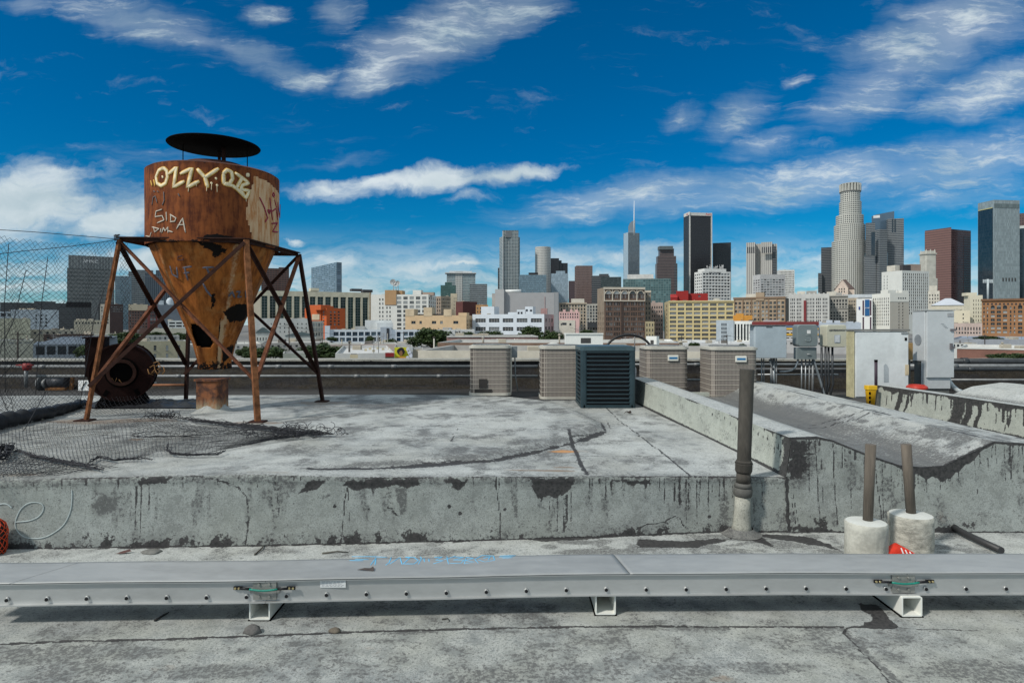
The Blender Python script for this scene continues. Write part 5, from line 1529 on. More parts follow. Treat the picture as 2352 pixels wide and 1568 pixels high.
# ------------------------------------------------------------------ electrical gear
STEELB = mat('blue_grey_panel', (.36,.42,.46), .45, .1, .10, 4)
METER = mat('meter_grey', (.18,.215,.22), .45, .1, .10, 5)
CREAMB = mat('cream_enclosure', (.49,.48,.38), .5, 0, .10, 5)
WHITEP = mat('dirty_white_panel', (.62,.65,.65), .5, 0, .13, 2.5, .1)
YELLOWED = mat('yellowed_side', (.46,.42,.26), .7, 0, .3, 5)
LOW = .36
def eq(name, label, cat, px, py, d): 
    p = P(px, py, d); return thing(name, label, cat, p), p
d = 10.3
t, p = eq('electrical_box', 'blue grey electrical panel box on conduits behind the vent pipe', 'electrical panel', 1767, 822, d)
s = d/F
MB().bbox(-35*s, 40*s, 0, .2, 0, 74*s, .015).build('enclosure', STEELB, t)
MB().bbox(-33*s, 39*s, -.014, -.001, 1*s, 72*s, .006).build('door', STEELB, t)
MB().box(-8*s, 6*s, -.02, -.0145, 70*s, 72.5*s).build('latch', mat('dark_latch', (.08,.09,.1), .5), t)
MB().box(-45*s, 43*s, -.01, .21, 74.3*s, 76*s).build('rain_hood', mat('hood_dark', (.12,.13,.14), .5), t)
for i, (x, r) in enumerate(((-33,.016),(-28,.012),(-12,.010),(-7,.010),(10,.016),(16,.024),(22,.013))):
    MB().tube([(x*s, .1, -.01), (x*s, .1, LOW-p.z)], r, 8).build('conduit', GALV if i in (5,2) else PIPEG, t)
mb = MB(); mb.tube([(4*s,.06,-.02),(5*s,.05,-12*s),(9*s,.05,-22*s),(14*s,.05,-26*s)], .013, 8); mb.build('flexible_conduit', PIPEG, t)
t, p = eq('electric_meter', 'grey rounded electric disconnect box with white sticker', 'electrical box', 1854, 825, 10.4)
s = 10.4/F
MB().prism([(x*s, .02+y*s) for x, y in rrect(-24,24,0,16,3)], 0, 27*s).build('lower_box', METER, t)
mb = MB(); o = rrect(-24,24,29,80,7,5)
v = [(x*s, 0, z*s) for x, z in o]+[(x*s*.94, -.025, (54+(z-54)*.94)*s) for x, z in o]+[(x*s, .16, z*s) for x, z in o]
k = len(o); f = [[k+j for j in range(k)], [2*k+j for j in range(k-1,-1,-1)]]
for j in range(k):
    jj = (j+1)%k; f += [(j,jj,k+jj,k+j),(2*k+j,2*k+jj,jj,j)]
mb.add(v, f); mb.build('cover', METER, t)
MB().box(-2*s, 6*s, -.029, -.0255, 59*s, 67*s).build('sticker', mat('small_label', (.70,.70,.68), .5), t)
mb = MB(); mb.tube([(x*s, -.027, z*s) for x, z in ((-5,56),(6,56),(7,50),(7,44),(3,41),(-3,41),(-6,45))], .006, 6); mb.build('embossed_ring', METER, t)
MB().tube([(0,.0,12*s),(8*s,.0,12*s)], .008, 6).build('latch', mat('latch_pale', (.4,.42,.42), .5), t)
for i, (x, r) in enumerate(((-6,.011),(3,.011),(12,.012),(20,.02))):
    MB().tube([(x*s, .1, -.005), ((x-1)*s, .1, LOW-p.z)], r, 8).build('conduit', GALV if i < 2 else PIPEG, t)
MB().beam((20*s,.08,-.01), (46*s,.05,LOW-p.z+.02), .05, .025).build('strut', mat('strut_grey', (.22,.25,.27), .45, .3), t)
MB().tube([(-16*s,.08,0),(-17*s,.08,-8*s),(-22*s,.08,-20*s),(-32*s,.08,-27*s),(-45*s,.08,-29*s),(-58*s,.08,-29*s)], .016, 8).build('flexible_conduit', GALV, t)
t, p = eq('electrical_enclosure', 'cream enclosure with dark lettering mounted on black conduits', 'electrical box', 1914, 797, 10.35)
s = 10.35/F
mb = MB(); o = rrect(-16,29,0,51,4,4); k = len(o)
v = [(x*s, 0, z*s) for x, z in o]+[(x*s*.97, -.02, (25.5+(z-25.5)*.96)*s) for x, z in o]+[(x*s, .22, z*s) for x, z in o]
f = [[k+j for j in range(k)], [2*k+j for j in range(k-1,-1,-1)]]
for j in range(k):
    jj = (j+1)%k; f += [(j,jj,k+jj,k+j),(2*k+j,2*k+jj,jj,j)]
mb.add(v, f); mb.build('cover', CREAMB, t)
MB().box(1*s, 14*s, -.026, -.0215, 10*s, 28*s).build('label_plate', mat('label_blue_grey', (.36,.40,.46), .5), t)
mb = MB(); mb.box(2.5*s, 12.5*s, -.030, -.0265, 11.5*s, 26.5*s)
lp_ = mb.build('label_face', mat('label_pale', (.55,.58,.60), .5), t)
text_mesh('lettering', 'LEAVISARANCH', 5.6*s, .002, mat('navy_print', (.02,.025,.05), .5), t, (7*s, -.024, 37*s), (PI/2,0,0), True).scale = (.9,1,1)
for i, x in enumerate((-20,-11,-4,5)):
    MB().tube([(x*s,.1,0),(x*s,.1,-60*s),((x+2)*s,.1,-84*s),((x-8)*s if i>1 else x*s,.1,LOW-p.z)], .018, 8).build('conduit', DKP, t)
t, p = eq('white_enclosure', 'large dirty white sheet metal box with yellowed side', 'equipment box', 2022, 913, 9.55)
s = 9.55/F
MB().bbox(-60*s, 64*s, 0, .20, 0, 152*s, .01).build('box_body', WHITEP, t)
MB().bbox(-61.5*s, -60.1*s, -.01, .21, 0, 153*s, .002).build('yellowed_side', YELLOWED, t)
MB().bbox(-58*s, 63*s, -.02, -.001, 3*s, 150*s, .006).build('door', WHITEP, t)
MB().box(-63*s, 66*s, -.03, .23, 153*s, 157*s).build('rain_lid', mat('lid_grey', (.17,.17,.16), .6), t)
MB().box(46*s, 64*s, -.028, -.0205, 146*s, 149*s).build('hasp', PIPEG, t)
MB().box(54*s, 59*s, -.025, -.0205, 131*s, 138*s).build('hasp', BLACKM, t)
mb = MB(); mb.bbox(-9*s, 3*s, -.024, -.0205, 33*s, 78*s, .002)
MB().prism([(0,0),(.001,0),(.001,.001)], 0, .001)
MB().box(55*s, 63*s, -.026, -.0205, 52*s, 76*s).build('peeling_patch', mat('peeled_tan', (.5,.42,.28), .8), t)
mb = MB()
v = [(6*s,-.024,36*s),(17*s,-.024,36*s),(17*s,-.024,68*s),(13*s,-.024,76*s),(9*s,-.024,78*s),(6*s,-.024,74*s)]
v += [(a,-.0205,c) for a,b,c in v]
mb.add(v, [(0,1,2,3,4,5),(11,10,9,8,7,6)]+[(i,6+i,6+(i+1)%6,(i+1)%6) for i in range(6)])
mb.build('grey_stain', mat('grey_stain', (.36,.40,.42), .6), t)
t, p = eq('pole', 'thin dark purple pole in front of the white sheet metal box', 'pole', 2012, 905, 9.1)
s = 9.1/F
MB().tube([(0,0,-.04),(.0,0,78*s)], .021, 8).build('pole_shaft', mat('dark_purple', (.035,.02,.035), .6), t)
MB().tube([(0,0,74*s),(0,0,79*s)], .024, 8).build('pole_cap', BLACKM, t)
t, p = eq('yellow_bin', 'yellow plastic sharps bin style container with black marks by the second gutter', 'bin', 2000, 931, 8.82)
s = 8.82/F
mb = MB(); o0 = rrect(-8,7,-6,6,3); o1 = rrect(-10,10,-8,8,3); k = len(o0)
v = [(x*s,y*s,0) for x,y in o0]+[(x*s,y*s,38*s) for x,y in o1]
f = [list(range(k-1,-1,-1))]+[(j,(j+1)%k,k+(j+1)%k,k+j) for j in range(k)]
mb.add(v, f, 0, True); mb.build('bin_body', mat('yellow_plastic', (.72,.40,.01), .45, 0, .08), t)
mb = MB(); mb.prism([(x*s,y*s) for x,y in rrect(-11.5,11.5,-9,9,3)], 37*s, 46*s); mb.build('bin_lid', mat('yellow_lid', (.75,.45,.02), .45, 0, .08), t)
mb = MB()
for z in (6,16,26): mb.box(-8.5*s, -4.5*s, -8.3*s, -7.0*s, z*s, (z+6)*s)
mb.build('black_marking', BLACKM, t)
MB().box(8*s, 16*s, -.02, .0, -4*s, 38*s).build('grey_backing', mat('backing_grey', (.12,.12,.11), .8), t)
t, p = eq('electrical_cabinet', 'tall white electrical cabinet with a large flush door', 'cabinet', 2144, 892, 9.85)
s = 9.85/F
CABW = mat('cabinet_white', (.50,.525,.535), .45, .05, .10, 2.5, .05)
MB().bbox(-20*s, 40*s, .0, .10, 0, 62*s, .01).build('cabinet_plinth', CABW, t)
MB().bbox(-20*s, 44*s, .0, .31, 62.4*s, 178*s, .01).build('cabinet_body', CABW, t)
MB().bbox(-18*s, 45*s, -.03, -.001, 26*s, 178*s, .008).build('door', CABW, t)
MB().box(-21.5*s, 47*s, -.035, .33, 178.4*s, 181*s).build('roof_flange', mat('flange_grey', (.42,.43,.42), .5), t)
MB().tube([(-20.9*s,.16,111*s),(-19.9*s,.16,111*s)], .085, 18).build('vent_disc', mat('disc_grey', (.22,.24,.26), .6), t)
mb = MB(); mb.box(34*s, 39*s, -.055, -.031, 90*s, 104*s); mb.box(40*s, 45*s, -.05, -.031, 92*s, 96*s); mb.build('door_handle', mat('handle_dark', (.14,.13,.14), .5), t)
MB().box(35*s, 47*s, -.048, -.031, 132*s, 137*s).build('latch', mat('handle_dark', (.14,.13,.14)), t)
MB().box(29*s, 43*s, -.036, -.031, 165*s, 173*s).build('nameplate', mat('plate_grey', (.33,.34,.35), .5), t)
mb = MB(); 
for k in range(4): mb.box((14+3*k)*s, (18+3*k+3)*s, -.034, -.031, (148-3*k)*s, (149-3*k)*s)
mb.build('faded_print', mat('plate_grey', (.33,.34,.35)), t)
mb = MB(); mb.box(-17*s, -11*s, .15, .29, -40*s, 62*s); mb.box(-17*s, 38*s, .02, .3, -45*s, -1*s); mb.build('support_stand', mat('stand_dark', (.10,.105,.10), .7), t)
MB().box(40.2*s, 52*s, .05, .3, 26*s, 46*s).build('conduit_fitting', PIPEG, t)
MB().tube([(48*s,.15,24*s),(51*s,.15,14*s),(57*s,.12,3*s),(66*s,.1,-6*s),(74*s,.1,-9*s)], .035, 10).build('white_hose', mat('white_hose', (.62,.66,.66), .5), t)
t, p = eq('plywood_board', 'brown plywood board between the white box and the tall cabinet', 'board', 2087, 826, 9.95)
MB().bbox(-.072, .068, 0, .03, 0, .262, .003).build('board', mat('plywood_brown', (.30,.19,.075), .7, 0, .2, 4, .1, (1,1,4)), t)
MB().box(-.05, .05, .035, .07, -.45, .25).build('backing_frame', mat('stand_dark', (.1,.1,.1)), t)
t, p = eq('red_bucket_lid', 'red plastic lid lying at the foot of the tall cabinet', 'lid', 2106, 893, 9.2)
mb = MB(); mb.lathe([(.13,0),(.14,.025),(.12,.05),(.05,.058),(.001,.06)], 22); mb.build('lid_shell', mat('red_lid', (.45,.03,.015), .45), t)
mb = MB(); mb.tube([(.10*math.cos(a), .10*math.sin(a), .056) for a in np.linspace(0, 2*PI, 20)], .006, 5, caps=False); mb.build('lid_rim', mat('red_lid', (.45,.03,.015)), t)
t, p = eq('standpipe', 'dark standpipe with a red cap left of the blue grey panel', 'pipe', 1726, 870, 10.6)
s = 10.6/F
MB().tube([(0,0,-.25),(0,0,108*s)], .024, 10).build('pipe_shaft', mat('purple_brown', (.07,.045,.055), .6), t)
MB().tube([(0,0,104*s),(0,0,110*s),(6*s,0,112*s)], .032, 10).build('pipe_cap', mat('cap_red', (.33,.02,.02), .5), t)
# ------------------------------------------------------------------ the city
GZ = -8.0
WROOF = mat('city_flat_roof', (.34,.34,.33), .9, 0, .35, .15)
DGLASS = window_glass('dark_window_glass', (.014,.018,.022), (.22,.24,.25), .2)
MGLASS = window_glass('mixed_window_glass', (.035,.042,.046), (.32,.34,.34), .42)
BGLASS = window_glass('blue_window_glass', (.012,.030,.050), (.10,.15,.19), .2)
WFRAME = mat('window_frame_grey', (.30,.30,.29), .6)
def cm(name, col, var=.16, scale=.25, rough=.85): return mat('city_'+name, col, rough, 0, var, scale)
_wm = {}
def win_mesh(w, h, gl, nm, nv, arch):
    k = (round(w, 1), round(h, 1), gl.name, nm, nv, arch)
    if k in _wm: return _wm[k]
    mb = MB()
    if arch:
        o = [(-w/2, 0), (w/2, 0)] + [(w/2*math.cos(a), h-w/2+w/2*math.sin(a)) for a in np.linspace(0, PI, 9)]
        mb.add([(x, 0, z) for x, z in o], [list(range(len(o)))])
    else:
        mb.add([(-w/2,0,0),(w/2,0,0),(w/2,0,h),(-w/2,0,h)], [(0,1,2,3)])
    b = max(.05, w*.035)
    for i in range(1, nm+1):
        x = -w/2+w*i/(nm+1); mb.box(x-b/2, x+b/2, -.05, .02, 0, h*.999, 1)
    for i in range(1, nv+1):
        z = h*i/(nv+1); mb.box(-w/2, w/2, -.045, .02, z-b/2, z+b/2, 1)
    mb.box(-w/2-.05, w/2+.05, -.30, .02, -.14, -.002, 1)
    me = bpy.data.meshes.new('window')
    me.from_pydata(mb.v, [], mb.f)
    me.materials.append(gl); me.materials.append(WFRAME)
    me.polygons.foreach_set('material_index', mb.m)
    _wm[k] = me
    return me
def hit(px, P0, dv):
    k = (px-CX)/F
    den = dv[0]-k*dv[1]
    return (k*P0[1]-P0[0])/den
class Bld:
    def __init__(s, name, label, xl, xc, xr, yt, d, depth=None, group='downtown buildings', cat='building', alpha=None, base=GZ):
        mid = (xl+xr)/2 if xc is None else xc
        ph = math.atan2((mid-CX)/F, 1.0)
        s.d = d; s.base = base
        B = ((mid-CX)/F*d, d)
        if xc is None:
            u = (math.cos(ph), -math.sin(ph))
            b0 = hit(xl, B, u); b1 = hit(xr, B, u)
            s.Bc = (B[0]+u[0]*b0, B[1]+u[1]*b0); s.C = (B[0]+u[0]*b1, B[1]+u[1]*b1)
            W = b1-b0; dep = depth or min(W, 45)
            nrm = (-u[1], u[0])
            s.A = (s.Bc[0]+nrm[0]*dep, s.Bc[1]+nrm[1]*dep); s.single = True
        else:
            al = alpha if alpha is not None else math.atan2(xc-xl, xr-xc)
            al = max(.06, min(1.51, al))
            an = -ph+al
            u = (math.cos(an), math.sin(an)); l = (-math.sin(an), math.cos(an))
            t1 = hit(xr, B, u); t0 = hit(xl, B, l)
            s.Bc = B; s.C = (B[0]+u[0]*t1, B[1]+u[1]*t1); s.A = (B[0]+l[0]*t0, B[1]+l[1]*t0); s.single = False
        s.D = (s.A[0]+s.C[0]-s.Bc[0], s.A[1]+s.C[1]-s.Bc[1])
        s.zt = ZC-(yt-HY)/F*d
        s.root = thing(name, label, cat, (s.Bc[0], s.Bc[1], base), group)
        s.o = Vector((s.Bc[0], s.Bc[1], base))
        s.wins = []
    def px2z(s, py): return ZC-(py-HY)/F*s.d
    def face(s, P0, P1, mat_, specs, name='wall', recess=.25):
        """wall from P0 to P1 (left to right) with window openings"""
        u = Vector((P1[0]-P0[0], P1[1]-P0[1], 0)); W = u.length; u.normalize()
        n = Vector((u.y, -u.x, 0))
        rects = []
        for sp in specs or []:
            x0 = sp.get('x0', .03)*W; x1 = sp.get('x1', .97)*W; cols = sp['cols']; bw = (x1-x0)/cols
            for r in range(sp['rows']):
                zt = s.px2z(sp['y0']+sp['pitch']*r); h = sp['h']/F*s.d; zb = zt-h
                if zb < s.base+.1: continue
                for c in range(cols):
                    if (r, c) in sp.get('skip', ()): continue
                    a = x0+bw*(c+.5); hw = bw*sp.get('wf', .6)/2
                    rects.append((a-hw, a+hw, zb, zt, sp, r, c))
        us = sorted({0.0, W} | {round(r[0], 3) for r in rects} | {round(r[1], 3) for r in rects})
        zs = sorted({s.base, s.zt} | {round(r[2], 3) for r in rects} | {round(r[3], 3) for r in rects})
        us = np.array(us); zs = np.array(zs)
        hole = np.zeros((len(zs)-1, len(us)-1), bool)
        mb = MB(); uv = []
        for r in rects:
            i0 = np.searchsorted(us, round(r[0], 3)); i1 = np.searchsorted(us, round(r[1], 3)); j0 = np.searchsorted(zs, round(r[2], 3)); j1 = np.searchsorted(zs, round(r[3], 3))
            hole[j0:j1, i0:i1] = True
        P = Vector((P0[0], P0[1], 0))-Vector((s.o.x, s.o.y, 0))
        def pt(a, z, k=0.0): return P+u*a-n*k+Vector((0,0,z-s.base))
        # merge runs of wall cells per row
        for j in range(len(zs)-1):
            i = 0
            while i < len(us)-1:
                if hole[j, i]: i += 1; continue
                k = i
                while k < len(us)-1 and not hole[j, k]: k += 1
                mb.add([pt(us[i], zs[j]), pt(us[k], zs[j]), pt(us[k], zs[j+1]), pt(us[i], zs[j+1])], [(0,1,2,3)])
                uv += [(us[i], zs[j]-s.base), (us[k], zs[j]-s.base), (us[k], zs[j+1]-s.base), (us[i], zs[j+1]-s.base)]
                i = k
        M = Matrix((( u.x, -n.x, 0, 0), (u.y, -n.y, 0, 0), (0, 0, 1, 0), (0, 0, 0, 1)))
        for (a, b, z0, z1, sp, r, c) in rects:
            rc = sp.get('rec', recess)
            q = [(a,z0),(b,z0),(b,z1),(a,z1)]
            for i in range(4):
                (xa, za), (xb, zb) = q[i], q[(i+1)%4]
                mb.add([pt(xa, za), pt(xa, za, rc+.02), pt(xb, zb, rc+.02), pt(xb, zb)], [(0,1,2,3)]); uv += [(0,0)]*4
            me = win_mesh(b-a, z1-z0, sp.get('gl', MGLASS), sp.get('nm', 1), sp.get('nv', 0), False)
            m = M.copy(); m.translation = pt((a+b)/2, z0, rc)
            s.wins.append(((z1-z0)*(b-a), z0, me, m))
        mb.uv = uv
        o = mb.build(name, mat_, s.root)
        return o
    def finish(s):
        ws = sorted(s.wins, key=lambda t: (-round(t[0], 1), -t[1]))
        for _, _, me, m in ws[:100]:
            w_ = link('window', me, s.root); w_.matrix_local = m
        rest = ws[100:]
        if rest:
            mb = MB(); mats = []; 
            for _, _, me, m in rest:
                for mt in me.materials:
                    if mt not in mats: mats.append(mt)
                b = len(mb.v)
                mb.v += [tuple(m @ v.co) for v in me.vertices]
                for p in me.polygons:
                    mb.f.append([b+i for i in p.vertices]); mb.m.append(mats.index(me.materials[p.material_index])); mb.sm.append(False)
            o = mb.build('window', mats, s.root); o['kind'] = 'stuff'
        return s
    def top(s, rmat=None, par=.45):
        rel = lambda p, z: Vector((p[0]-s.o.x, p[1]-s.o.y, z-s.base))
        c = [s.Bc, s.C, s.D, s.A]
        mx = sum(p[0] for p in c)/4; my = sum(p[1] for p in c)/4
        mb = MB(); z1 = s.zt; z0 = s.zt-par
        inn = []
        for p in c:
            v = Vector((mx-p[0], my-p[1])); L_ = v.length; v = v/L_*min(.45, L_*.2); inn.append((p[0]+v.x, p[1]+v.y))
        v = [rel(p, z1) for p in c]+[rel(p, z1) for p in inn]+[rel(p, z0) for p in inn]
        f = [(8,9,10,11)]
        for i in range(4):
            j = (i+1)%4; f += [(i,j,4+j,4+i),(4+i,4+j,8+j,8+i)]
        mb.add(v, f, 0)
        return mb.build('roof', rmat or WROOF, s.root)
    def clutter(s):
        rd = random.Random(int(s.o.x*7+s.o.y*3))
        e1 = Vector((s.C[0]-s.Bc[0], s.C[1]-s.Bc[1], 0)); e2 = Vector((s.A[0]-s.Bc[0], s.A[1]-s.Bc[1], 0))
        L1, L2 = e1.length, e2.length
        if L1*L2 < 60: return
        for k in range(min(9, 3+int(L1*L2/160))):
            c = e1*rd.uniform(.06,.94)+e2*rd.uniform(.08,.9); c.z = s.zt-s.base-.45
            q = rd.random(); sc_ = rd.uniform(.5,1.1); mb = MB()
            m_ = cm('clutter_%d' % rd.randrange(4), ((.48,.48,.46),(.30,.31,.31),(.13,.12,.11),(.40,.36,.29))[rd.randrange(4)])
            if q < .5:
                a, b_, h = 1.2*sc_, .8*sc_, 1.2*sc_
                mb.bbox(c.x-a, c.x+a, c.y-b_, c.y+b_, c.z, c.z+h, .06); mb.build('roof_unit', m_, s.root)
            elif q < .8:
                mb.tube([c, c+Vector((0,0,1.3*sc_))], .14, 6); mb.tube([c+Vector((0,0,1.3*sc_)), c+Vector((0,0,1.5*sc_))], [.3,.1], 8); mb.build('vent_stack', m_, s.root)
            else:
                mb.tube([c, c+Vector((0,0,2.6*sc_))], .05, 5); mb.beam(c+Vector((-.7,0,2.3*sc_)), c+Vector((.7,0,2.3*sc_)), .05); mb.beam(c+Vector((-.5,0,2.0*sc_)), c+Vector((.5,0,2.0*sc_)), .05); mb.build('aerial', cm('aerial_grey', (.2,.2,.2)), s.root)
    def simple(s, wm, right=None, left=None, side=None, rmat=None, rec=.25, par=.45):
        """right: window specs of the main face, left: of the left face"""
        s.face(s.Bc, s.C, wm, right, recess=rec)
        s.face(s.A, s.Bc, side or wm, left, recess=rec)
        s.face(s.C, s.D, side or wm, None); s.face(s.D, s.A, side or wm, None)
        s.top(rmat, par)
        s.finish()
        if par > .1 and s.root.get('category') != 'hut': s.clutter()
        return s
    def slab(s, name, x0, x1, yt, yb, off, thick, m, face='R', dd=0):
        """box lying on a face (off>0 stands proud) or on the roof (off<0 set back)"""
        if face == 'R': P0, P1 = s.Bc, s.C
        elif face == 'F':
            ph = math.atan2(((x0+x1)/2-CX)/F, 1.0); P0 = s.Bc; P1 = (P0[0]+math.cos(ph), P0[1]-math.sin(ph))
        else: P0, P1 = s.A, s.Bc
        u = Vector((P1[0]-P0[0], P1[1]-P0[1])).normalized(); n = Vector((u.y, -u.x))
        Q = (P0[0]+n.x*off, P0[1]+n.y*off)
        a = hit(x0, Q, u); b = hit(x1, Q, u)
        dq = Q[1]+u.y*(a+b)/2
        z1 = ZC-(yt-HY)/F*dq; z0 = ZC-(yb-HY)/F*dq
        c0 = Vector((Q[0]+u.x*a, Q[1]+u.y*a)); c1 = Vector((Q[0]+u.x*b, Q[1]+u.y*b)); bk = -n*thick
        v = []
        for z in (z0, z1):
            for p in (c0, c1, c1+bk, c0+bk): v.append((p.x-s.o.x, p.y-s.o.y, z-s.base))
        mb = MB(); mb.add(v, [(3,2,1,0),(4,5,6,7),(0,1,5,4),(1,2,6,5),(2,3,7,6),(3,0,4,7)])
        L_ = (c1-c0).length; H_ = z1-z0
        def fuv(f):
            pass
        uvs = []
        ez = z0-s.base
        for fi, f in enumerate(mb.f):
            for vi in f:
                p = Vector(mb.v[vi]); q = Vector((p.x+s.o.x, p.y+s.o.y))-c0
                along = q.dot(u) if fi in (0,1,2,4) else -q.dot(n)
                uvs.append((along, p.z if fi > 1 else 0))
        mb.uv = uvs
        return mb.build(name, m, s.root)

def tower(name, label, prisms, fm, parts=None, roofm=None, group='skyline towers'):
    """prisms: (xl, xc or None, xr, ytop, d[, alpha]) each a block of the same tower"""
    p0 = prisms[0]
    b = Bld(name, label, *p0[:5], group=group, cat='tower', alpha=p0[5] if len(p0) > 5 else None)
    fms = fm if isinstance(fm, list) else [fm]*len(prisms)
    def wallset(bb, m, root, o):
        mb = MB(); uv = []
        cs = [(bb.A, bb.Bc), (bb.Bc, bb.C), (bb.C, bb.D), (bb.D, bb.A)]
        for p, q in cs:
            L_ = math.hypot(q[0]-p[0], q[1]-p[1])
            mb.add([(p[0]-o.x, p[1]-o.y, 0), (q[0]-o.x, q[1]-o.y, 0), (q[0]-o.x, q[1]-o.y, bb.zt-GZ), (p[0]-o.x, p[1]-o.y, bb.zt-GZ)], [(0,1,2,3)])
            uv += [(0,0),(L_,0),(L_,bb.zt-GZ),(0,bb.zt-GZ)]
        mb.uv = uv
        mb.build('facade', m, root)
        mb = MB(); mb.add([(p[0]-o.x, p[1]-o.y, bb.zt-GZ-.5) for p in (bb.Bc, bb.C, bb.D, bb.A)], [(0,1,2,3)])
        mb.build('roof', roofm or WROOF, root)
    wallset(b, fms[0], b.root, b.o)
    for i, pr in enumerate(prisms[1:]):
        bb = Bld.__new__(Bld)
        # geometry only
        tmp = Bld('x', 'x', *pr[:5], alpha=pr[5] if len(pr) > 5 else None)
        bpy.data.objects.remove(tmp.root)
        wallset(tmp, fms[i+1], b.root, b.o)
    return b

def round_tower(name, label, px0, px1, tiers, d, fm, group='skyline towers', n=48):
    """tiers: (left px, right px, ytop) from the ground up"""
    cx = ((px0+px1)/2-CX)/F*d
    t = thing(name, label, 'tower', (cx, d, GZ), group)
    z = 0.0
    for (a, b, yt) in tiers:
        r = (b-a)/2/F*d; xo = ((a+b)/2-CX)/F*d-cx
        z1 = ZC-(yt-HY)/F*d-GZ
        mb = MB(); uv = []
        for j in range(n):
            a0 = 2*PI*j/n; a1 = 2*PI*(j+1)/n
            mb.add([(xo+r*math.cos(a0), r*math.sin(a0), z), (xo+r*math.cos(a1), r*math.sin(a1), z), (xo+r*math.cos(a1), r*math.sin(a1), z1), (xo+r*math.cos(a0), r*math.sin(a0), z1)], [(0,1,2,3)])
            uv += [(a0*r, z), (a1*r, z), (a1*r, z1), (a0*r, z1)]
        mb.uv = uv; mb.build('facade', fm, t)
        mb = MB(); mb.add([(xo+r*math.cos(2*PI*j/n), r*math.sin(2*PI*j/n), z1-.05) for j in range(n)], [list(range(n))]); mb.build('roof', WROOF, t)
        z = z1-.05
    return t

# ---- ground
tag(MB().box(-4000, 4000, 14, 9000, GZ-1, GZ).build('ground', mat('city_ground', (.17,.165,.16), .9, 0, .45, .02)), kind='structure')

# ---- skyline towers ------------------------------------------------------------
f_white = facade('fac_white_grid', (.50,.50,.47), (.10,.11,.12), 3.2, 3.9, .52, .55, .3, .3)
f_grey = facade('fac_grey_bands', (.22,.235,.24), (.035,.05,.06), 3.0, 4.0, .92, .55, .12, .4)
f_black = facade('fac_black_glass', (.022,.022,.026), (.010,.011,.014), 1.8, 4.2, .55, .7, .22, .12, .35)
f_bluegl = facade('fac_blue_glass', (.17,.22,.25), (.07,.12,.155), 1.7, 3.8, .85, .82, .08, .3, .3, .8)
f_lblue = facade('fac_pale_blue_glass', (.26,.32,.36), (.19,.25,.30), 2.2, 3.8, .8, .9, .1, .25, .3, .7)
f_teal = facade('fac_teal_glass', (.09,.14,.14), (.035,.075,.078), 3.6, 3.4, .8, .72, .1, .6, .4, .7)
f_brown = facade('fac_brown_grid', (.175,.120,.105), (.05,.04,.045), 3.1, 3.9, .55, .55, .2, .3)
f_brownl = facade('fac_brown_bands', (.185,.100,.088), (.10,.055,.05), 4.0, 3.6, .97, .42, .3, .05)  # light on the left face is put into this paler tone
f_brownr = facade('fac_brown_glass', (.060,.028,.028), (.030,.014,.016), 3.0, 3.6, .78, .75, .12, .25)
f_us = facade('fac_us_tower', (.50,.50,.455), (.016,.019,.022), 4.3, 4.6, .60, .56, .2, .2)
f_dark = facade('fac_dark_bands', (.10,.105,.112), (.016,.019,.024), 4.0, 4.0, .97, .52, .12, .1)
f_gas = facade('fac_gas_bands', (.19,.205,.215), (.028,.037,.045), 3.2, 4.0, .94, .5, .12, .15)
f_gasb = facade('fac_gas_blue', (.08,.13,.185), (.05,.10,.165), 3.2, 4.0, .9, .85, .06, .2, .2, .8)
f_slate = facade('fac_slate_streaks', (.16,.215,.255), (.06,.09,.125), 9.0, 3.4, .75, .62, .15, .75)
f_rust = facade('fac_construction', (.11,.055,.045), (.015,.012,.012), 4.0, 3.4, .85, .62, .6, .2)
f_ribs = facade('fac_white_ribs', (.50,.49,.45), (.20,.19,.185), 4.6, 300., .46, .999, .4, .05)
f_ribd = facade('fac_ribs_dark', (.45,.44,.41), (.045,.045,.05), 4.6, 300., .66, .999, .3, .05)
f_mirror = facade('fac_dark_mirror', (.022,.034,.045), (.012,.022,.032), 1.5, 4.0, .9, .9, .05, .15, .2, .6)
f_satin = facade('fac_satin_glass', (.215,.255,.265), (.19,.23,.24), 1.5, 4.0, .9, .9, .12, .2, .3, .6)
f_navy = facade('fac_navy_stripes', (.10,.125,.15), (.022,.034,.05), 3.0, 90., .62, .98, .12, .2)
f_anet = facade('fac_metal_mesh', (.15,.16,.16), (.06,.068,.07), 2.4, 3.7, .9, .5, .3, .25)
f_condo = facade('fac_condo_glass', (.42,.44,.43), (.025,.05,.062), 3.6, 3.4, .80, .78, .12, .35)
f_brown2 = facade('fac_brown_bands2', (.115,.085,.080), (.028,.026,.03), 3.0, 4.0, .9, .5, .15, .2)
f_hotel = facade('fac_hotel_strips', (.38,.41,.41), (.05,.10,.115), 2.6, 3.3, .75, .7, .12, .4)

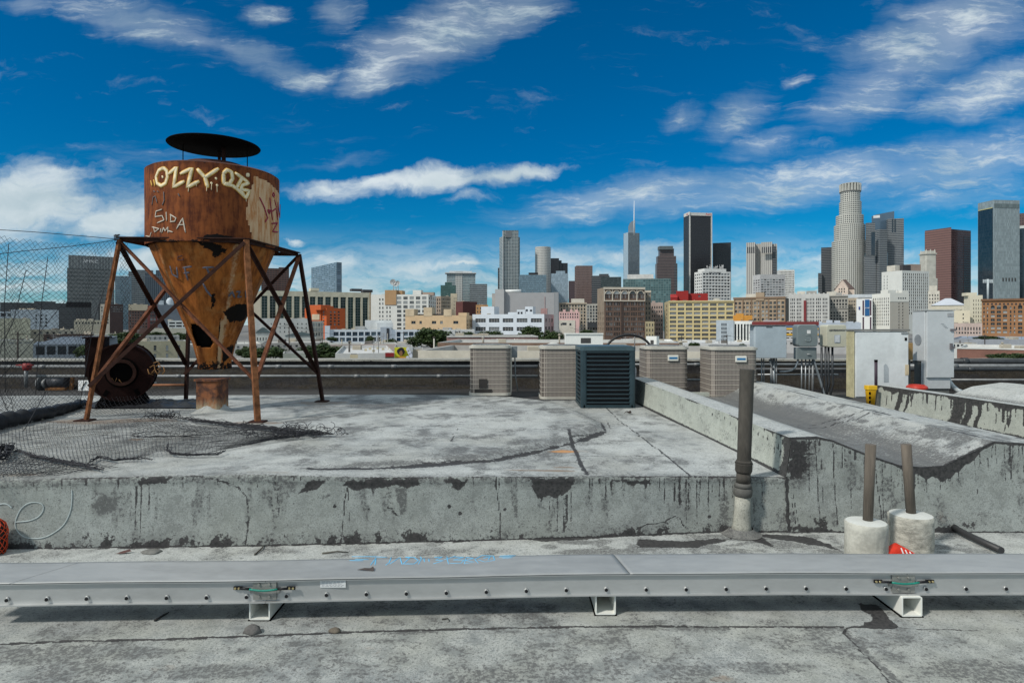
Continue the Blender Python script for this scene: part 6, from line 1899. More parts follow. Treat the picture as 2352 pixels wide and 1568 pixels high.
tower('office_tower', 'grey ribbed tower with metal crown and letters behind the netting', [(154,None,262,617,640),(157,None,263,588,640.6)], [f_anet, facade('fac_crown', (.20,.215,.215), (.10,.11,.115), 2.5, 60, .5, .98, .3, .2)])
b = Bld('podium_building', 'long dark grey slatted podium building below the ribbed tower', 0, None, 246, 696, 580, group='downtown buildings')
b.simple(facade('fac_slats', (.075,.08,.085), (.04,.044,.046), 40, 2.2, .98, .5, .4, .1))
b.slab('roof_block', 78, 128, 692, 697, -4, 10, cm('dark_block', (.06,.062,.066))); b.slab('bridge_band', 152, 212, 694, 705, .6, .5, cm('black_band', (.012,.012,.014)), 'R'); b.slab('stair_tower', 210, 226, 690, 748, .8, 6, cm('grey_stair', (.17,.18,.18)), 'R')
_o = bpy.data.objects['office_tower']; text_mesh('crown_lettering', 'AMNC', 4.4, .2, cm('sign_white', (.75,.75,.75)), _o, P(190, 603, 636.5)-_o.location, (PI/2, 0, math.atan((1176-210)/1470)))
tower('residential_tower', 'blue grey glass tower just right of the frame leg, behind the netting', [(264,None,302,634,1150)], f_bluegl)
tower('residential_tower', 'pale gridded tower with stepped top seen through the left braces', [(295,None,338,624,1250),(312,None,352,620,1255)], f_grey)
tower('residential_tower', 'dark blue striped tower beside the upper left edge of the hopper cone', [(333,None,408,630,1080),(358,None,400,621,1085)], f_navy)
tower('construction_tower', 'brown unfinished tower with orange netting behind the right side of the hopper', [(600,None,652,616,1000),(640,None,664,614,1003)], f_rust)
bpy.data.objects['construction_tower']
b = tower('slab_tower', 'slate blue tower with horizontal streaks right of the hopper', [(715,773,785,602,1150,.35)], f_slate)
b = tower('hotel_tower', 'glassy tower with white centre strip and overhanging roof wings', [(1026,None,1092,628,1350),(1046,None,1062,624,1349)], [f_hotel, f_white])
b.slab('roof_wing', 1022, 1094, 625.5, 627.5, 4, 30, cm('wing_white', (.55,.56,.56)), 'R'); b.slab('crown_block', 1032, 1084, 622.5, 628, -3, 20, cm('wing_white', (.55,.56,.56)), 'R')
tower('office_block', 'green netted block in front of the glassy winged tower', [(1012,None,1047,655,1260),(1022,None,1038,648,1262)], facade('fac_green', (.05,.11,.10), (.03,.07,.066), 3, 4, .9, .6, .3, .3))
tower('office_block', 'grey block with faint scrawl right of the glassy winged tower', [(1079,None,1119,652,1300)], f_grey)
b = tower('condo_tower', 'tallest pale grey residential tower left of the round white tower', [(1147,1154,1194,543,1500,.3),(1154,None,1191,529,1504)], [f_condo, f_condo])
for x0_, x1_ in ((1154.2,1156),(1176.5,1178.5),(1189,1190.8)): b.slab('white_fin', x0_, x1_, 531, 664, 1.2, .8, cm('fin_white', (.55,.56,.55)), 'R')
b.slab('vertical_strip', 1177, 1181, 543, 664, .8, .6, f_white, 'R'); b.slab('crown_louvre', 1162, 1176, 530, 545, 3, 3, cm('crown_grey', (.20,.21,.22)), 'R')
tower('slab_tower', 'thin dark slab edge behind the tallest pale residential tower', [(1143.5,None,1148,615,1560)], f_dark)
round_tower('round_tower', 'round white gridded tower with flat top', 1229, 1265, [(1229,1265,568)], 1550, f_white)
tower('glass_block', 'dark blue glass block below the round white tower', [(1192,None,1255,631,1350)], f_bluegl).slab('roof_plant', 1214, 1236, 626, 632, -5, 15, cm('plant_black', (.02,.02,.024)), 'R')
tower('stepped_tower', 'black tower with stepped right shoulder behind the pale blue block', [(1265,None,1284,593,1650),(1283,None,1290,598,1652),(1289,None,1304,604,1654)], f_black)
tower('glass_block', 'pale blue glass block below the black stepped tower', [(1266,None,1305,628,1400),(1277,None,1298,622,1404)], f_lblue)
tower('office_block', 'narrow dark brown block right of the pale blue glass block', [(1306,None,1320,645,1350)], facade('fac_maroon', (.07,.045,.05), (.03,.022,.025), 3, 4, .8, .5, .3, .1))
tower('office_tower', 'mid height brownish gridded tower with light left edge', [(1320,1324,1361,610,1520,.12)], [f_brown])
tower('office_block', 'dark banded slab right of the brownish gridded tower', [(1359,None,1400,633,1400),(1376,None,1398,629,1404)], f_dark)
tower('office_block', 'dark teal block standing before the dark banded slab', [(1380,None,1427,636,1300)], facade('fac_dteal', (.035,.05,.052), (.016,.026,.028), 3, 4, .8, .6, .2, .4))
# spire tower
b = tower('spire_tower', 'slender glass tower with curved sail top and white spire', [(1432,1443,1469,534,1950,.5)], [facade('fac_wg', (.20,.225,.24), (.06,.085,.105), 2.6, 4.0, .72, .8, .06, .35, .3, .8)])
b.slab('glass_edge', 1432.5, 1442.6, 535, 690, .6, .5, facade('fac_wg_edge', (.34,.41,.46), (.30,.38,.44), 2, 4, .9, .9, .1, .1, .3, .7), 'L')
ox, od = b.o, 1965
mb = MB(); prof = [(1443,540),(1443,521),(1446,513),(1451,508.5),(1457,506),(1459,506),(1459,540)]
v = [P(a, c, od)-b.o for a, c in prof]+[P(a, c, od+18)-b.o for a, c in prof]
k = len(prof); mb.add(v, [list(range(k))[::-1], [k+i for i in range(k)]]+[(i,(i+1)%k,k+(i+1)%k,k+i) for i in range(k)]); mb.build('sail_crown', facade('fac_sail', (.20,.25,.30), (.16,.21,.26), 2, 4, .9, .9, .08, .2), b.root)
MB().tube([P(1456.4,540,1950-3)-b.o, P(1456.4,500,1950-3)-b.o, P(1456.6,461,1950-3)-b.o], [1.9,1.4,.5], 8).build('spire', cm('spire_white', (.75,.76,.76)), b.root)
b = tower('office_tower', 'brown banded tower with stepped rounded crown', [(1505,1509,1556,605,1650,.2),(1507,1511,1553,588,1654,.2),(1512,1516,1548,571,1660,.2)], f_brown2)
b.slab('crown_band', 1515, 1546, 565, 573, -4, 25, cm('crown_teal', (.10,.12,.125)), 'R'); b.slab('dark_right_edge', 1549, 1556, 606, 676, .6, .5, f_dark, 'R')
tower('condo_block', 'low teal glass block with many balconies under the spire tower', [(1431,None,1541,640,930)], f_teal).slab('penthouse', 1441, 1501, 630, 641, -8, 20, cm('pent_white', (.52,.52,.50)), 'R')
b = tower('black_tower', 'tall black slab tower with white corner edges and red letters', [(1570,1583.5,1636,489,1720,.42)], f_black)
WE = cm('white_edge', (.56,.55,.52))
b.slab('corner_edge', 1583.2, 1586, 489, 690, 1.2, 1.4, WE, 'R'); b.slab('corner_edge', 1633.2, 1636, 489, 690, 1.2, 1.4, WE, 'R'); b.slab('crown_band', 1584, 1636, 488.6, 495.5, 1.6, 2, WE, 'R'); b.slab('crown_band', 1570.5, 1583.6, 489, 496.5, 1.6, 2, WE, 'L')
RED = cm('sign_red', (.5,.02,.03))
for txt, px, py, dd, ry, sz in (('Aon', 1621, 494.6, 1712, 0, 9), ('A', 1576, 494.8, 1722, 0, 8)):
    text_mesh('sign_lettering', txt, sz, .4, RED, b.root, P(px, py, dd)-b.o, (PI/2, 0, 0))
tower('office_tower', 'bluish black slab right of the tall black tower', [(1637,None,1679,557.5,1800)], f_black)
b = Bld('office_building', 'white gridded building with rooftop aerials before the black tower', 1595, 1613, 1678, 623, 1050, alpha=.5, group='downtown buildings')
b.simple(cm('ow_white', (.62,.62,.60)), [dict(cols=9, rows=9, y0=627, pitch=7.1, h=3.9, wf=.80, x0=.02, x1=.98, gl=DGLASS, nm=0)], [dict(cols=4, rows=9, y0=628, pitch=7.1, h=3.6, wf=.62, gl=DGLASS, nm=0)], rec=.6)
b.slab('penthouse', 1618, 1668, 617, 624, -6, 22, cm('ow_white', (.62,.62,.60)), 'R')
uu_ = Vector((b.C[0]-b.Bc[0], b.C[1]-b.Bc[1], 0)).normalized(); nn_ = Vector((uu_.y, -uu_.x, 0))
text_mesh('building_lettering', 'ONE WILSHIRE', 2.6, .15, cm('letter_dark', (.05,.05,.06)), b.root, uu_*12+nn_*.25+Vector((0,0,b.zt-GZ-2.6)), (PI/2, 0, math.atan2(uu_.y, uu_.x)), False, 1.25)
mb = MB(); rd = random.Random(4)
for i in range(26):
    p = P(rd.uniform(1622,1664), 618, 1070)-b.o; hh = rd.uniform(3, 8)
    mb.tube([p, p+Vector((0,0,hh))], .22, 5)
    if i % 3 == 0: mb.tube([p+Vector((-1.2,0,hh*.7)), p+Vector((1.2,0,hh*.8))], .5, 6)
o = mb.build('aerial', cm('aerial_white', (.55,.55,.55)), b.root); o['kind'] = 'stuff'
b = tower('fluted_tower', 'pale fluted tower with dark top windows', [(1714,None,1735,557,1560),(1734,None,1749,560,1572),(1748,None,1774,556,1556),(1773,1775,1785,560,1566,.3)], f_ribs)
for (x0, x1, dd) in ((1715,1735,.5),(1748.5,1774,5)):
    b.slab('dark_window_band', x0, x1, 567, 581, dd, .6, f_ribd, 'R')
b.slab('dark_shaft', 1774.5, 1783.5, 566, 640, -6, .6, f_dark, 'R')
b = Bld('office_building', 'light grey banded building in front of the fluted tower', 1729, 1746, 1803, 630, 1120, alpha=.5)
b.simple(cm('cg_grey', (.46,.46,.46)), [dict(cols=8, rows=7, y0=641, pitch=5.6, h=2.7, wf=.84, gl=MGLASS, nm=0)], [dict(cols=3, rows=7, y0=642, pitch=5.6, h=2.6, wf=.7, gl=MGLASS, nm=0)], rec=.5)
b = Bld('office_building', 'white gridded building right of the light grey banded one', 1785, 1789, 1825, 620, 1250, alpha=.15)
b.simple(cm('wg_white', (.58,.58,.55)), [dict(cols=11, rows=12, y0=624, pitch=5.1, h=2.9, wf=.56, gl=DGLASS, nm=0)], rec=.5)
tower('office_tower', 'dark banded tower touching the left side of the tall round crowned tower', [(1886,None,1916,568,1540),(1879,None,1888,627,1536)], f_dark)
t = round_tower('crown_tower', 'tallest tower, pale with stepped round tiers and a circular crown', 1914, 1984, [(1914,1984,555),(1919,1983,518),(1923,1980,496),(1930,1976,465),(1932,1973.5,441)], 1500, f_us)
t2 = t.location
mb = MB(); cxp = ((1932+1973.5)/2-CX)/F*1500-t2.x; r_ = 20.75/F*1500
for j in range(20):
    a0 = 2*PI*j/20; mb.box(cxp+r_*math.cos(a0)-1.6, cxp+r_*math.cos(a0)+1.6, r_*math.sin(a0)-1.6, r_*math.sin(a0)+1.6, ZC-(441-HY)/F*1500-GZ, ZC-(424-HY)/F*1500-GZ)
mb.build('crown_pier', cm('us_pale', (.47,.47,.43)), t)
mb = MB(); zc0 = ZC-(441-HY)/F*1500-GZ; zc1 = ZC-(423-HY)/F*1500-GZ
mb.lathe([(r_*.93, zc0),(r_*.93, zc1-2),(r_*1.03, zc1-2),(r_*1.03, zc1),(.1, zc1)], 40, (cxp, 0)); mb.build('crown_drum', cm('us_grey', (.30,.305,.29)), t)
MB().lathe([(r_*1.07, zc0-1.5),(r_*1.07, zc0+.6),(r_*.9, zc0+.6)], 40, (cxp,0)).build('crown_ledge', cm('us_dark', (.10,.10,.10)), t)
mb = MB()
for (a_, b_, yt) in ((1919,1983,555),(1923,1980,518),(1930,1976,496)):
    mb.lathe([((b_-a_)/2/F*1500*1.015, ZC-(yt+1.2-HY)/F*1500-GZ), ((b_-a_)/2/F*1500*1.04, ZC-(yt-1.2-HY)/F*1500-GZ), ((b_-a_)/2/F*1500*.9, ZC-(yt-1.2-HY)/F*1500-GZ)], 40, (((a_+b_)/2-CX)/F*1500-t2.x, 0))
mb.build('tier_ledge', cm('us_dark', (.10,.10,.10)), t)
# block composition right of the crown tower
b = tower('glass_tower', 'grey composite tower with blue curved glass top right of the crown tower', [(1984,1986,2012,588,1440,.2),(1988,1990,2010,512,1450,.2),(2010,2020,2038,526,1425,.7),(2036,2039,2076,503,1455,.15)], f_gas)
mb = MB(); prof = [(2002,580),(2002,497),(2012,493),(2030,489.5),(2054,485),(2054,580)]
v = [P(a, c, 1470)-b.o for a, c in prof]+[P(a, c, 1500)-b.o for a, c in prof]; k = len(prof)
mb.add(v, [list(range(k))[::-1], [k+i for i in range(k)]]+[(i,(i+1)%k,k+(i+1)%k,k+i) for i in range(k)]); mb.build('blue_glass_crown', f_gasb, b.root)
b.slab('crown_logo', 2006, 2021, 494.5, 500.5, 6, 1, cm('logo_white', (.6,.62,.62)), 'F')
bb_ = b
for (x0, x1, y0_, y1_) in ((2048.5,2052,503,534),(2054,2058,503,534)): bb_.slab('dark_slot', x0, x1, y0_, y1_, -8+8.8, .6, f_mirror, 'F')
bb_.slab('dark_recess', 2001, 2010, 533, 586, 12, 1, f_mirror, 'F')
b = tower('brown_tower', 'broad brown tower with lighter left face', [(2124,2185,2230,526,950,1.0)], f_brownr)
b.slab('lit_left_face', 2124.3, 2184.7, 526, 690, .5, .4, f_brownl, 'L'); b.slab('painted_reflection', 2213, 2229.5, 543, 690, .3, .25, facade('fac_brown_dk', (.03,.014,.016), (.014,.008,.010), 3, 3.6, .8, .75, .12, .1), 'R')  # panels carry the side light and a reflection in their colour
b = tower('glass_tower', 'tall smooth grey glass tower near the right edge with dark left face', [(2246,2283,2342,459,820,.75)], f_satin)
b.slab('dark_mirror_face', 2246.4, 2280, 481, 690, .35, .3, f_mirror, 'L'); b.slab('yellow_line', 2247, 2279, 480, 481.3, .5, .3, cm('yellow_trim', (.55,.5,.2)), 'L'); b.slab('top_band', 2284, 2342, 468, 478, .3, .25, facade('fac_topband', (.12,.15,.15), (.10,.13,.135), 1.5, 4, .9, .9, .15, .2), 'R')
for i in range(5): b.slab('dark_vent', 2303+7*i, 2305.5+7*i, 638, 646, .4, .3, cm('vent_dark', (.05,.05,.05)), 'R')
b = tower('brown_tower', 'dark brown tower cut by the right edge of the picture', [(2340,None,2420,487,900)], facade('fac_br2', (.10,.06,.06), (.06,.04,.04), 3, 3.6, .7, .6, .2, .2))
b.slab('pale_band', 2340, 2420, 516, 522, .6, .5, cm('pale_band', (.5,.52,.5)), 'R'); b.slab('dark_glass', 2340, 2420, 522, 690, .5, .4, f_mirror, 'R')

# ---- mid-rise buildings --------------------------------------------------------
S = lambda **k: k
b = Bld('apartment_building', 'brown building with pale upper storeys behind the hopper front leg', 230, 252, 283, 698, 500)
b.simple(cm('brown_dk', (.075,.05,.047)), [S(cols=8, rows=3, y0=703, pitch=5, h=2.4, wf=.6, x0=.1, nm=0, gl=MGLASS)], [S(cols=3, rows=6, y0=704, pitch=7, h=4.5, wf=.5, nm=0)], side=cm('brown_pale', (.22,.215,.19)))
Bld('office_building', 'low cream building with a strip of windows behind the netting', 170, None, 238, 735, 390).simple(cm('cream1', (.52,.47,.36)), [S(cols=9, rows=1, y0=739.5, pitch=6, h=4, wf=.5, nm=0, gl=DGLASS)])
b = Bld('office_building', 'white building with columns of small windows behind the netting', 25, None, 135, 711, 340)
b.simple(cm('bluewhite', (.46,.51,.55)), [S(cols=1, rows=4, y0=722, pitch=8, h=4, wf=.4, x0=.48, x1=.56, nm=0, gl=DGLASS), S(cols=2, rows=4, y0=722, pitch=8, h=4, wf=.4, x0=.58, x1=.78, nm=0, gl=DGLASS)])
Bld('office_building', 'low pale building with two wide windows at the left edge', -60, None, 32, 715, 330).simple(cm('bluewhite', (.46,.51,.55)), [S(cols=2, rows=1, y0=719, pitch=8, h=7, wf=.75, x0=.65, x1=.98, nm=0, gl=DGLASS)])
Bld('warehouse', 'plain cream warehouse at the left edge behind the netting', -60, None, 70, 731, 270, group='low city buildings').simple(cm('cream2', (.50,.48,.36)))
b = Bld('hotel', 'brick building with cream top storey seen between the left braces', 295, None, 340, 699, 460)
b.simple(cm('brick_a', (.16,.095,.08)), [S(cols=7, rows=6, y0=716, pitch=6.5, h=3.6, wf=.5, nm=0, gl=DGLASS)])
b.slab('cream_storey', 295, 340, 699, 713, .5, .45, cm('cream3', (.52,.45,.33)), 'R')
b = Bld('hotel', 'narrow red brick building with white window grid', 339, None, 363, 702, 440)
b.simple(cm('brick_b', (.20,.06,.055)), [S(cols=2, rows=6, y0=706, pitch=8, h=6, wf=.85, x0=.22, x1=.8, nm=2, nv=2, gl=MGLASS)])
b = Bld('loft_building', 'plain slate grey building with a white stair block behind the hopper', 362, None, 420, 700, 425)
b.simple(cm('slate_plain', (.15,.175,.205))); b.slab('stair_block', 364, 376, 690, 701, -2, 5, cm('bluewhite', (.46,.51,.55)), 'R'); 
MB().lathe([(2.2,0),(2.2,3),(1.2,4.5),(.2,5)], 14, ((379-390)/F*425+7, 8)).build('roof_tank', cm('bluewhite', (.46,.51,.55)), b.root).location.z = b.zt-GZ
Bld('parking_structure', 'white parking structure with dark open levels left of the hopper cone', 386, None, 436, 736, 380).simple(cm('white1', (.66,.67,.64)), [S(cols=3, rows=2, y0=740, pitch=7, h=3.6, wf=.84, nm=0, gl=DGLASS)], rec=.8)
Bld('warehouse', 'low cream wall building below the parking structure', 345, None, 432, 754, 310, group='low city buildings').simple(cm('cream4', (.55,.52,.42)))
Bld('warehouse', 'low white building with a graffiti strip behind the blower', 298, None, 412, 771, 175, group='low city buildings').simple(cm('greywhite', (.42,.42,.40)), [S(cols=9, rows=1, y0=774, pitch=5, h=5, wf=.4, nm=0, gl=MGLASS)])
b = Bld('house', 'beige house with white framed windows behind the blower', 310, None, 428, 783, 145, group='low city buildings')
b.simple(cm('beige_house', (.40,.37,.26)), [S(cols=4, rows=2, y0=793, pitch=19, h=11, wf=.22, nm=0, nv=1, gl=MGLASS)], rec=.12)
b = Bld('hangar', 'grey shed with five wide dark openings behind the netting', 76, None, 206, 775, 128, depth=26, group='low city buildings')
b.zt = b.px2z(790)
b.simple(cm('shed_grey', (.24,.27,.30)), [S(cols=5, rows=1, y0=792, pitch=20, h=22, wf=.80, nm=0, gl=DGLASS, rec=.6)], rmat=cm('shed_roof', (.26,.30,.35), .1))
q0_, q1_ = Vector((b.Bc[0]-b.o.x, b.Bc[1]-b.o.y, b.zt-GZ-.1)), Vector((b.C[0]-b.o.x, b.C[1]-b.o.y, b.zt-GZ-.1)); up_ = Vector((0, 9, 1.45))
mb = MB(); mb.add([q0_, q1_, q1_+up_, q0_+up_, q0_+up_+Vector((0,.4,-2)), q1_+up_+Vector((0,.4,-2))], [(0,1,2,3),(3,2,5,4)])
for k_ in range(14):
    a_ = q0_.lerp(q1_, k_/13); mb.beam(a_+Vector((0,0,.06)), a_+up_+Vector((0,0,.06)), .12)
mb.build('sloped_roof', cm('shed_roof', (.26,.30,.35), .1), b.root)
Bld('warehouse', 'pale plaster wall building behind the netting at the far left', -60, None, 77, 781, 126, group='low city buildings').simple(cm('plaster', (.45,.44,.36)), [S(cols=3, rows=1, y0=786, pitch=4, h=1.6, wf=.6, x0=.55, nm=0, gl=DGLASS)])

# long cream block
b = Bld('office_building', 'long cream office block with dark green glass strips between pilasters', 580, 598, 851, 667, 560, alpha=.07)
CRM = cm('cream_block', (.56,.52,.40)); 
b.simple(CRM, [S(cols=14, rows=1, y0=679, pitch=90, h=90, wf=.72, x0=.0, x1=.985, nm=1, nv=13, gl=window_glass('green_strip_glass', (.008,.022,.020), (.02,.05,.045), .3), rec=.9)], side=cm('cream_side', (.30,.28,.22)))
b.slab('penthouse', 714, 733, 661.5, 668, -10, 14, CRM, 'R'); b.slab('roof_plant', 834, 856, 665, 671, -6, 10, cm('plant_dark', (.05,.05,.055)), 'R'); b.slab('roof_plant', 808, 832, 663, 668, -14, 10, cm('plant_dark', (.05,.05,.055)), 'R'); b.slab('corner_edge', 849, 853, 672, 760, .3, 12, cm('cream_tan', (.40,.30,.20)), 'R')
# orange building
b = Bld('orange_building', 'bright orange block in front of the long cream office block', 700, 750, 793, 707, 425, alpha=.8)
ORG = cm('orange_stucco', (.50,.105,.028), .10)
b.simple(ORG, [S(cols=3, rows=5, y0=714, pitch=7.2, h=3.6, wf=.45, x0=.12, x1=.75, nm=0, gl=DGLASS)], [S(cols=3, rows=5, y0=714, pitch=7.2, h=3.4, wf=.32, x0=.35, nm=0, gl=DGLASS)])
b.slab('taller_wing', 705, 737, 700.5, 756, .8, 9, ORG, 'L'); b.slab('roof_step', 737, 766, 702.5, 712, -1.5, 7, ORG, 'R')
mb_ = b.slab('window_lattice', 716.5, 733.5, 721.5, 734.5, 1.1, .3, cm('lattice_cream', (.5,.42,.3)), 'L')
Bld('office_building', 'pale grey low block with tiny windows behind the hopper right legs', 586, None, 712, 731, 330, group='low city buildings').simple(cm('palegrey', (.50,.51,.49)), [S(cols=9, rows=3, y0=742, pitch=9, h=3, wf=.25, x0=.25, nm=0, gl=DGLASS)])
Bld('office_building', 'grey industrial building with rows of windows left of the orange block', 711, None, 743, 737, 320, group='low city buildings').simple(cm('indgrey', (.30,.30,.27)), [S(cols=5, rows=3, y0=742, pitch=11, h=7, wf=.6, nm=1, nv=2, gl=MGLASS)])
def gable(name, label, x0, x1, ye, yr, d, wm, rm, hip=True, dep=9):
    b = Bld(name, label, x0, None, x1, ye, d, depth=dep, group='low city buildings', cat='house')
    b.simple(wm, [S(cols=5, rows=1, y0=ye+11, pitch=5, h=6, wf=.35, nm=0, gl=DGLASS)], par=.05)
    zr = b.px2z(yr)-b.base; ze = b.zt-b.base+.05
    rel = lambda p: Vector((p[0]-b.o.x, p[1]-b.o.y, ze))
    c = [rel(p) for p in (b.Bc, b.C, b.D, b.A)]; m = sum(c, Vector())/4
    ov = [m+(q-m)*1.06 for q in c]; ov = [Vector((q.x, q.y, ze)) for q in ov]
    r0 = (ov[0]+ov[3])/2; r1 = (ov[1]+ov[2])/2; k = .42 if hip else 0
    a = r0.lerp(r1, k); e = r1.lerp(r0, k); a.z = e.z = zr
    mb = MB(); mb.add(ov+[a, e], [(0,1,5,4),(1,2,5),(2,3,4,5),(3,0,4),(3,2,1,0)]); mb.build('pitched_roof', rm, b.root)
    return b
GRN = cm('green_roof', (.03,.05,.055), .2)
gable('house', 'white house with a dark green hip roof behind the hopper legs', 587, 622, 764, 752, 250, cm('house_white', (.56,.57,.53)), GRN)
gable('house', 'long white shed with green gable roof behind the hopper legs', 655, 726, 771, 763, 265, cm('house_white', (.56,.57,.53)), GRN)
# modern white office
b = Bld('white_office', 'low modern white office with square dark blue windows', 746, None, 912, 757, 270, group='low city buildings')
WB = cm('bluish_white', (.58,.63,.68), .08)
b.simple(WB, [S(cols=8, rows=2, y0=762, pitch=13, h=9, wf=.78, x0=.11, x1=.80, nm=2, gl=BGLASS, rec=.4)])
b.slab('stair_tower', 746, 757, 748, 790, .8, 5, WB, 'R'); b.slab('service_tower', 874, 899, 751, 792, .8, 6, cm('bluish_grey', (.38,.42,.47), .08), 'R'); b.slab('dark_slot', 888, 894, 754, 778, 1.0, .25, cm('slot_dark', (.03,.035,.045)), 'R'); b.slab('penthouse', 839, 900, 735, 759, -6, 10, cm('pent_white2', (.60,.62,.62)), 'R'); b.slab('penthouse', 866, 903, 741, 759, -3, 6, cm('pent_white2', (.60,.62,.62)), 'R'); b.slab('roof_unit', 816, 838, 749, 758, -5, 4, cm('plant_grey', (.40,.41,.40)), 'R')
b = Bld('white_office', 'right wing of the modern white office beside the big round tree', 909, None, 966, 757, 268, group='low city buildings')
b.simple(WB, [S(cols=3, rows=2, y0=762, pitch=13, h=9, wf=.8, x0=.28, nm=2, gl=BGLASS, rec=.4), S(cols=1, rows=2, y0=762, pitch=13, h=11, wf=.9, x0=.03, x1=.2, nm=0, gl=BGLASS, rec=.4)])
# tall white factory with tan block
WF = cm('factory_white', (.66,.66,.62), .07)
b = Bld('factory_building', 'tall white factory building with wide windows and a tan tower block', 852, 984, 1002, 676, 470, alpha=1.35)
b.simple(WF, [S(cols=4, rows=9, y0=681, pitch=9.4, h=6, wf=.55, nm=0, gl=DGLASS)], [S(cols=5, rows=8, y0=681, pitch=10.1, h=6.2, wf=.68, x0=.44, x1=.985, nm=2, nv=1, gl=MGLASS), S(cols=2, rows=7, y0=685, pitch=9.6, h=4.6, wf=.42, x0=.13, x1=.235, nm=0, gl=DGLASS), S(cols=2, rows=4, y0=704, pitch=9.6, h=4.6, wf=.42, x0=.255, x1=.36, nm=0, gl=DGLASS)], side=WF)
TAN = cm('tan_block', (.40,.25,.13), .08)
b.slab('tan_tower', 884, 910, 666, 700, .5, 5, TAN, 'L'); b.slab('tan_penthouse', 899, 924, 667, 678, -4, 8, TAN, 'L'); b.slab('stair_head', 948, 967, 666, 678, -5, 7, WF, 'L'); b.slab('roof_plant', 970, 996, 671, 678, -6, 5, cm('plant_tan', (.35,.27,.22)), 'L')
mb = MB()
for (px, py, r) in ((903,648,2.3),(909,652,2.1),(914,650,1.7)):
    c0 = P(px, py, 476)-b.o
    for k in range(10):
        a0, a1 = 2*PI*k/10, 2*PI*(k+1)/10
        mb.add([c0, c0+Vector((r*math.cos(a0), -.8, r*math.sin(a0))), c0+Vector((r*math.cos(a1), -.8, r*math.sin(a1))), c0+Vector((0,.4,0))], [(0,1,2),(3,2,1)])
    mb.tube([c0, P(px+1, 668, 476)-b.o], .25, 5)
mb.build('satellite_dish', cm('dish_pale', (.45,.46,.46)), b.root)
# tan plaster building
PL = cm('tan_plaster', (.58,.42,.255), .09)
b = Bld('plaster_building', 'tan plaster building with three square roof towers', 931, 1071, 1084, 724, 335, alpha=1.30)
b.simple(PL, [S(cols=3, rows=3, y0=734, pitch=9, h=6, wf=.5, nm=0, gl=DGLASS)], [S(cols=1, rows=1, y0=737, pitch=9, h=6, wf=1, x0=.10, x1=.17, nm=1, gl=DGLASS), S(cols=1, rows=1, y0=737, pitch=9, h=6, wf=1, x0=.235, x1=.275, nm=1, gl=MGLASS), S(cols=1, rows=1, y0=737, pitch=9, h=6, wf=1, x0=.44, x1=.51, nm=1, gl=DGLASS), S(cols=1, rows=1, y0=737, pitch=9, h=6, wf=1, x0=.575, x1=.62, nm=1, gl=DGLASS), S(cols=1, rows=1, y0=737, pitch=9, h=6, wf=1, x0=.79, x1=.87, nm=1, gl=DGLASS)], side=PL)
PL2 = cm('tan_plaster_worn', (.52,.42,.29), .2)
for x0, x1, yt in ((931,951,709.5),(973,992,706),(1019,1037,710)): b.slab('roof_tower', x0, x1, yt, 726, .15, 6, PL2, 'L')
b.slab('roof_plant', 992, 1018, 721, 726, -2, 3, cm('plant_dark', (.05,.05,.055)), 'L'); b.slab('gable_head', 1053, 1072, 718, 726, .1, 5, PL, 'L'); b.slab('awning', 1017, 1037, 752.5, 756, .6, .6, cm('awning_blue', (.30,.36,.42)), 'L')
b = Bld('office_building', 'ornate beige building with a window pair per floor behind the tan plaster building', 1002, 1013, 1036, 680, 540, alpha=.6)
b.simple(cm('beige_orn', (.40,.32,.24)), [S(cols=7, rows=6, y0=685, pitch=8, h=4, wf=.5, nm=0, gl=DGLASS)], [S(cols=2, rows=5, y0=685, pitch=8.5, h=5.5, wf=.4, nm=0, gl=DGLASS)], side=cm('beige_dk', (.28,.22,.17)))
Bld('office_building', 'narrow cream building left of the dark red brick building', 1035, None, 1050, 674, 520).simple(cm('cream3', (.52,.45,.33)), [S(cols=2, rows=7, y0=683, pitch=7.5, h=4, wf=.3, x0=.4, nm=0, gl=DGLASS)])
Bld('brick_building', 'dark red brick building with a plain front', 1047, 1063, 1096, 692, 500, alpha=.6).simple(cm('darkred', (.11,.04,.036)))
Bld('office_building', 'small orange tan building right of the dark red brick building', 1093, None, 1121, 700, 480).simple(cm('orangetan', (.46,.26,.12)), [S(cols=4, rows=2, y0=706, pitch=8, h=4, wf=.4, nm=0, gl=DGLASS)])
# big blank grey
GR = cm('blank_grey', (.36,.36,.365), .05); GRL = cm('blank_grey_light', (.42,.42,.42), .05)
b = Bld('theatre_building', 'large blank grey windowless building with a taller left stair block', 1157, None, 1276, 672, 430)
b.simple(GR, None)
b.slab('stair_block', 1137, 1157.5, 664, 722, 3.0, 14, GRL, 'R'); b.slab('side_block', 1130, 1139, 674, 722, -2, 12, cm('blank_tan', (.40,.38,.36)), 'R'); b.slab('ribbed_end', 1272, 1283, 671, 760, .4, 12, facade('fac_ribend', (.36,.37,.38), (.20,.21,.22), .9, 60, .5, .99, .6, .1), 'R'); b.slab('pink_patch', 1242, 1257, 708, 722, .2, .15, cm('pinkish', (.42,.26,.25)), 'R'); b.slab('pink_pipe', 1251, 1252, 681, 722, .3, .25, cm('pinkish', (.42,.26,.25)), 'R')
MB().tube([P(1161,669,436)-b.o, P(1197,668,436)-b.o], 1.0, 12).build('roof_drum', cm('drum_white', (.7,.71,.7)), b.root)
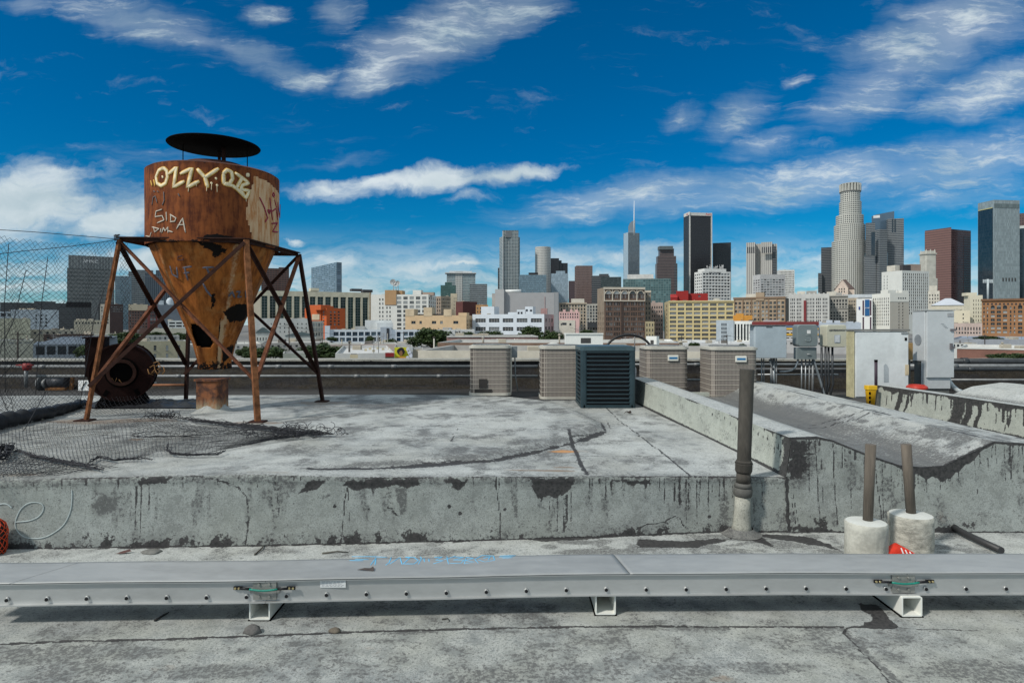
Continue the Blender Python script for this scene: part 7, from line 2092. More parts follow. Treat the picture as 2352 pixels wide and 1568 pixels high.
# white low office
b = Bld('white_office', 'low white industrial building with five wide windows per floor', 1085, 1250, 1272, 721, 330, alpha=1.3, group='low city buildings')
b.simple(cm('pinky', (.40,.33,.34)), [S(cols=3, rows=2, y0=731, pitch=19, h=8, wf=.5, nm=0, gl=DGLASS)], [S(cols=5, rows=2, y0=731, pitch=20, h=9, wf=.76, x0=.02, x1=.99, nm=3, nv=1, gl=DGLASS, rec=.4)], side=WB)
b.slab('penthouse', 1105, 1135, 704, 724, -3, 8, WB, 'L'); b.slab('penthouse', 1167, 1187, 717, 724, -2, 5, WB, 'L'); b.slab('penthouse', 1187, 1208, 711, 724, -2, 5, WB, 'L'); b.slab('penthouse', 1206, 1224, 704, 724, -2, 5, WB, 'L')
for x0, x1, y0_ in ((1189,1193,716),(1196,1200,716),(1208,1212,710),(1217,1222,711)): b.slab('dark_opening', x0, x1, y0_, 721.5 if y0_ > 712 else 715, -1.9, .2, cm('slot_dark', (.03,.035,.045)), 'L')
# middle row
b = Bld('hotel', 'long beige building with many small windows behind the pink one', 1284, None, 1348, 695, 445)
b.simple(cm('beige_row', (.42,.36,.28)), [S(cols=9, rows=8, y0=700, pitch=7.5, h=4.6, wf=.5, nm=0, gl=DGLASS)]); b.slab('roof_block', 1312, 1342, 686, 696, -3, 8, cm('cream5', (.55,.52,.45)), 'R'); b.slab('cornice', 1284, 1348, 695, 698, .6, .8, cm('beige_row', (.42,.36,.28)), 'R')
b = Bld('hotel', 'small pink building with a row of cresting along the roof', 1284, None, 1331, 716, 340)
PK = cm('pink_stucco', (.62,.40,.38), .08)
b.simple(PK, [S(cols=8, rows=2, y0=719, pitch=7, h=4, wf=.45, nm=0, gl=DGLASS)]); b.slab('cream_base', 1284, 1321, 735, 775, .3, .28, cm('cream5', (.55,.52,.45)), 'R')
for x in (1296, 1312, 1324): b.slab('cresting', x-3, x+3, 710.5, 717, -.2, .8, PK, 'R')
for x0, x1, y0_ in ((1291,1301,741),(1308,1312,742),(1288,1290,742)): b.slab('dark_opening', x0, x1, y0_, y0_+5, .4, .12, cm('slot_dark', (.03,.035,.045)), 'R')
b = Bld('hotel', 'pale narrow building with dark paired windows right of the pink building', 1347, None, 1374, 698, 430)
b.simple(cm('pale_orn', (.38,.37,.33)), [S(cols=4, rows=8, y0=702, pitch=7.2, h=4.8, wf=.62, nm=0, gl=DGLASS)]); b.slab('dark_shed', 1349, 1375, 740, 752, 4, 5, cm('shed_dark', (.035,.04,.045)), 'R')
# brick loft with arches
BRK = cm('brick_loft', (.135,.088,.068), .12); CRB = cm('cream_brick', (.52,.47,.39), .1)
b = Bld('loft_building', 'tall brown brick building with a row of white arches at the top', 1372, 1388, 1482, 660, 340, alpha=.25)
wsp = []
for (a0, a1) in ((.03,.40),(.46,.99)):
    n_ = 2 if a0 < .3 else 3
    for k in range(n_):
        w_ = (a1-a0)/n_
        wsp.append(S(cols=4 if a0 < .3 else 4, rows=7, y0=694, pitch=11.6, h=7, wf=.70, x0=a0+w_*k+.012, x1=a0+w_*(k+1)-.012, nm=0, nv=1, gl=MGLASS))
for k in range(5): wsp.append(S(cols=4, rows=1, y0=676, pitch=9, h=9, wf=.72, x0=.02+.196*k, x1=.02+.196*k+.165, nm=0, gl=MGLASS))
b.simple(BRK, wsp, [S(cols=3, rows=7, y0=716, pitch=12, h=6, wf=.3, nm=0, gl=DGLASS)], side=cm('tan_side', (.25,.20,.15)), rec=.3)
u_ = Vector((b.C[0]-b.Bc[0], b.C[1]-b.Bc[1], 0)); W_ = u_.length; u_.normalize(); n2_ = Vector((u_.y, -u_.x, 0))
b.slab('cornice', 1387, 1482, 659.5, 664.5, .7, .65, CRB, 'R'); b.slab('belt_course', 1387, 1482, 689.5, 692, .45, .4, CRB, 'R')
for k in range(5):
    mb = MB(); xc_ = W_*(.02+.196*k+.0825); r_ = W_*.080; zb = b.px2z(675)-GZ
    pts = [u_*(xc_+r_*math.cos(a))+n2_*.12+Vector((0,0,zb+r_*1.0*math.sin(a))) for a in np.linspace(0, PI, 12)]
    mb.tube(pts, .28, 6)
    ar = mb.build('arch', CRB, b.root)
    o = [(xc_+r_*.93*math.cos(a), zb+r_*.93*math.sin(a)) for a in np.linspace(0, PI, 12)]
    mb = MB(); mb.add([u_*x+n2_*.03+Vector((0,0,z)) for x, z in o], [list(range(len(o)))]); mb.build('arch_glass', MGLASS, ar)
for k in range(6): b.slab('pier', 1387+18.7*k-(.0 if k else -0.2), 1387+18.7*k+2.4 if k < 5 else 1482, 664, 690, .25, .22, CRB, 'R')
b.slab('shaft_strip', 1427, 1432, 693, 790, .12, .1, cm('brick_dark', (.06,.042,.036)), 'R')
b = Bld('loft_building', 'slim pale grey brick wing at the right of the arched building', 1481, None, 1495, 667, 348)
b.simple(cm('wing_grey', (.25,.22,.18)), [S(cols=2, rows=7, y0=672, pitch=11, h=6, wf=.4, nm=0, gl=DGLASS)]); b.slab('cornice', 1480, 1495.5, 667, 672, .4, .4, CRB, 'R')
b = Bld('hotel', 'pinkish beige building with small dark windows left of the yellow one', 1495, None, 1523, 695, 360)
b.simple(cm('pinkbeige', (.40,.32,.29)), [S(cols=5, rows=8, y0=703, pitch=10, h=5, wf=.5, nm=0, gl=DGLASS)]); b.slab('roof_block', 1497, 1505, 691, 696, -1, 4, cm('pinkbeige', (.40,.32,.29)), 'R'); b.slab('roof_block', 1511, 1517, 694, 697, -1, 3, cm('pinkbeige', (.40,.32,.29)), 'R')
Bld('apartment_building', 'small olive building at the foot of the pinkish beige one', 1482, None, 1503, 738, 315).simple(cm('olive', (.34,.29,.18)), [S(cols=3, rows=3, y0=743, pitch=12, h=6, wf=.35, nm=0, gl=DGLASS)])
# yellow warehouse
b = Bld('yellow_building', 'broad pale yellow warehouse with nine rows of wide windows', 1526, 1536, 1686, 691, 335, alpha=.10)
YEL = cm('yellow_paint', (.62,.51,.27), .06)
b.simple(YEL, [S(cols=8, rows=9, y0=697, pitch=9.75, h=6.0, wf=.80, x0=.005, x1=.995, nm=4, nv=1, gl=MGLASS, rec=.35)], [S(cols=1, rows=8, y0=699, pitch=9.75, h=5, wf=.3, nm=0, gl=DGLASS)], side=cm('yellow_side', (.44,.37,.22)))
b.slab('cornice', 1536, 1686, 690.3, 693, .5, .6, YEL, 'R'); b.slab('stair_head', 1642, 1653, 685, 692, -2, 5, cm('cream5', (.55,.52,.45)), 'R')
Bld('red_penthouse', 'bright red stepped building behind the yellow warehouse roof', 1553, None, 1626, 674, 385).simple(cm('red_paint', (.30,.022,.02), .08), [S(cols=2, rows=1, y0=678, pitch=4, h=3.4, wf=.16, nm=0, gl=DGLASS)])
b = Bld('red_penthouse', 'tall red shaft at the left of the red stepped building', 1553, None, 1581, 668, 384); b.simple(cm('red_paint', (.30,.022,.02)))
gable('house', 'small red gabled shed at the left end of the red building', 1540, 1556, 684, 675, 382, cm('red_paint', (.30,.022,.02)), cm('red_paint', (.30,.022,.02)), False)
# brown ornate
b = Bld('ornate_building', 'ornate brown terracotta building with a raised centre bay', 1685, 1804, 1812, 683, 430, alpha=1.45)
TER = cm('terracotta', (.345,.265,.185), .12); TERD = cm('terracotta_dark', (.22,.15,.10), .12)
b.simple(cm('dark_wall', (.10,.09,.075)), None, [S(cols=13, rows=6, y0=692, pitch=9.6, h=6, wf=.66, x0=.01, x1=.99, nm=1, nv=1, gl=MGLASS, rec=.4)], side=TER)
b.slab('cornice', 1684, 1804, 682, 686, .6, .7, TERD, 'L'); b.slab('raised_bay', 1736, 1755, 671.5, 690, .5, 5, TER, 'L'); b.slab('roof_block', 1713, 1736, 675, 684, -3, 8, cm('cream5', (.55,.52,.45)), 'L')
for k in range(7): b.slab('pilaster', 1685.5+19.5*k, 1688.5+19.5*k-.5 if k < 6 else 1804, 686, 745, .35, .33, TERD, 'L')
# white row
b = Bld('hotel', 'long pale grey building with grouped windows and a red vertical sign', 1812, None, 1905, 675, 480)
PG = cm('pale_grey_terracotta', (.50,.50,.48), .1)
ws_ = [S(cols=3, rows=8, y0=685, pitch=8.2, h=5, wf=.55, x0=.03+.16*k, x1=.03+.16*k+.13, nm=0, gl=DGLASS) for k in range(6) if k != 2]+[S(cols=2, rows=8, y0=685, pitch=8.2, h=5, wf=.5, x0=.41, x1=.50, nm=0, gl=DGLASS)]
b.simple(PG, ws_); b.slab('vertical_sign', 1846, 1852, 690, 737, .9, .7, cm('sign_maroon', (.20,.035,.04)), 'R')
for k in range(9): b.slab('crenel', 1813+11*k, 1817+11*k, 672.5, 676, -.1, .8, PG, 'R')
b.slab('roof_block', 1831, 1850, 669, 676, -5, 9, cm('cream5', (.55,.52,.45)), 'R'); b.slab('roof_block', 1852, 1876, 668, 676, -7, 9, cm('grey_block2', (.33,.32,.30)), 'R')
b = Bld('hotel', 'grey stone building with two rows of deep square windows', 1905, None, 1948, 680, 488)
b.simple(cm('greystone', (.32,.31,.28)), [S(cols=6, rows=3, y0=688, pitch=8, h=5.4, wf=.55, nm=0, gl=DGLASS), S(cols=6, rows=4, y0=716, pitch=7, h=4.2, wf=.55, nm=0, gl=DGLASS)], rec=.6)
b.slab('cornice', 1904, 1948, 678, 681, .7, .9, cm('greystone', (.32,.31,.28)), 'R'); b.slab('belt_course', 1904, 1948, 707, 709, .5, .5, cm('greystone', (.32,.31,.28)), 'R'); b.slab('roof_block', 1899, 1922, 670, 680, -6, 9, cm('cream5', (.55,.52,.45)), 'R'); b.slab('roof_block', 1920, 1934, 672, 680, -5, 6, cm('grey_block2', (.33,.32,.30)), 'R')
b = Bld('hotel', 'beige building with a wide pale roof edge right of the grey stone one', 1948, None, 1970, 684, 500)
b.simple(cm('beige_row', (.42,.36,.28)), [S(cols=5, rows=7, y0=690, pitch=7.4, h=4.4, wf=.5, nm=0, gl=DGLASS)]); b.slab('roof_edge', 1936, 2003, 676, 684, -10, 12, cm('palebluegrey', (.50,.54,.57)), 'R')
gable('gable_building', 'cream building with pink gables and brown roof below the crown tower', 1917, 1962, 664, 640.5, 720, cm('cream_gable', (.60,.50,.42)), cm('brown_tile', (.085,.06,.055)), True, 24)
b = Bld('gabled_building', 'pointed pink gable front of the brown roofed cream building', 1919, None, 1948, 661, 716, depth=1.2, cat='building')
b.simple(cm('cream_gable', (.60,.50,.42)), [S(cols=3, rows=2, y0=662, pitch=6, h=3.6, wf=.45, x0=.2, x1=.8, nm=0, gl=DGLASS)])
mb = MB(); q = [Vector((b.Bc[0]-b.o.x, b.Bc[1]-b.o.y-.0, b.zt-GZ)), Vector((b.C[0]-b.o.x, b.C[1]-b.o.y, b.zt-GZ))]; tp = (q[0]+q[1])/2+Vector((0,0,(661-643)/F*716)); bk = Vector((0,1.1,0))
mb.add([q[0],q[1],tp,q[0]+bk,q[1]+bk,tp+bk], [(0,1,2),(5,4,3),(1,4,5,2),(0,2,5,3)]); mb.build('gable', cm('pink_gable', (.60,.49,.42)), b.root)
mb = MB(); mb.tube([q[0]+Vector((-.6,-.2,-.3)), tp+Vector((0,-.2,.3)), q[1]+Vector((.6,-.2,-.3))], .45, 6); mb.build('gable_trim', cm('trim_cream', (.66,.58,.5)), b.root)
# white striped hotel
b = Bld('white_hotel', 'tall white hotel with vertical strips of dark windows', 2025, 2072, 2134, 621, 660, alpha=.85)
WH = cm('hotel_white', (.60,.61,.58), .06)
b.simple(WH, [S(cols=13, rows=14, y0=627, pitch=6.9, h=5.0, wf=.50, x0=.02, nm=0, gl=DGLASS)], [S(cols=2, rows=12, y0=630, pitch=7, h=4, wf=.22, x0=.05, x1=.35, nm=0, gl=DGLASS)], side=WH)
b.slab('roof_block', 2037, 2056, 610, 623, -4, 8, cm('cream5', (.55,.52,.45)), 'L'); b.slab('roof_plant', 2074, 2092, 608, 622, -8, 10, cm('plant_dark', (.05,.05,.055)), 'R'); b.slab('roof_plant', 2092, 2115, 607, 622, -8, 10, cm('plant_tan', (.35,.27,.22)), 'R')
t = thing('ornate_spire', 'slim cream ornate tower with pinnacles left of the broad brown tower', 'tower', P(2131, 760, 760)+Vector((0,0,0)), 'downtown buildings')
t.location.z = GZ; z_ = lambda y: ZC-(y-HY)/F*760-GZ
mb = MB(); mb.prism(rrect(-7.4,7.4,-7.4,7.4,1.2,2), 0, z_(640)); mb.prism(rrect(-6.2,6.2,-6.2,6.2,1.2,2), z_(640), z_(585)); mb.prism(rrect(-7,7,-7,7,1.2,2), z_(585), z_(582.5)); mb.prism(rrect(-5.6,5.6,-5.6,5.6,1.2,2), z_(582.5), z_(577)); mb.build('tower_body', cm('cream_spire', (.46,.45,.40)), t)
for a in (-5,0,5):
    for c in (-5,5): MB().lathe([(.9,z_(583)),(.7,z_(577)),(.05,z_(573))], 8, (a,c)).build('pinnacle', cm('cream_spire', (.46,.45,.40)), t)
b = Bld('office_building', 'cream stepped building with roof dish under the broad brown tower', 2132, None, 2158, 668, 600); b.simple(cm('cream5', (.55,.52,.45)), [S(cols=4, rows=3, y0=676, pitch=8, h=4, wf=.4, nm=0, gl=DGLASS)]); b.slab('stepped_block', 2134, 2152, 656, 669, -1, 5, cm('cream5', (.55,.52,.45)), 'R')
# white building with blue banner
b = Bld('white_building', 'white building with a tall blue banner between dark slots', 1967, None, 2004, 686, 405); b.simple(cm('pure_white', (.70,.71,.70), .05))
for x0, x1, ya, yb in ((1981,1984.5,690,724),(1998,2001.5,690,724),(1981,1984.5,728,760),(1998,2001.5,728,760)): b.slab('dark_slot', x0, x1, ya, yb, .1, .1, cm('slot_plum', (.06,.03,.05)), 'R')
bn = b.slab('blue_banner', 1986.5, 1997, 688, 725, .35, .2, cm('banner_blue', (.015,.10,.26), .05), 'R'); b.slab('small_blue_sign', 1972, 1975.5, 704, 711, .3, .2, cm('banner_blue2', (.02,.05,.22), .05), 'R')
text_mesh('banner_lettering', 'STAR', 1.15, .03, cm('pure_white', (.7,.71,.7)), b.root, P(1991.6, 708.5, 403.6)-b.o, (PI/2, 0, -math.atan((1991-1176)/1470)), True)
b = Bld('white_building', 'white office building with small windows and a beige right half', 2003, 2044, 2088, 673, 395, alpha=.75)
b.simple(cm('beige_half', (.43,.41,.36), .05), [S(cols=1, rows=10, y0=688, pitch=7.0, h=3.4, wf=.5, x0=.42, x1=.54, nm=0, gl=DGLASS), S(cols=1, rows=10, y0=688, pitch=7.0, h=3.4, wf=.5, x0=.62, x1=.74, nm=0, gl=DGLASS)], [S(cols=9, rows=9, y0=683, pitch=7.4, h=4.6, wf=.46, x0=.03, x1=.97, nm=0, gl=DGLASS)], side=cm('white2', (.66,.66,.61), .05))
b.slab('white_top', 2044.4, 2088, 672.6, 693, .15, .13, cm('white2', (.66,.66,.61)), 'R'); b.slab('roof_block', 2040, 2058, 666, 674, -3, 6, cm('white2', (.66,.66,.61)), 'R'); b.slab('roof_block', 2072, 2086, 667, 674, -3, 6, cm('white2', (.66,.66,.61)), 'R')
for k in range(4): b.slab('top_window', 2063+5.2*k, 2065.4+5.2*k, 683, 686.5, .2, .08, cm('slot_dark', (.03,.035,.045)), 'R')
# far right group
gable('mansard_building', 'cream building with grey mansard roof and dormers right of the tall cabinet', 2140, 2216, 701, 684, 440, cm('cream6', (.55,.52,.42)), cm('mansard_grey', (.45,.48,.53), .08), True, 18)
b = Bld('cream_building', 'tall plain cream building left of the brown arched one', 2214, 2228, 2257, 678, 410, alpha=.4); CR7 = cm('cream7', (.64,.60,.47), .05)
b.simple(CR7, [S(cols=4, rows=6, y0=688, pitch=9, h=4.5, wf=.32, x0=.2, nm=0, gl=DGLASS)]); b.slab('roof_block', 2219, 2244, 672, 679, -2, 6, CR7, 'R')
Bld('cream_building', 'lower cream building stepping down beside the tall cabinet', 2170, None, 2228, 713, 400).simple(CR7, [S(cols=2, rows=3, y0=720, pitch=9, h=3.5, wf=.10, nm=0, gl=DGLASS)])
Bld('hotel', 'low pinkish building with tall dark windows at the right', 2186, None, 2256, 742, 340).simple(cm('pinkbeige2', (.46,.37,.33)), [S(cols=10, rows=1, y0=751, pitch=8, h=7, wf=.42, x0=.02, nm=0, gl=DGLASS), S(cols=10, rows=1, y0=762, pitch=8, h=4, wf=.5, x0=.02, nm=0, gl=DGLASS)])
b = Bld('ornate_building', 'brown orange terracotta building with arched top windows at the right edge', 2255, None, 2390, 687, 360)
TO = cm('terracotta_orange', (.29,.15,.072), .1); w7 = []
for a0, a1, n_ in ((.01,.13,2),(.14,.46,3),(.47,.60,2),(.61,.93,3)):
    w7.append(S(cols=n_, rows=7, y0=704, pitch=9.2, h=6, wf=.40 if n_ == 2 else .66, x0=a0, x1=a1, nm=0 if n_ == 2 else 1, gl=MGLASS))
b.simple(TO, w7, rec=.4); b.slab('cornice', 2253, 2391, 685.5, 690, .9, 1.1, cm('terracotta_dk2', (.17,.09,.05)), 'R')
for k in range(14): b.slab('small_window', 2258+9.2*k, 2262+9.2*k, 696, 700, .1, .1, cm('slot_dark', (.03,.035,.045)), 'R')
u_ = Vector((b.C[0]-b.Bc[0], b.C[1]-b.Bc[1], 0)); W_ = u_.length; u_.normalize(); n2_ = Vector((u_.y, -u_.x, 0))
for a0 in (.14+.0533, .14+.16, .14+.2667, .61+.0533, .61+.16, .61+.2667):
    r_ = W_*.036; zb = b.px2z(704.5)-GZ
    mb = MB(); o = [(W_*a0+r_*math.cos(a), zb+r_*math.sin(a)) for a in np.linspace(0, PI, 10)]
    mb.add([u_*x+n2_*.06+Vector((0,0,z)) for x, z in o], [list(range(len(o)))]); mb.build('arched_window', DGLASS, b.root)
t = thing('cell_mast', 'pale cross shaped antenna mast on the roof before the smooth glass tower', 'mast', P(2269, 690, 372))
h_ = (690-641)/F*372
MB().tube([(0,0,0),(0,0,h_)], .55, 8).build('mast_pole', cm('mast_pale', (.45,.5,.52)), t); mb = MB()
for k in (-2.4,-1.2,1.2,2.4): mb.box(k-.3,k+.3,-.3,.3,h_-2.2,h_-.2)
mb.box(-2.6,2.6,-.15,.15,h_-1.4,h_-1.0); mb.build('antenna_arm', cm('mast_pale', (.45,.5,.52)), t)
# low right: roofs and brick wall
LOWG = 'low city buildings'
Bld('warehouse', 'wide low building with blue grey roof at the right beyond the pipes', 2185, None, 2420, 779, 230, depth=70, group=LOWG).simple(cm('lowblue', (.25,.27,.30)), rmat=cm('bluegrey_roof', (.26,.30,.36), .08))
b = Bld('brick_warehouse', 'long low red brick building right of the tall cabinet', 2198, None, 2460, 801, 100, depth=24, group=LOWG); b.simple(cm('lowbrick', (.21,.105,.08), .25), rmat=cm('palegravel', (.5,.5,.48))); b.slab('roof_coping', 2198, 2460, 800, 803, .1, .6, cm('coping_white', (.6,.6,.57)), 'R')
Bld('warehouse', 'pale low shed with skylights right of the tall cabinet', 2185, None, 2245, 789, 150, depth=14, group=LOWG).simple(cm('palegrey', (.5,.51,.49)), [S(cols=6, rows=1, y0=791, pitch=5, h=5, wf=.6, nm=0, gl=DGLASS)])
# around the yellow building
b = Bld('orange_shop', 'building with a bright orange parapet below the brown terracotta building', 1684, None, 1728, 724, 300, group=LOWG); b.simple(cm('orange2', (.58,.27,.05)), None)
b.slab('orange_sign_block', 1690, 1708, 720, 737, .3, 2, cm('orange2', (.58,.27,.05)), 'R')
b = Bld('colonnade_building', 'white building with tall dark openings between columns', 1684, None, 1730, 737, 290, group=LOWG); b.simple(cm('white1', (.66,.67,.64)), [S(cols=6, rows=1, y0=744, pitch=9, h=38, wf=.55, x0=.04, nm=0, gl=DGLASS, rec=.8)])
b = Bld('office_building', 'bluish grey building with a column of windows beside the white colonnade', 1645, None, 1685, 735, 292, group=LOWG); b.simple(cm('blgrey', (.36,.41,.45)), [S(cols=3, rows=5, y0=742, pitch=9, h=6, wf=.6, x0=.28, x1=.62, nm=0, gl=DGLASS)])
b = Bld('shop', 'low building with dark red roof edge and yellow stripes behind the electrical boxes', 1728, None, 1880, 741, 255, group=LOWG); b.simple(cm('shop_pale', (.45,.44,.42)), [S(cols=12, rows=2, y0=763, pitch=12, h=7, wf=.7, nm=0, gl=MGLASS)])
b.slab('red_fascia', 1727, 1881, 738.5, 746, .5, .6, cm('darkred2', (.16,.03,.03)), 'R'); b.slab('yellow_stripe', 1800, 1880, 753, 757, .3, .3, cm('stripe_yellow', (.62,.36,.04)), 'R'); b.slab('yellow_stripe', 1800, 1880, 766, 770, .3, .3, cm('stripe_yellow', (.62,.36,.04)), 'R'); b.slab('blue_stripe', 1800, 1880, 747, 753, .3, .3, cm('stripe_blue', (.10,.14,.22)), 'R'); b.slab('roof_clutter', 1753, 1790, 735, 740, -2, 4, cm('clutter', (.40,.36,.36)), 'R')
b = Bld('office_building', 'low blue grey box with roof units behind the cream enclosure', 1874, None, 1978, 741, 262, group=LOWG); b.simple(cm('blgrey2', (.38,.43,.49)))
for x0, x1, yt in ((1880,1888,738),(1898,1912,735),(1916,1930,736),(1940,1960,738),(1964,1974,739)): b.slab('roof_unit', x0, x1, yt, 742, -3, 3, cm('blgrey3', (.42,.46,.52)), 'R')
# near roofs beyond the parapet
b = Bld('warehouse', 'neighbouring warehouse with long cream parapet just beyond the roof', 960, None, 1700, 806, 46, depth=12, group=LOWG); b.simple(cm('cream_parapet', (.52,.48,.40), .15, .6), rmat=cm('pale_roof3', (.36,.35,.33)))
b = Bld('warehouse', 'low brown brick building with flat roof behind the air conditioners', 1005, None, 1560, 787, 92, depth=20, group=LOWG); b.simple(cm('brownbrick', (.19,.12,.085), .3, .5), rmat=cm('pale_roof2', (.45,.45,.43)))
b = Bld('warehouse', 'long faded pink brick building left of the white roof hut', 1026, None, 1236, 772, 118, depth=18, group=LOWG); b.simple(cm('pinkbrick', (.30,.185,.165), .15, .3)); b.slab('coping', 1026, 1236, 771.2, 774, .15, .5, cm('coping_white', (.6,.6,.57)), 'R')
wall_ = b.slab('graffiti_band', 1128, 1234, 777, 787, .08, .07, cm('grafband', (.33,.24,.22)), 'R')
mb = MB(); rd = random.Random(12)
for i in range(22):
    x = 1131+4.6*i; pts = [P(x+rd.uniform(-1,3), 778+rd.uniform(0,8), 117.6)-b.o for _ in range(4)]
    mb.tube(pts, .10, 5)
mb.build('graffiti', cm('graf_white', (.66,.62,.56)), b.root)
b = Bld('roof_hut', 'white roof hut with a dark vent above the black air conditioner', 1297, 1300, 1385, 766, 49, alpha=.04, base=-.9, group=LOWG, cat='hut'); b.simple(cm('hut_white', (.68,.69,.66), .05)); b.slab('vent', 1334, 1357, 776, 788, .02, .02, cm('vent_dark', (.05,.05,.05)), 'R'); b.slab('roof_edge', 1295, 1386, 764.8, 767.5, .08, .2, cm('hut_white', (.68,.69,.66)), 'R')
b = Bld('roof_hut', 'small white stair hut with a dark door right of the arched hose', 1484, 1508, 1514, 772, 50, alpha=1.2, base=-.9, group=LOWG, cat='hut'); b.simple(cm('hut_white', (.68,.69,.66))); b.slab('door', 1494, 1501, 781, 793, .03, .03, cm('vent_dark', (.05,.05,.05)), 'L')
mb = MB(); mb.tube([(0,0,-.2),(0,0,.75)], .05, 6)
for i, (px, py, r, lb) in enumerate(((1271,788,1,'squat grey roof vent left of the white roof hut'),)):
    t = thing('roof_vent', lb, 'vent', P(px, 808, 48.5)); MB().lathe([(.6,0),(.6,.35),(.45,.6),(.15,.72),(.01,.74)], 16).build('vent_hood', cm('vent_pale', (.5,.5,.47)), t); MB().lathe([(.68,-.3),(.68,.02),(.3,.02)], 16).build('vent_curb', cm('vent_pale', (.5,.5,.47)), t)
b = Bld('warehouse', 'white flat roofed shed between the arched hose and the yellow warehouse', 1420, None, 1548, 783, 150, depth=20, group=LOWG); b.simple(cm('shed_white', (.55,.55,.53)), rmat=cm('white_roof', (.66,.66,.64), .08))
# middle distance, left of the first air conditioner
b = Bld('warehouse', 'plain greyish pink warehouse behind the right leg of the hopper', 735, None, 836, 791, 150, depth=16, group=LOWG); b.simple(cm('greypink', (.38,.32,.29), .1), rmat=cm('pale_roof2', (.45,.45,.43)))
b = Bld('warehouse', 'pale pinkish wall building with a brown door near the mural', 833, None, 912, 790, 135, depth=14, group=LOWG); b.simple(cm('palepink', (.50,.42,.38), .1), rmat=cm('pale_roof2', (.45,.45,.43))); b.slab('door', 876, 882, 795, 806, .05, .05, cm('brown_door', (.16,.07,.04)), 'R')
b = Bld('warehouse', 'low white roof with small vents left of the mural', 770, None, 906, 811, 78, depth=30, group=LOWG); b.simple(cm('shed_white', (.55,.55,.53)), rmat=cm('grey_roof3', (.50,.50,.49)))
for i, (px, yy) in enumerate(((840,806),(858,808),(868,802),(880,804),(850,803),(895,803))):
    b.slab('roof_vent', px-3, px+3, yy-5, yy, -4-2.5*i, .4, cm('vent_cream', (.5,.44,.30)), 'R')
b.slab('red_wall', 885, 905, 810, 822, .1, .3, cm('mural_red', (.26,.02,.02)), 'R'); b.slab('green_strip', 885, 905, 819.5, 823, .16, .3, cm('mural_green', (.03,.06,.04)), 'R')
b = Bld('small_shed', 'tiny cream shed just above the parapet by the hopper right leg', 804, None, 822, 814, 70, depth=3, group=LOWG); b.simple(cm('cream8', (.58,.50,.34)))
b = Bld('house', 'grey green roof box between the round trees', 650, None, 702, 811, 90, depth=8, group=LOWG); b.simple(cm('greenish', (.30,.32,.28)))
# mural building
b = Bld('mural_building', 'low building with a bright yellow mural of a woman with an afro', 906, None, 948, 797, 84, depth=10, group=LOWG); b.simple(cm('mural_wall', (.50,.52,.53)))
mw = b.slab('mural', 906, 939, 797.4, 825, .06, .05, cm('mural_yellow', (.62,.58,.03), .1, 2), 'R')
def mdisc(name, px, py, rx, ry, off, m, par):
    c0 = P(px, py, 84-off)-b.o; mb = MB(); s_ = 84/F
    k = 18; v = [c0+Vector((rx*s_*math.cos(2*PI*j/k)*(1+.06*math.sin(5*j)), 0, ry*s_*math.sin(2*PI*j/k)*(1+.06*math.sin(5*j)))) for j in range(k)]
    v += [q+Vector((0,.02,0)) for q in v]
    mb.add(v, [list(range(k))[::-1], [k+i for i in range(k)]]+[(i,k+i,k+(i+1)%k,(i+1)%k) for i in range(k)]); return mb.build(name, m, par)
mdisc('mural_hair', 921, 807, 9, 9, .30, cm('mural_black', (.012,.008,.012)), b.root); mdisc('mural_face', 921, 811, 4, 6, .36, cm('mural_skin', (.22,.11,.05)), b.root); mdisc('mural_shoulder', 922, 822, 12, 4, .33, cm('mural_orange', (.52,.26,.03)), b.root)
for px, py in ((937,802),(940,809),(943,816),(936,822)): mdisc('mural_splash', px, py, 4, 5, .22, cm('mural_pale', (.55,.58,.66)), b.root)
b = Bld('house', 'low beige gabled house right of the mural', 946, None, 972, 802, 88, depth=8, group=LOWG); b.simple(cm('beige_h2', (.42,.37,.28)))
# long pale roofs in the middle distance
for i, (x0, x1, yt, d_, dp, col, lb) in enumerate((
    (600, 760, 787, 205, 40, (.36,.35,.33), 'flat grey roof below the green roofed shed behind the hopper legs'),
    (1040, 1090, 757, 300, 20, (.62,.63,.62), 'long white roof edge under the tan plaster building'),
    (960, 1045, 757, 290, 16, (.62,.63,.62), 'white canopy roof left of the big round tree crown'),
    (1545, 1740, 789, 240, 60, (.52,.53,.53), 'pale parking roof in front of the yellow warehouse'),
    (205, 300, 768, 240, 30, (.52,.50,.44), 'cluster of pale low roofs left of the tree row'),
    (70, 175, 757, 290, 20, (.46,.42,.34), 'low tan roofs behind the grey shed with dark openings'),
    (100, 215, 768, 215, 14, (.09,.06,.05), 'dark brown low roof above the grey shed'),
    (420, 600, 790, 190, 30, (.50,.49,.46), 'low pale roofs between the hopper cone and its right legs'),
    (860, 960, 787, 215, 18, (.50,.48,.44), 'low pale roof with parked cars right of the pinkish warehouse'),
    (1260, 1300, 768, 250, 14, (.44,.42,.38), 'low tan roof left of the white roof hut'),
    (1780, 1990, 782, 210, 30, (.40,.40,.40), 'low grey roof behind the grey electrical boxes'))):
    Bld('low_building', lb, x0, None, x1, yt, d_, depth=dp, group=LOWG).simple(cm('lowwall%d' % i, tuple(c*.9 for c in col)), [S(cols=max(3, int((x1-x0)/14)), rows=1, y0=yt+5, pitch=5, h=4, wf=.4, nm=0, gl=DGLASS)], rmat=cm('lowroof%d' % i, col, .12))

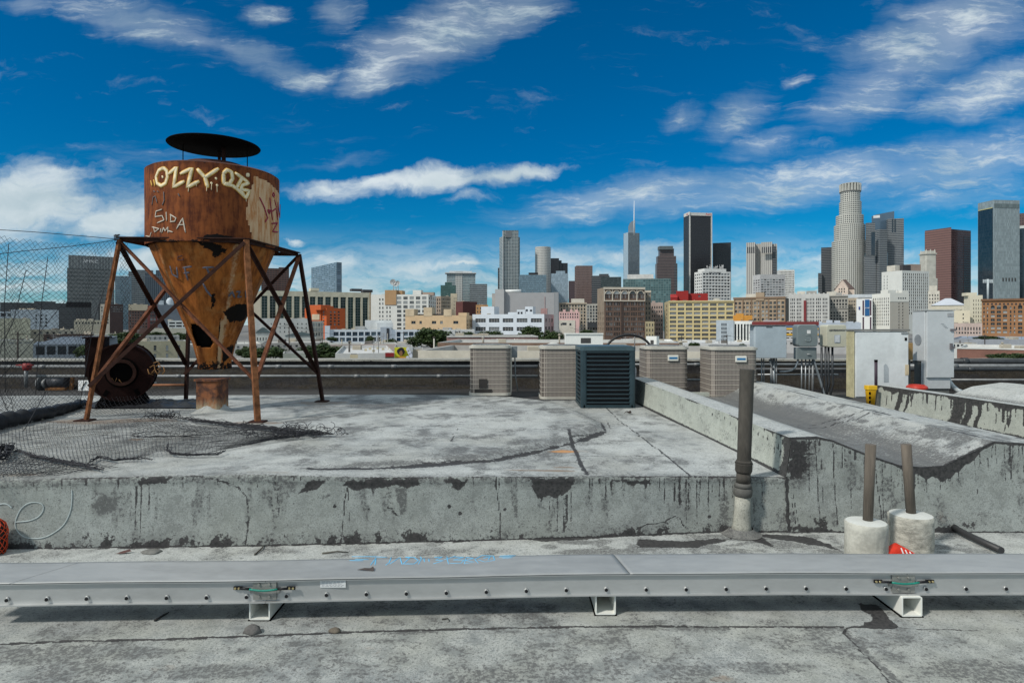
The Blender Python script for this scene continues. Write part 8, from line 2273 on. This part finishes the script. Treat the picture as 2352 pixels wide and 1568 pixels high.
# ---- trees ----------------------------------------------------------------------
LEAF = NT('tree_leaves'); n = LEAF
gi = n.n('ShaderNodeNewGeometry').outputs['Random Per Island']; oc = n.noise(n.coord('Object'), .9, 3, .5)
n.out(n.mix(n.math('ADD', n.math('MULTIPLY', gi, .5), n.math('MULTIPLY', oc, .5)), (.012,.026,.009), (.060,.095,.024)), .6)
n.b.inputs['Specular IOR Level'].default_value = .3
LEAF = LEAF.m
BARK = mat('tree_bark', (.07,.055,.04), .9, 0, .3, 4, .4)
def crown_mesh(seed, nclump=70, per=120, flat=.95):
    r = np.random.default_rng(seed)
    v = []; 
    cen = []
    for i in range(nclump):
        th = r.uniform(0, 2*PI); ph = math.acos(r.uniform(-.55, 1)); rad = r.uniform(.25, .86)
        cen.append((rad*math.sin(ph)*math.cos(th), rad*math.sin(ph)*math.sin(th), flat*rad*math.cos(ph), r.uniform(.18,.34)))
    vs = []; 
    for (cx, cy, cz, cr) in cen:
        d = r.normal(size=(per, 3)); d /= np.linalg.norm(d, axis=1)[:, None]
        p = np.array([cx, cy, cz])+d*(cr*r.uniform(.35, 1.0, (per, 1)))
        a = r.normal(size=(per, 3)); a /= np.linalg.norm(a, axis=1)[:, None]
        b = np.cross(a, d+.3*r.normal(size=(per, 3))); b /= np.linalg.norm(b, axis=1)[:, None]+1e-9
        s = r.uniform(.035, .080, (per, 1))
        vs.append(np.stack([p-a*s, p+b*s*.7, p+a*s, p-b*s*.7], 1))
    vs = np.concatenate(vs).reshape(-1, 3)
    me = bpy.data.meshes.new('crown'); k = len(vs)//4
    me.from_pydata(vs.tolist(), [], np.arange(k*4).reshape(k, 4).tolist()); me.materials.append(LEAF)
    return me
crowns = [crown_mesh(i) for i in (1,2,3)]
def tree(label, x0, x1, yt, yb, d, i=0, name='tree', group='street trees', flat=1):
    p = P((x0+x1)/2, yb, d); w_ = (x1-x0)/F*d/2; zt = ZC-(yt-HY)/F*d; zb = ZC-(yb-HY)/F*d
    t = thing(name, label, 'tree', (p.x, d, GZ), group, rz=i*1.3)
    hh = (zt-zb)/2
    c = link('crown', crowns[i % 3], t, (0, 0, (zt+zb)/2-GZ)); c.scale = (w_*1.02, w_*1.02, hh*1.12)
    mb = MB(); z0 = (zt+zb)/2-GZ
    mb.tube([(0,0,0),(.05*w_,0,z0*.5),(0,.02*w_,z0)], [max(.12,w_*.07),max(.1,w_*.055),.06], 8)
    for k in range(4):
        a = k*1.57+i; mb.tube([(0,0,z0*.6),(.3*w_*math.cos(a),.3*w_*math.sin(a),z0*.9),(.55*w_*math.cos(a),.55*w_*math.sin(a),z0+hh*.3)], [.05*w_,.03*w_,.012*w_], 6)
    mb.build('trunk', BARK, t)
for i, a in enumerate((
    ('broad dark tree left of the pink brick building', 934, 1050, 754, 806, 180), ('round tree behind the hopper right leg', 684, 806, 788, 836, 110), ('flat topped tree behind the front right leg of the hopper', 578, 668, 792, 832, 115), ('smaller tree left of the front right leg of the hopper', 556, 606, 806, 828, 112),
    ('low tree over the pink brick building', 1040, 1100, 762, 782, 190), ('dark tree over the right end of the pink brick building', 1096, 1160, 757, 782, 195), ('upright tree left of the white roof hut', 1186, 1250, 749, 792, 170), ('bushy tree touching the white roof hut', 1232, 1298, 759, 797, 160), ('little tree beneath the pale narrow building', 1330, 1364, 756, 770, 300),
    ('small round tree in front of the modern white office', 838, 864, 771, 796, 230), ('small round tree right of the modern white office stair', 886, 914, 777, 795, 225), ('low bush before the left end of the modern white office', 748, 776, 772, 786, 250),
    ('dark tree row clump behind the blower', 240, 330, 762, 800, 170), ('dark tree behind the left edge of the cone', 320, 400, 762, 785, 200), ('dark clump left of the blower outlet', 172, 226, 788, 826, 105), ('dark tree between the cone and the left braces', 392, 440, 764, 790, 210),
    ('tree right behind the cone tip', 540, 600, 796, 822, 140), ('little palm like tree in the pale parking roof', 1580, 1608, 785, 800, 180), ('small green treetop beside the blue grey panel', 1694, 1718, 789, 808, 170), ('grey green shrub against the brick building', 2270, 2330, 811, 832, 95), ('olive shrub along the brick building at the right edge', 2320, 2400, 808, 832, 96), ('thin hedge on the far lot at the right', 2240, 2300, 772, 782, 250))):
    tree(*a, i=i)
# ---- parked cars ------------------------------------------------------------------
CARM = [mat('car_paint_%d' % i, c, .3, .2, .05) for i, c in enumerate(((.62,.62,.62),(.03,.03,.035),(.30,.31,.33),(.25,.03,.03),(.05,.08,.16)))]
CGL = mat('car_glass', (.02,.025,.03), .1); TYRE = mat('car_tyre', (.02,.02,.02), .8)
def car_proto(i):
    t = thing('parked_car', 'x', 'car', (0,0,0), 'parked cars')
    mb = MB(); sec = [(-2.2,.35),(-2.2,.75),(-2.05,.85),(-1.3,.92),(-.7,1.42),(.7,1.45),(1.25,.98),(2.0,.86),(2.2,.7),(2.2,.35)]
    v = [(x,-.85,z) for x,z in sec]+[(x,.85,z) for x,z in sec]; k = len(sec)
    mb.add(v, [list(range(k)), [2*k-1-i for i in range(k)]]+[(i,k+i,k+(i+1)%k,(i+1)%k) for i in range(k)]); mb.build('body', CARM[i], t)
    mb = MB(); mb.box(-.95,1.0,-.87,.87,.95,1.28); mb.build('window', CGL, t)
    for x in (-1.35,1.35):
        for y in (-.86,.66): 
            mb = MB(); mb.tube([(x,y,.33),(x,y+.2,.33)], .33, 12); mb.build('wheel', TYRE, t)
    return t
protos = [car_proto(i) for i in range(5)]; used = set()
spots = [(1540+8.6*i, 318 if i % 3 else 309) for i in range(11)] + [(1648,300),(1660,300),(1672,302)] + [(845,226),(862,224),(878,227),(897,222),(915,225),(930,228)] + [(1752,245),(1762,244),(1815,243)] + [(2196,332),(2206,331),(2216,333),(2232,331)]
names = ['silver','black','grey','red','navy']; rd = random.Random(3)
where = ['in front of the yellow warehouse']*11+['by the bluish grey building']*3+['before the modern white office']*6+['behind the electrical boxes']*3+['before the pinkish building']*4
ordn = ['leftmost','second','third','fourth','fifth','sixth','seventh','eighth','ninth','tenth','last']; cnt = {}
for (px, d_), wh in zip(spots, where):
    i = rd.randrange(5)
    if i in used: t = copy_tree(protos[i])
    else: t = protos[i]; used.add(i)
    k = cnt.get(wh, 0); cnt[wh] = k+1
    z_ = GZ if d_ > 300 or True else GZ
    t.location = ((px-CX)/F*d_, d_, z_); t.rotation_euler = (0,0,rd.choice((0,PI,.2,1.2)))
    t['label'] = '%s car, %s from the left, %s' % (names[i], ordn[k] if k else 'first', wh)
for i in range(5):
    if i not in used:
        for c in list(protos[i].children): bpy.data.objects.remove(c)
        bpy.data.objects.remove(protos[i])
# ---- utility poles ---------------------------------------------------------------
POLE = mat('utility_pole_wood', (.045,.035,.03), .9)
for px, yt, d_, arms, lb in ((664,741,190,2,'thin utility pole with two crossarms behind the hopper right leg'),(740,775,170,1,'short pole left of the modern white office'),(890,765,180,0,'thin lamp pole near the mural'),(41,762,122,2,'dark utility pole behind the netting at the far left'),(927,761,240,1,'pole in front of the right wing of the modern white office'),(1566,771,210,1,'thin pole in the parking roof by the yellow warehouse'),(1670,768,210,1,'thin pole before the bluish grey building'),(2262,768,190,2,'dark utility pole before the blue grey roof at the right'),(997,776,60,0,'slim pale vent stack on the neighbouring warehouse')):
    t = thing('utility_pole', lb, 'pole', P(px, 800, d_), 'utility poles'); t.location.z = GZ; h_ = ZC-(yt-HY)/F*d_-GZ
    MB().tube([(0,0,0),(0,0,h_)], [.17,.11] if arms else [.09,.07], 8).build('pole_shaft', POLE if arms else cm('pole_grey', (.45,.43,.38)), t)
    for k in range(arms): MB().beam((-1.2,-.1,h_-.5-.9*k), (1.2,-.1,h_-.5-.9*k), .13).build('crossarm', POLE, t)
    if not arms: MB().lathe([(.12,h_),(.14,h_+.08),(.01,h_+.14)], 8).build('pole_cap', POLE, t)

# ---- overhead wires ----------------------------------------------------------------
for i, (a, b, lb) in enumerate((((41,766,122),(664,746,190),'sagging overhead wires from the netting side to the pole behind the hopper'),((664,746,190),(927,765,240),'overhead wires between the hopper leg pole and the white office pole'),((1566,774,210),(1670,771,210),'short wires between the two poles by the yellow warehouse'),((1670,771,210),(2262,772,190),'long thin wires running right behind the electrical boxes'),((1310,752,215),(1566,774,210),'faint wires below the brick loft building'))):
    p_ = P(*a); q_ = P(*b); t = thing('power_line', lb, 'wires', p_, 'overhead wires')
    for k in (-.9, .9):
        MB().tube([(q_-p_)*u+Vector((0,k,-2.2*4*u*(1-u))) for u in np.linspace(0,1,14)], .022, 4).build('wire', mat('wire_black', (.02,.02,.02)), t)
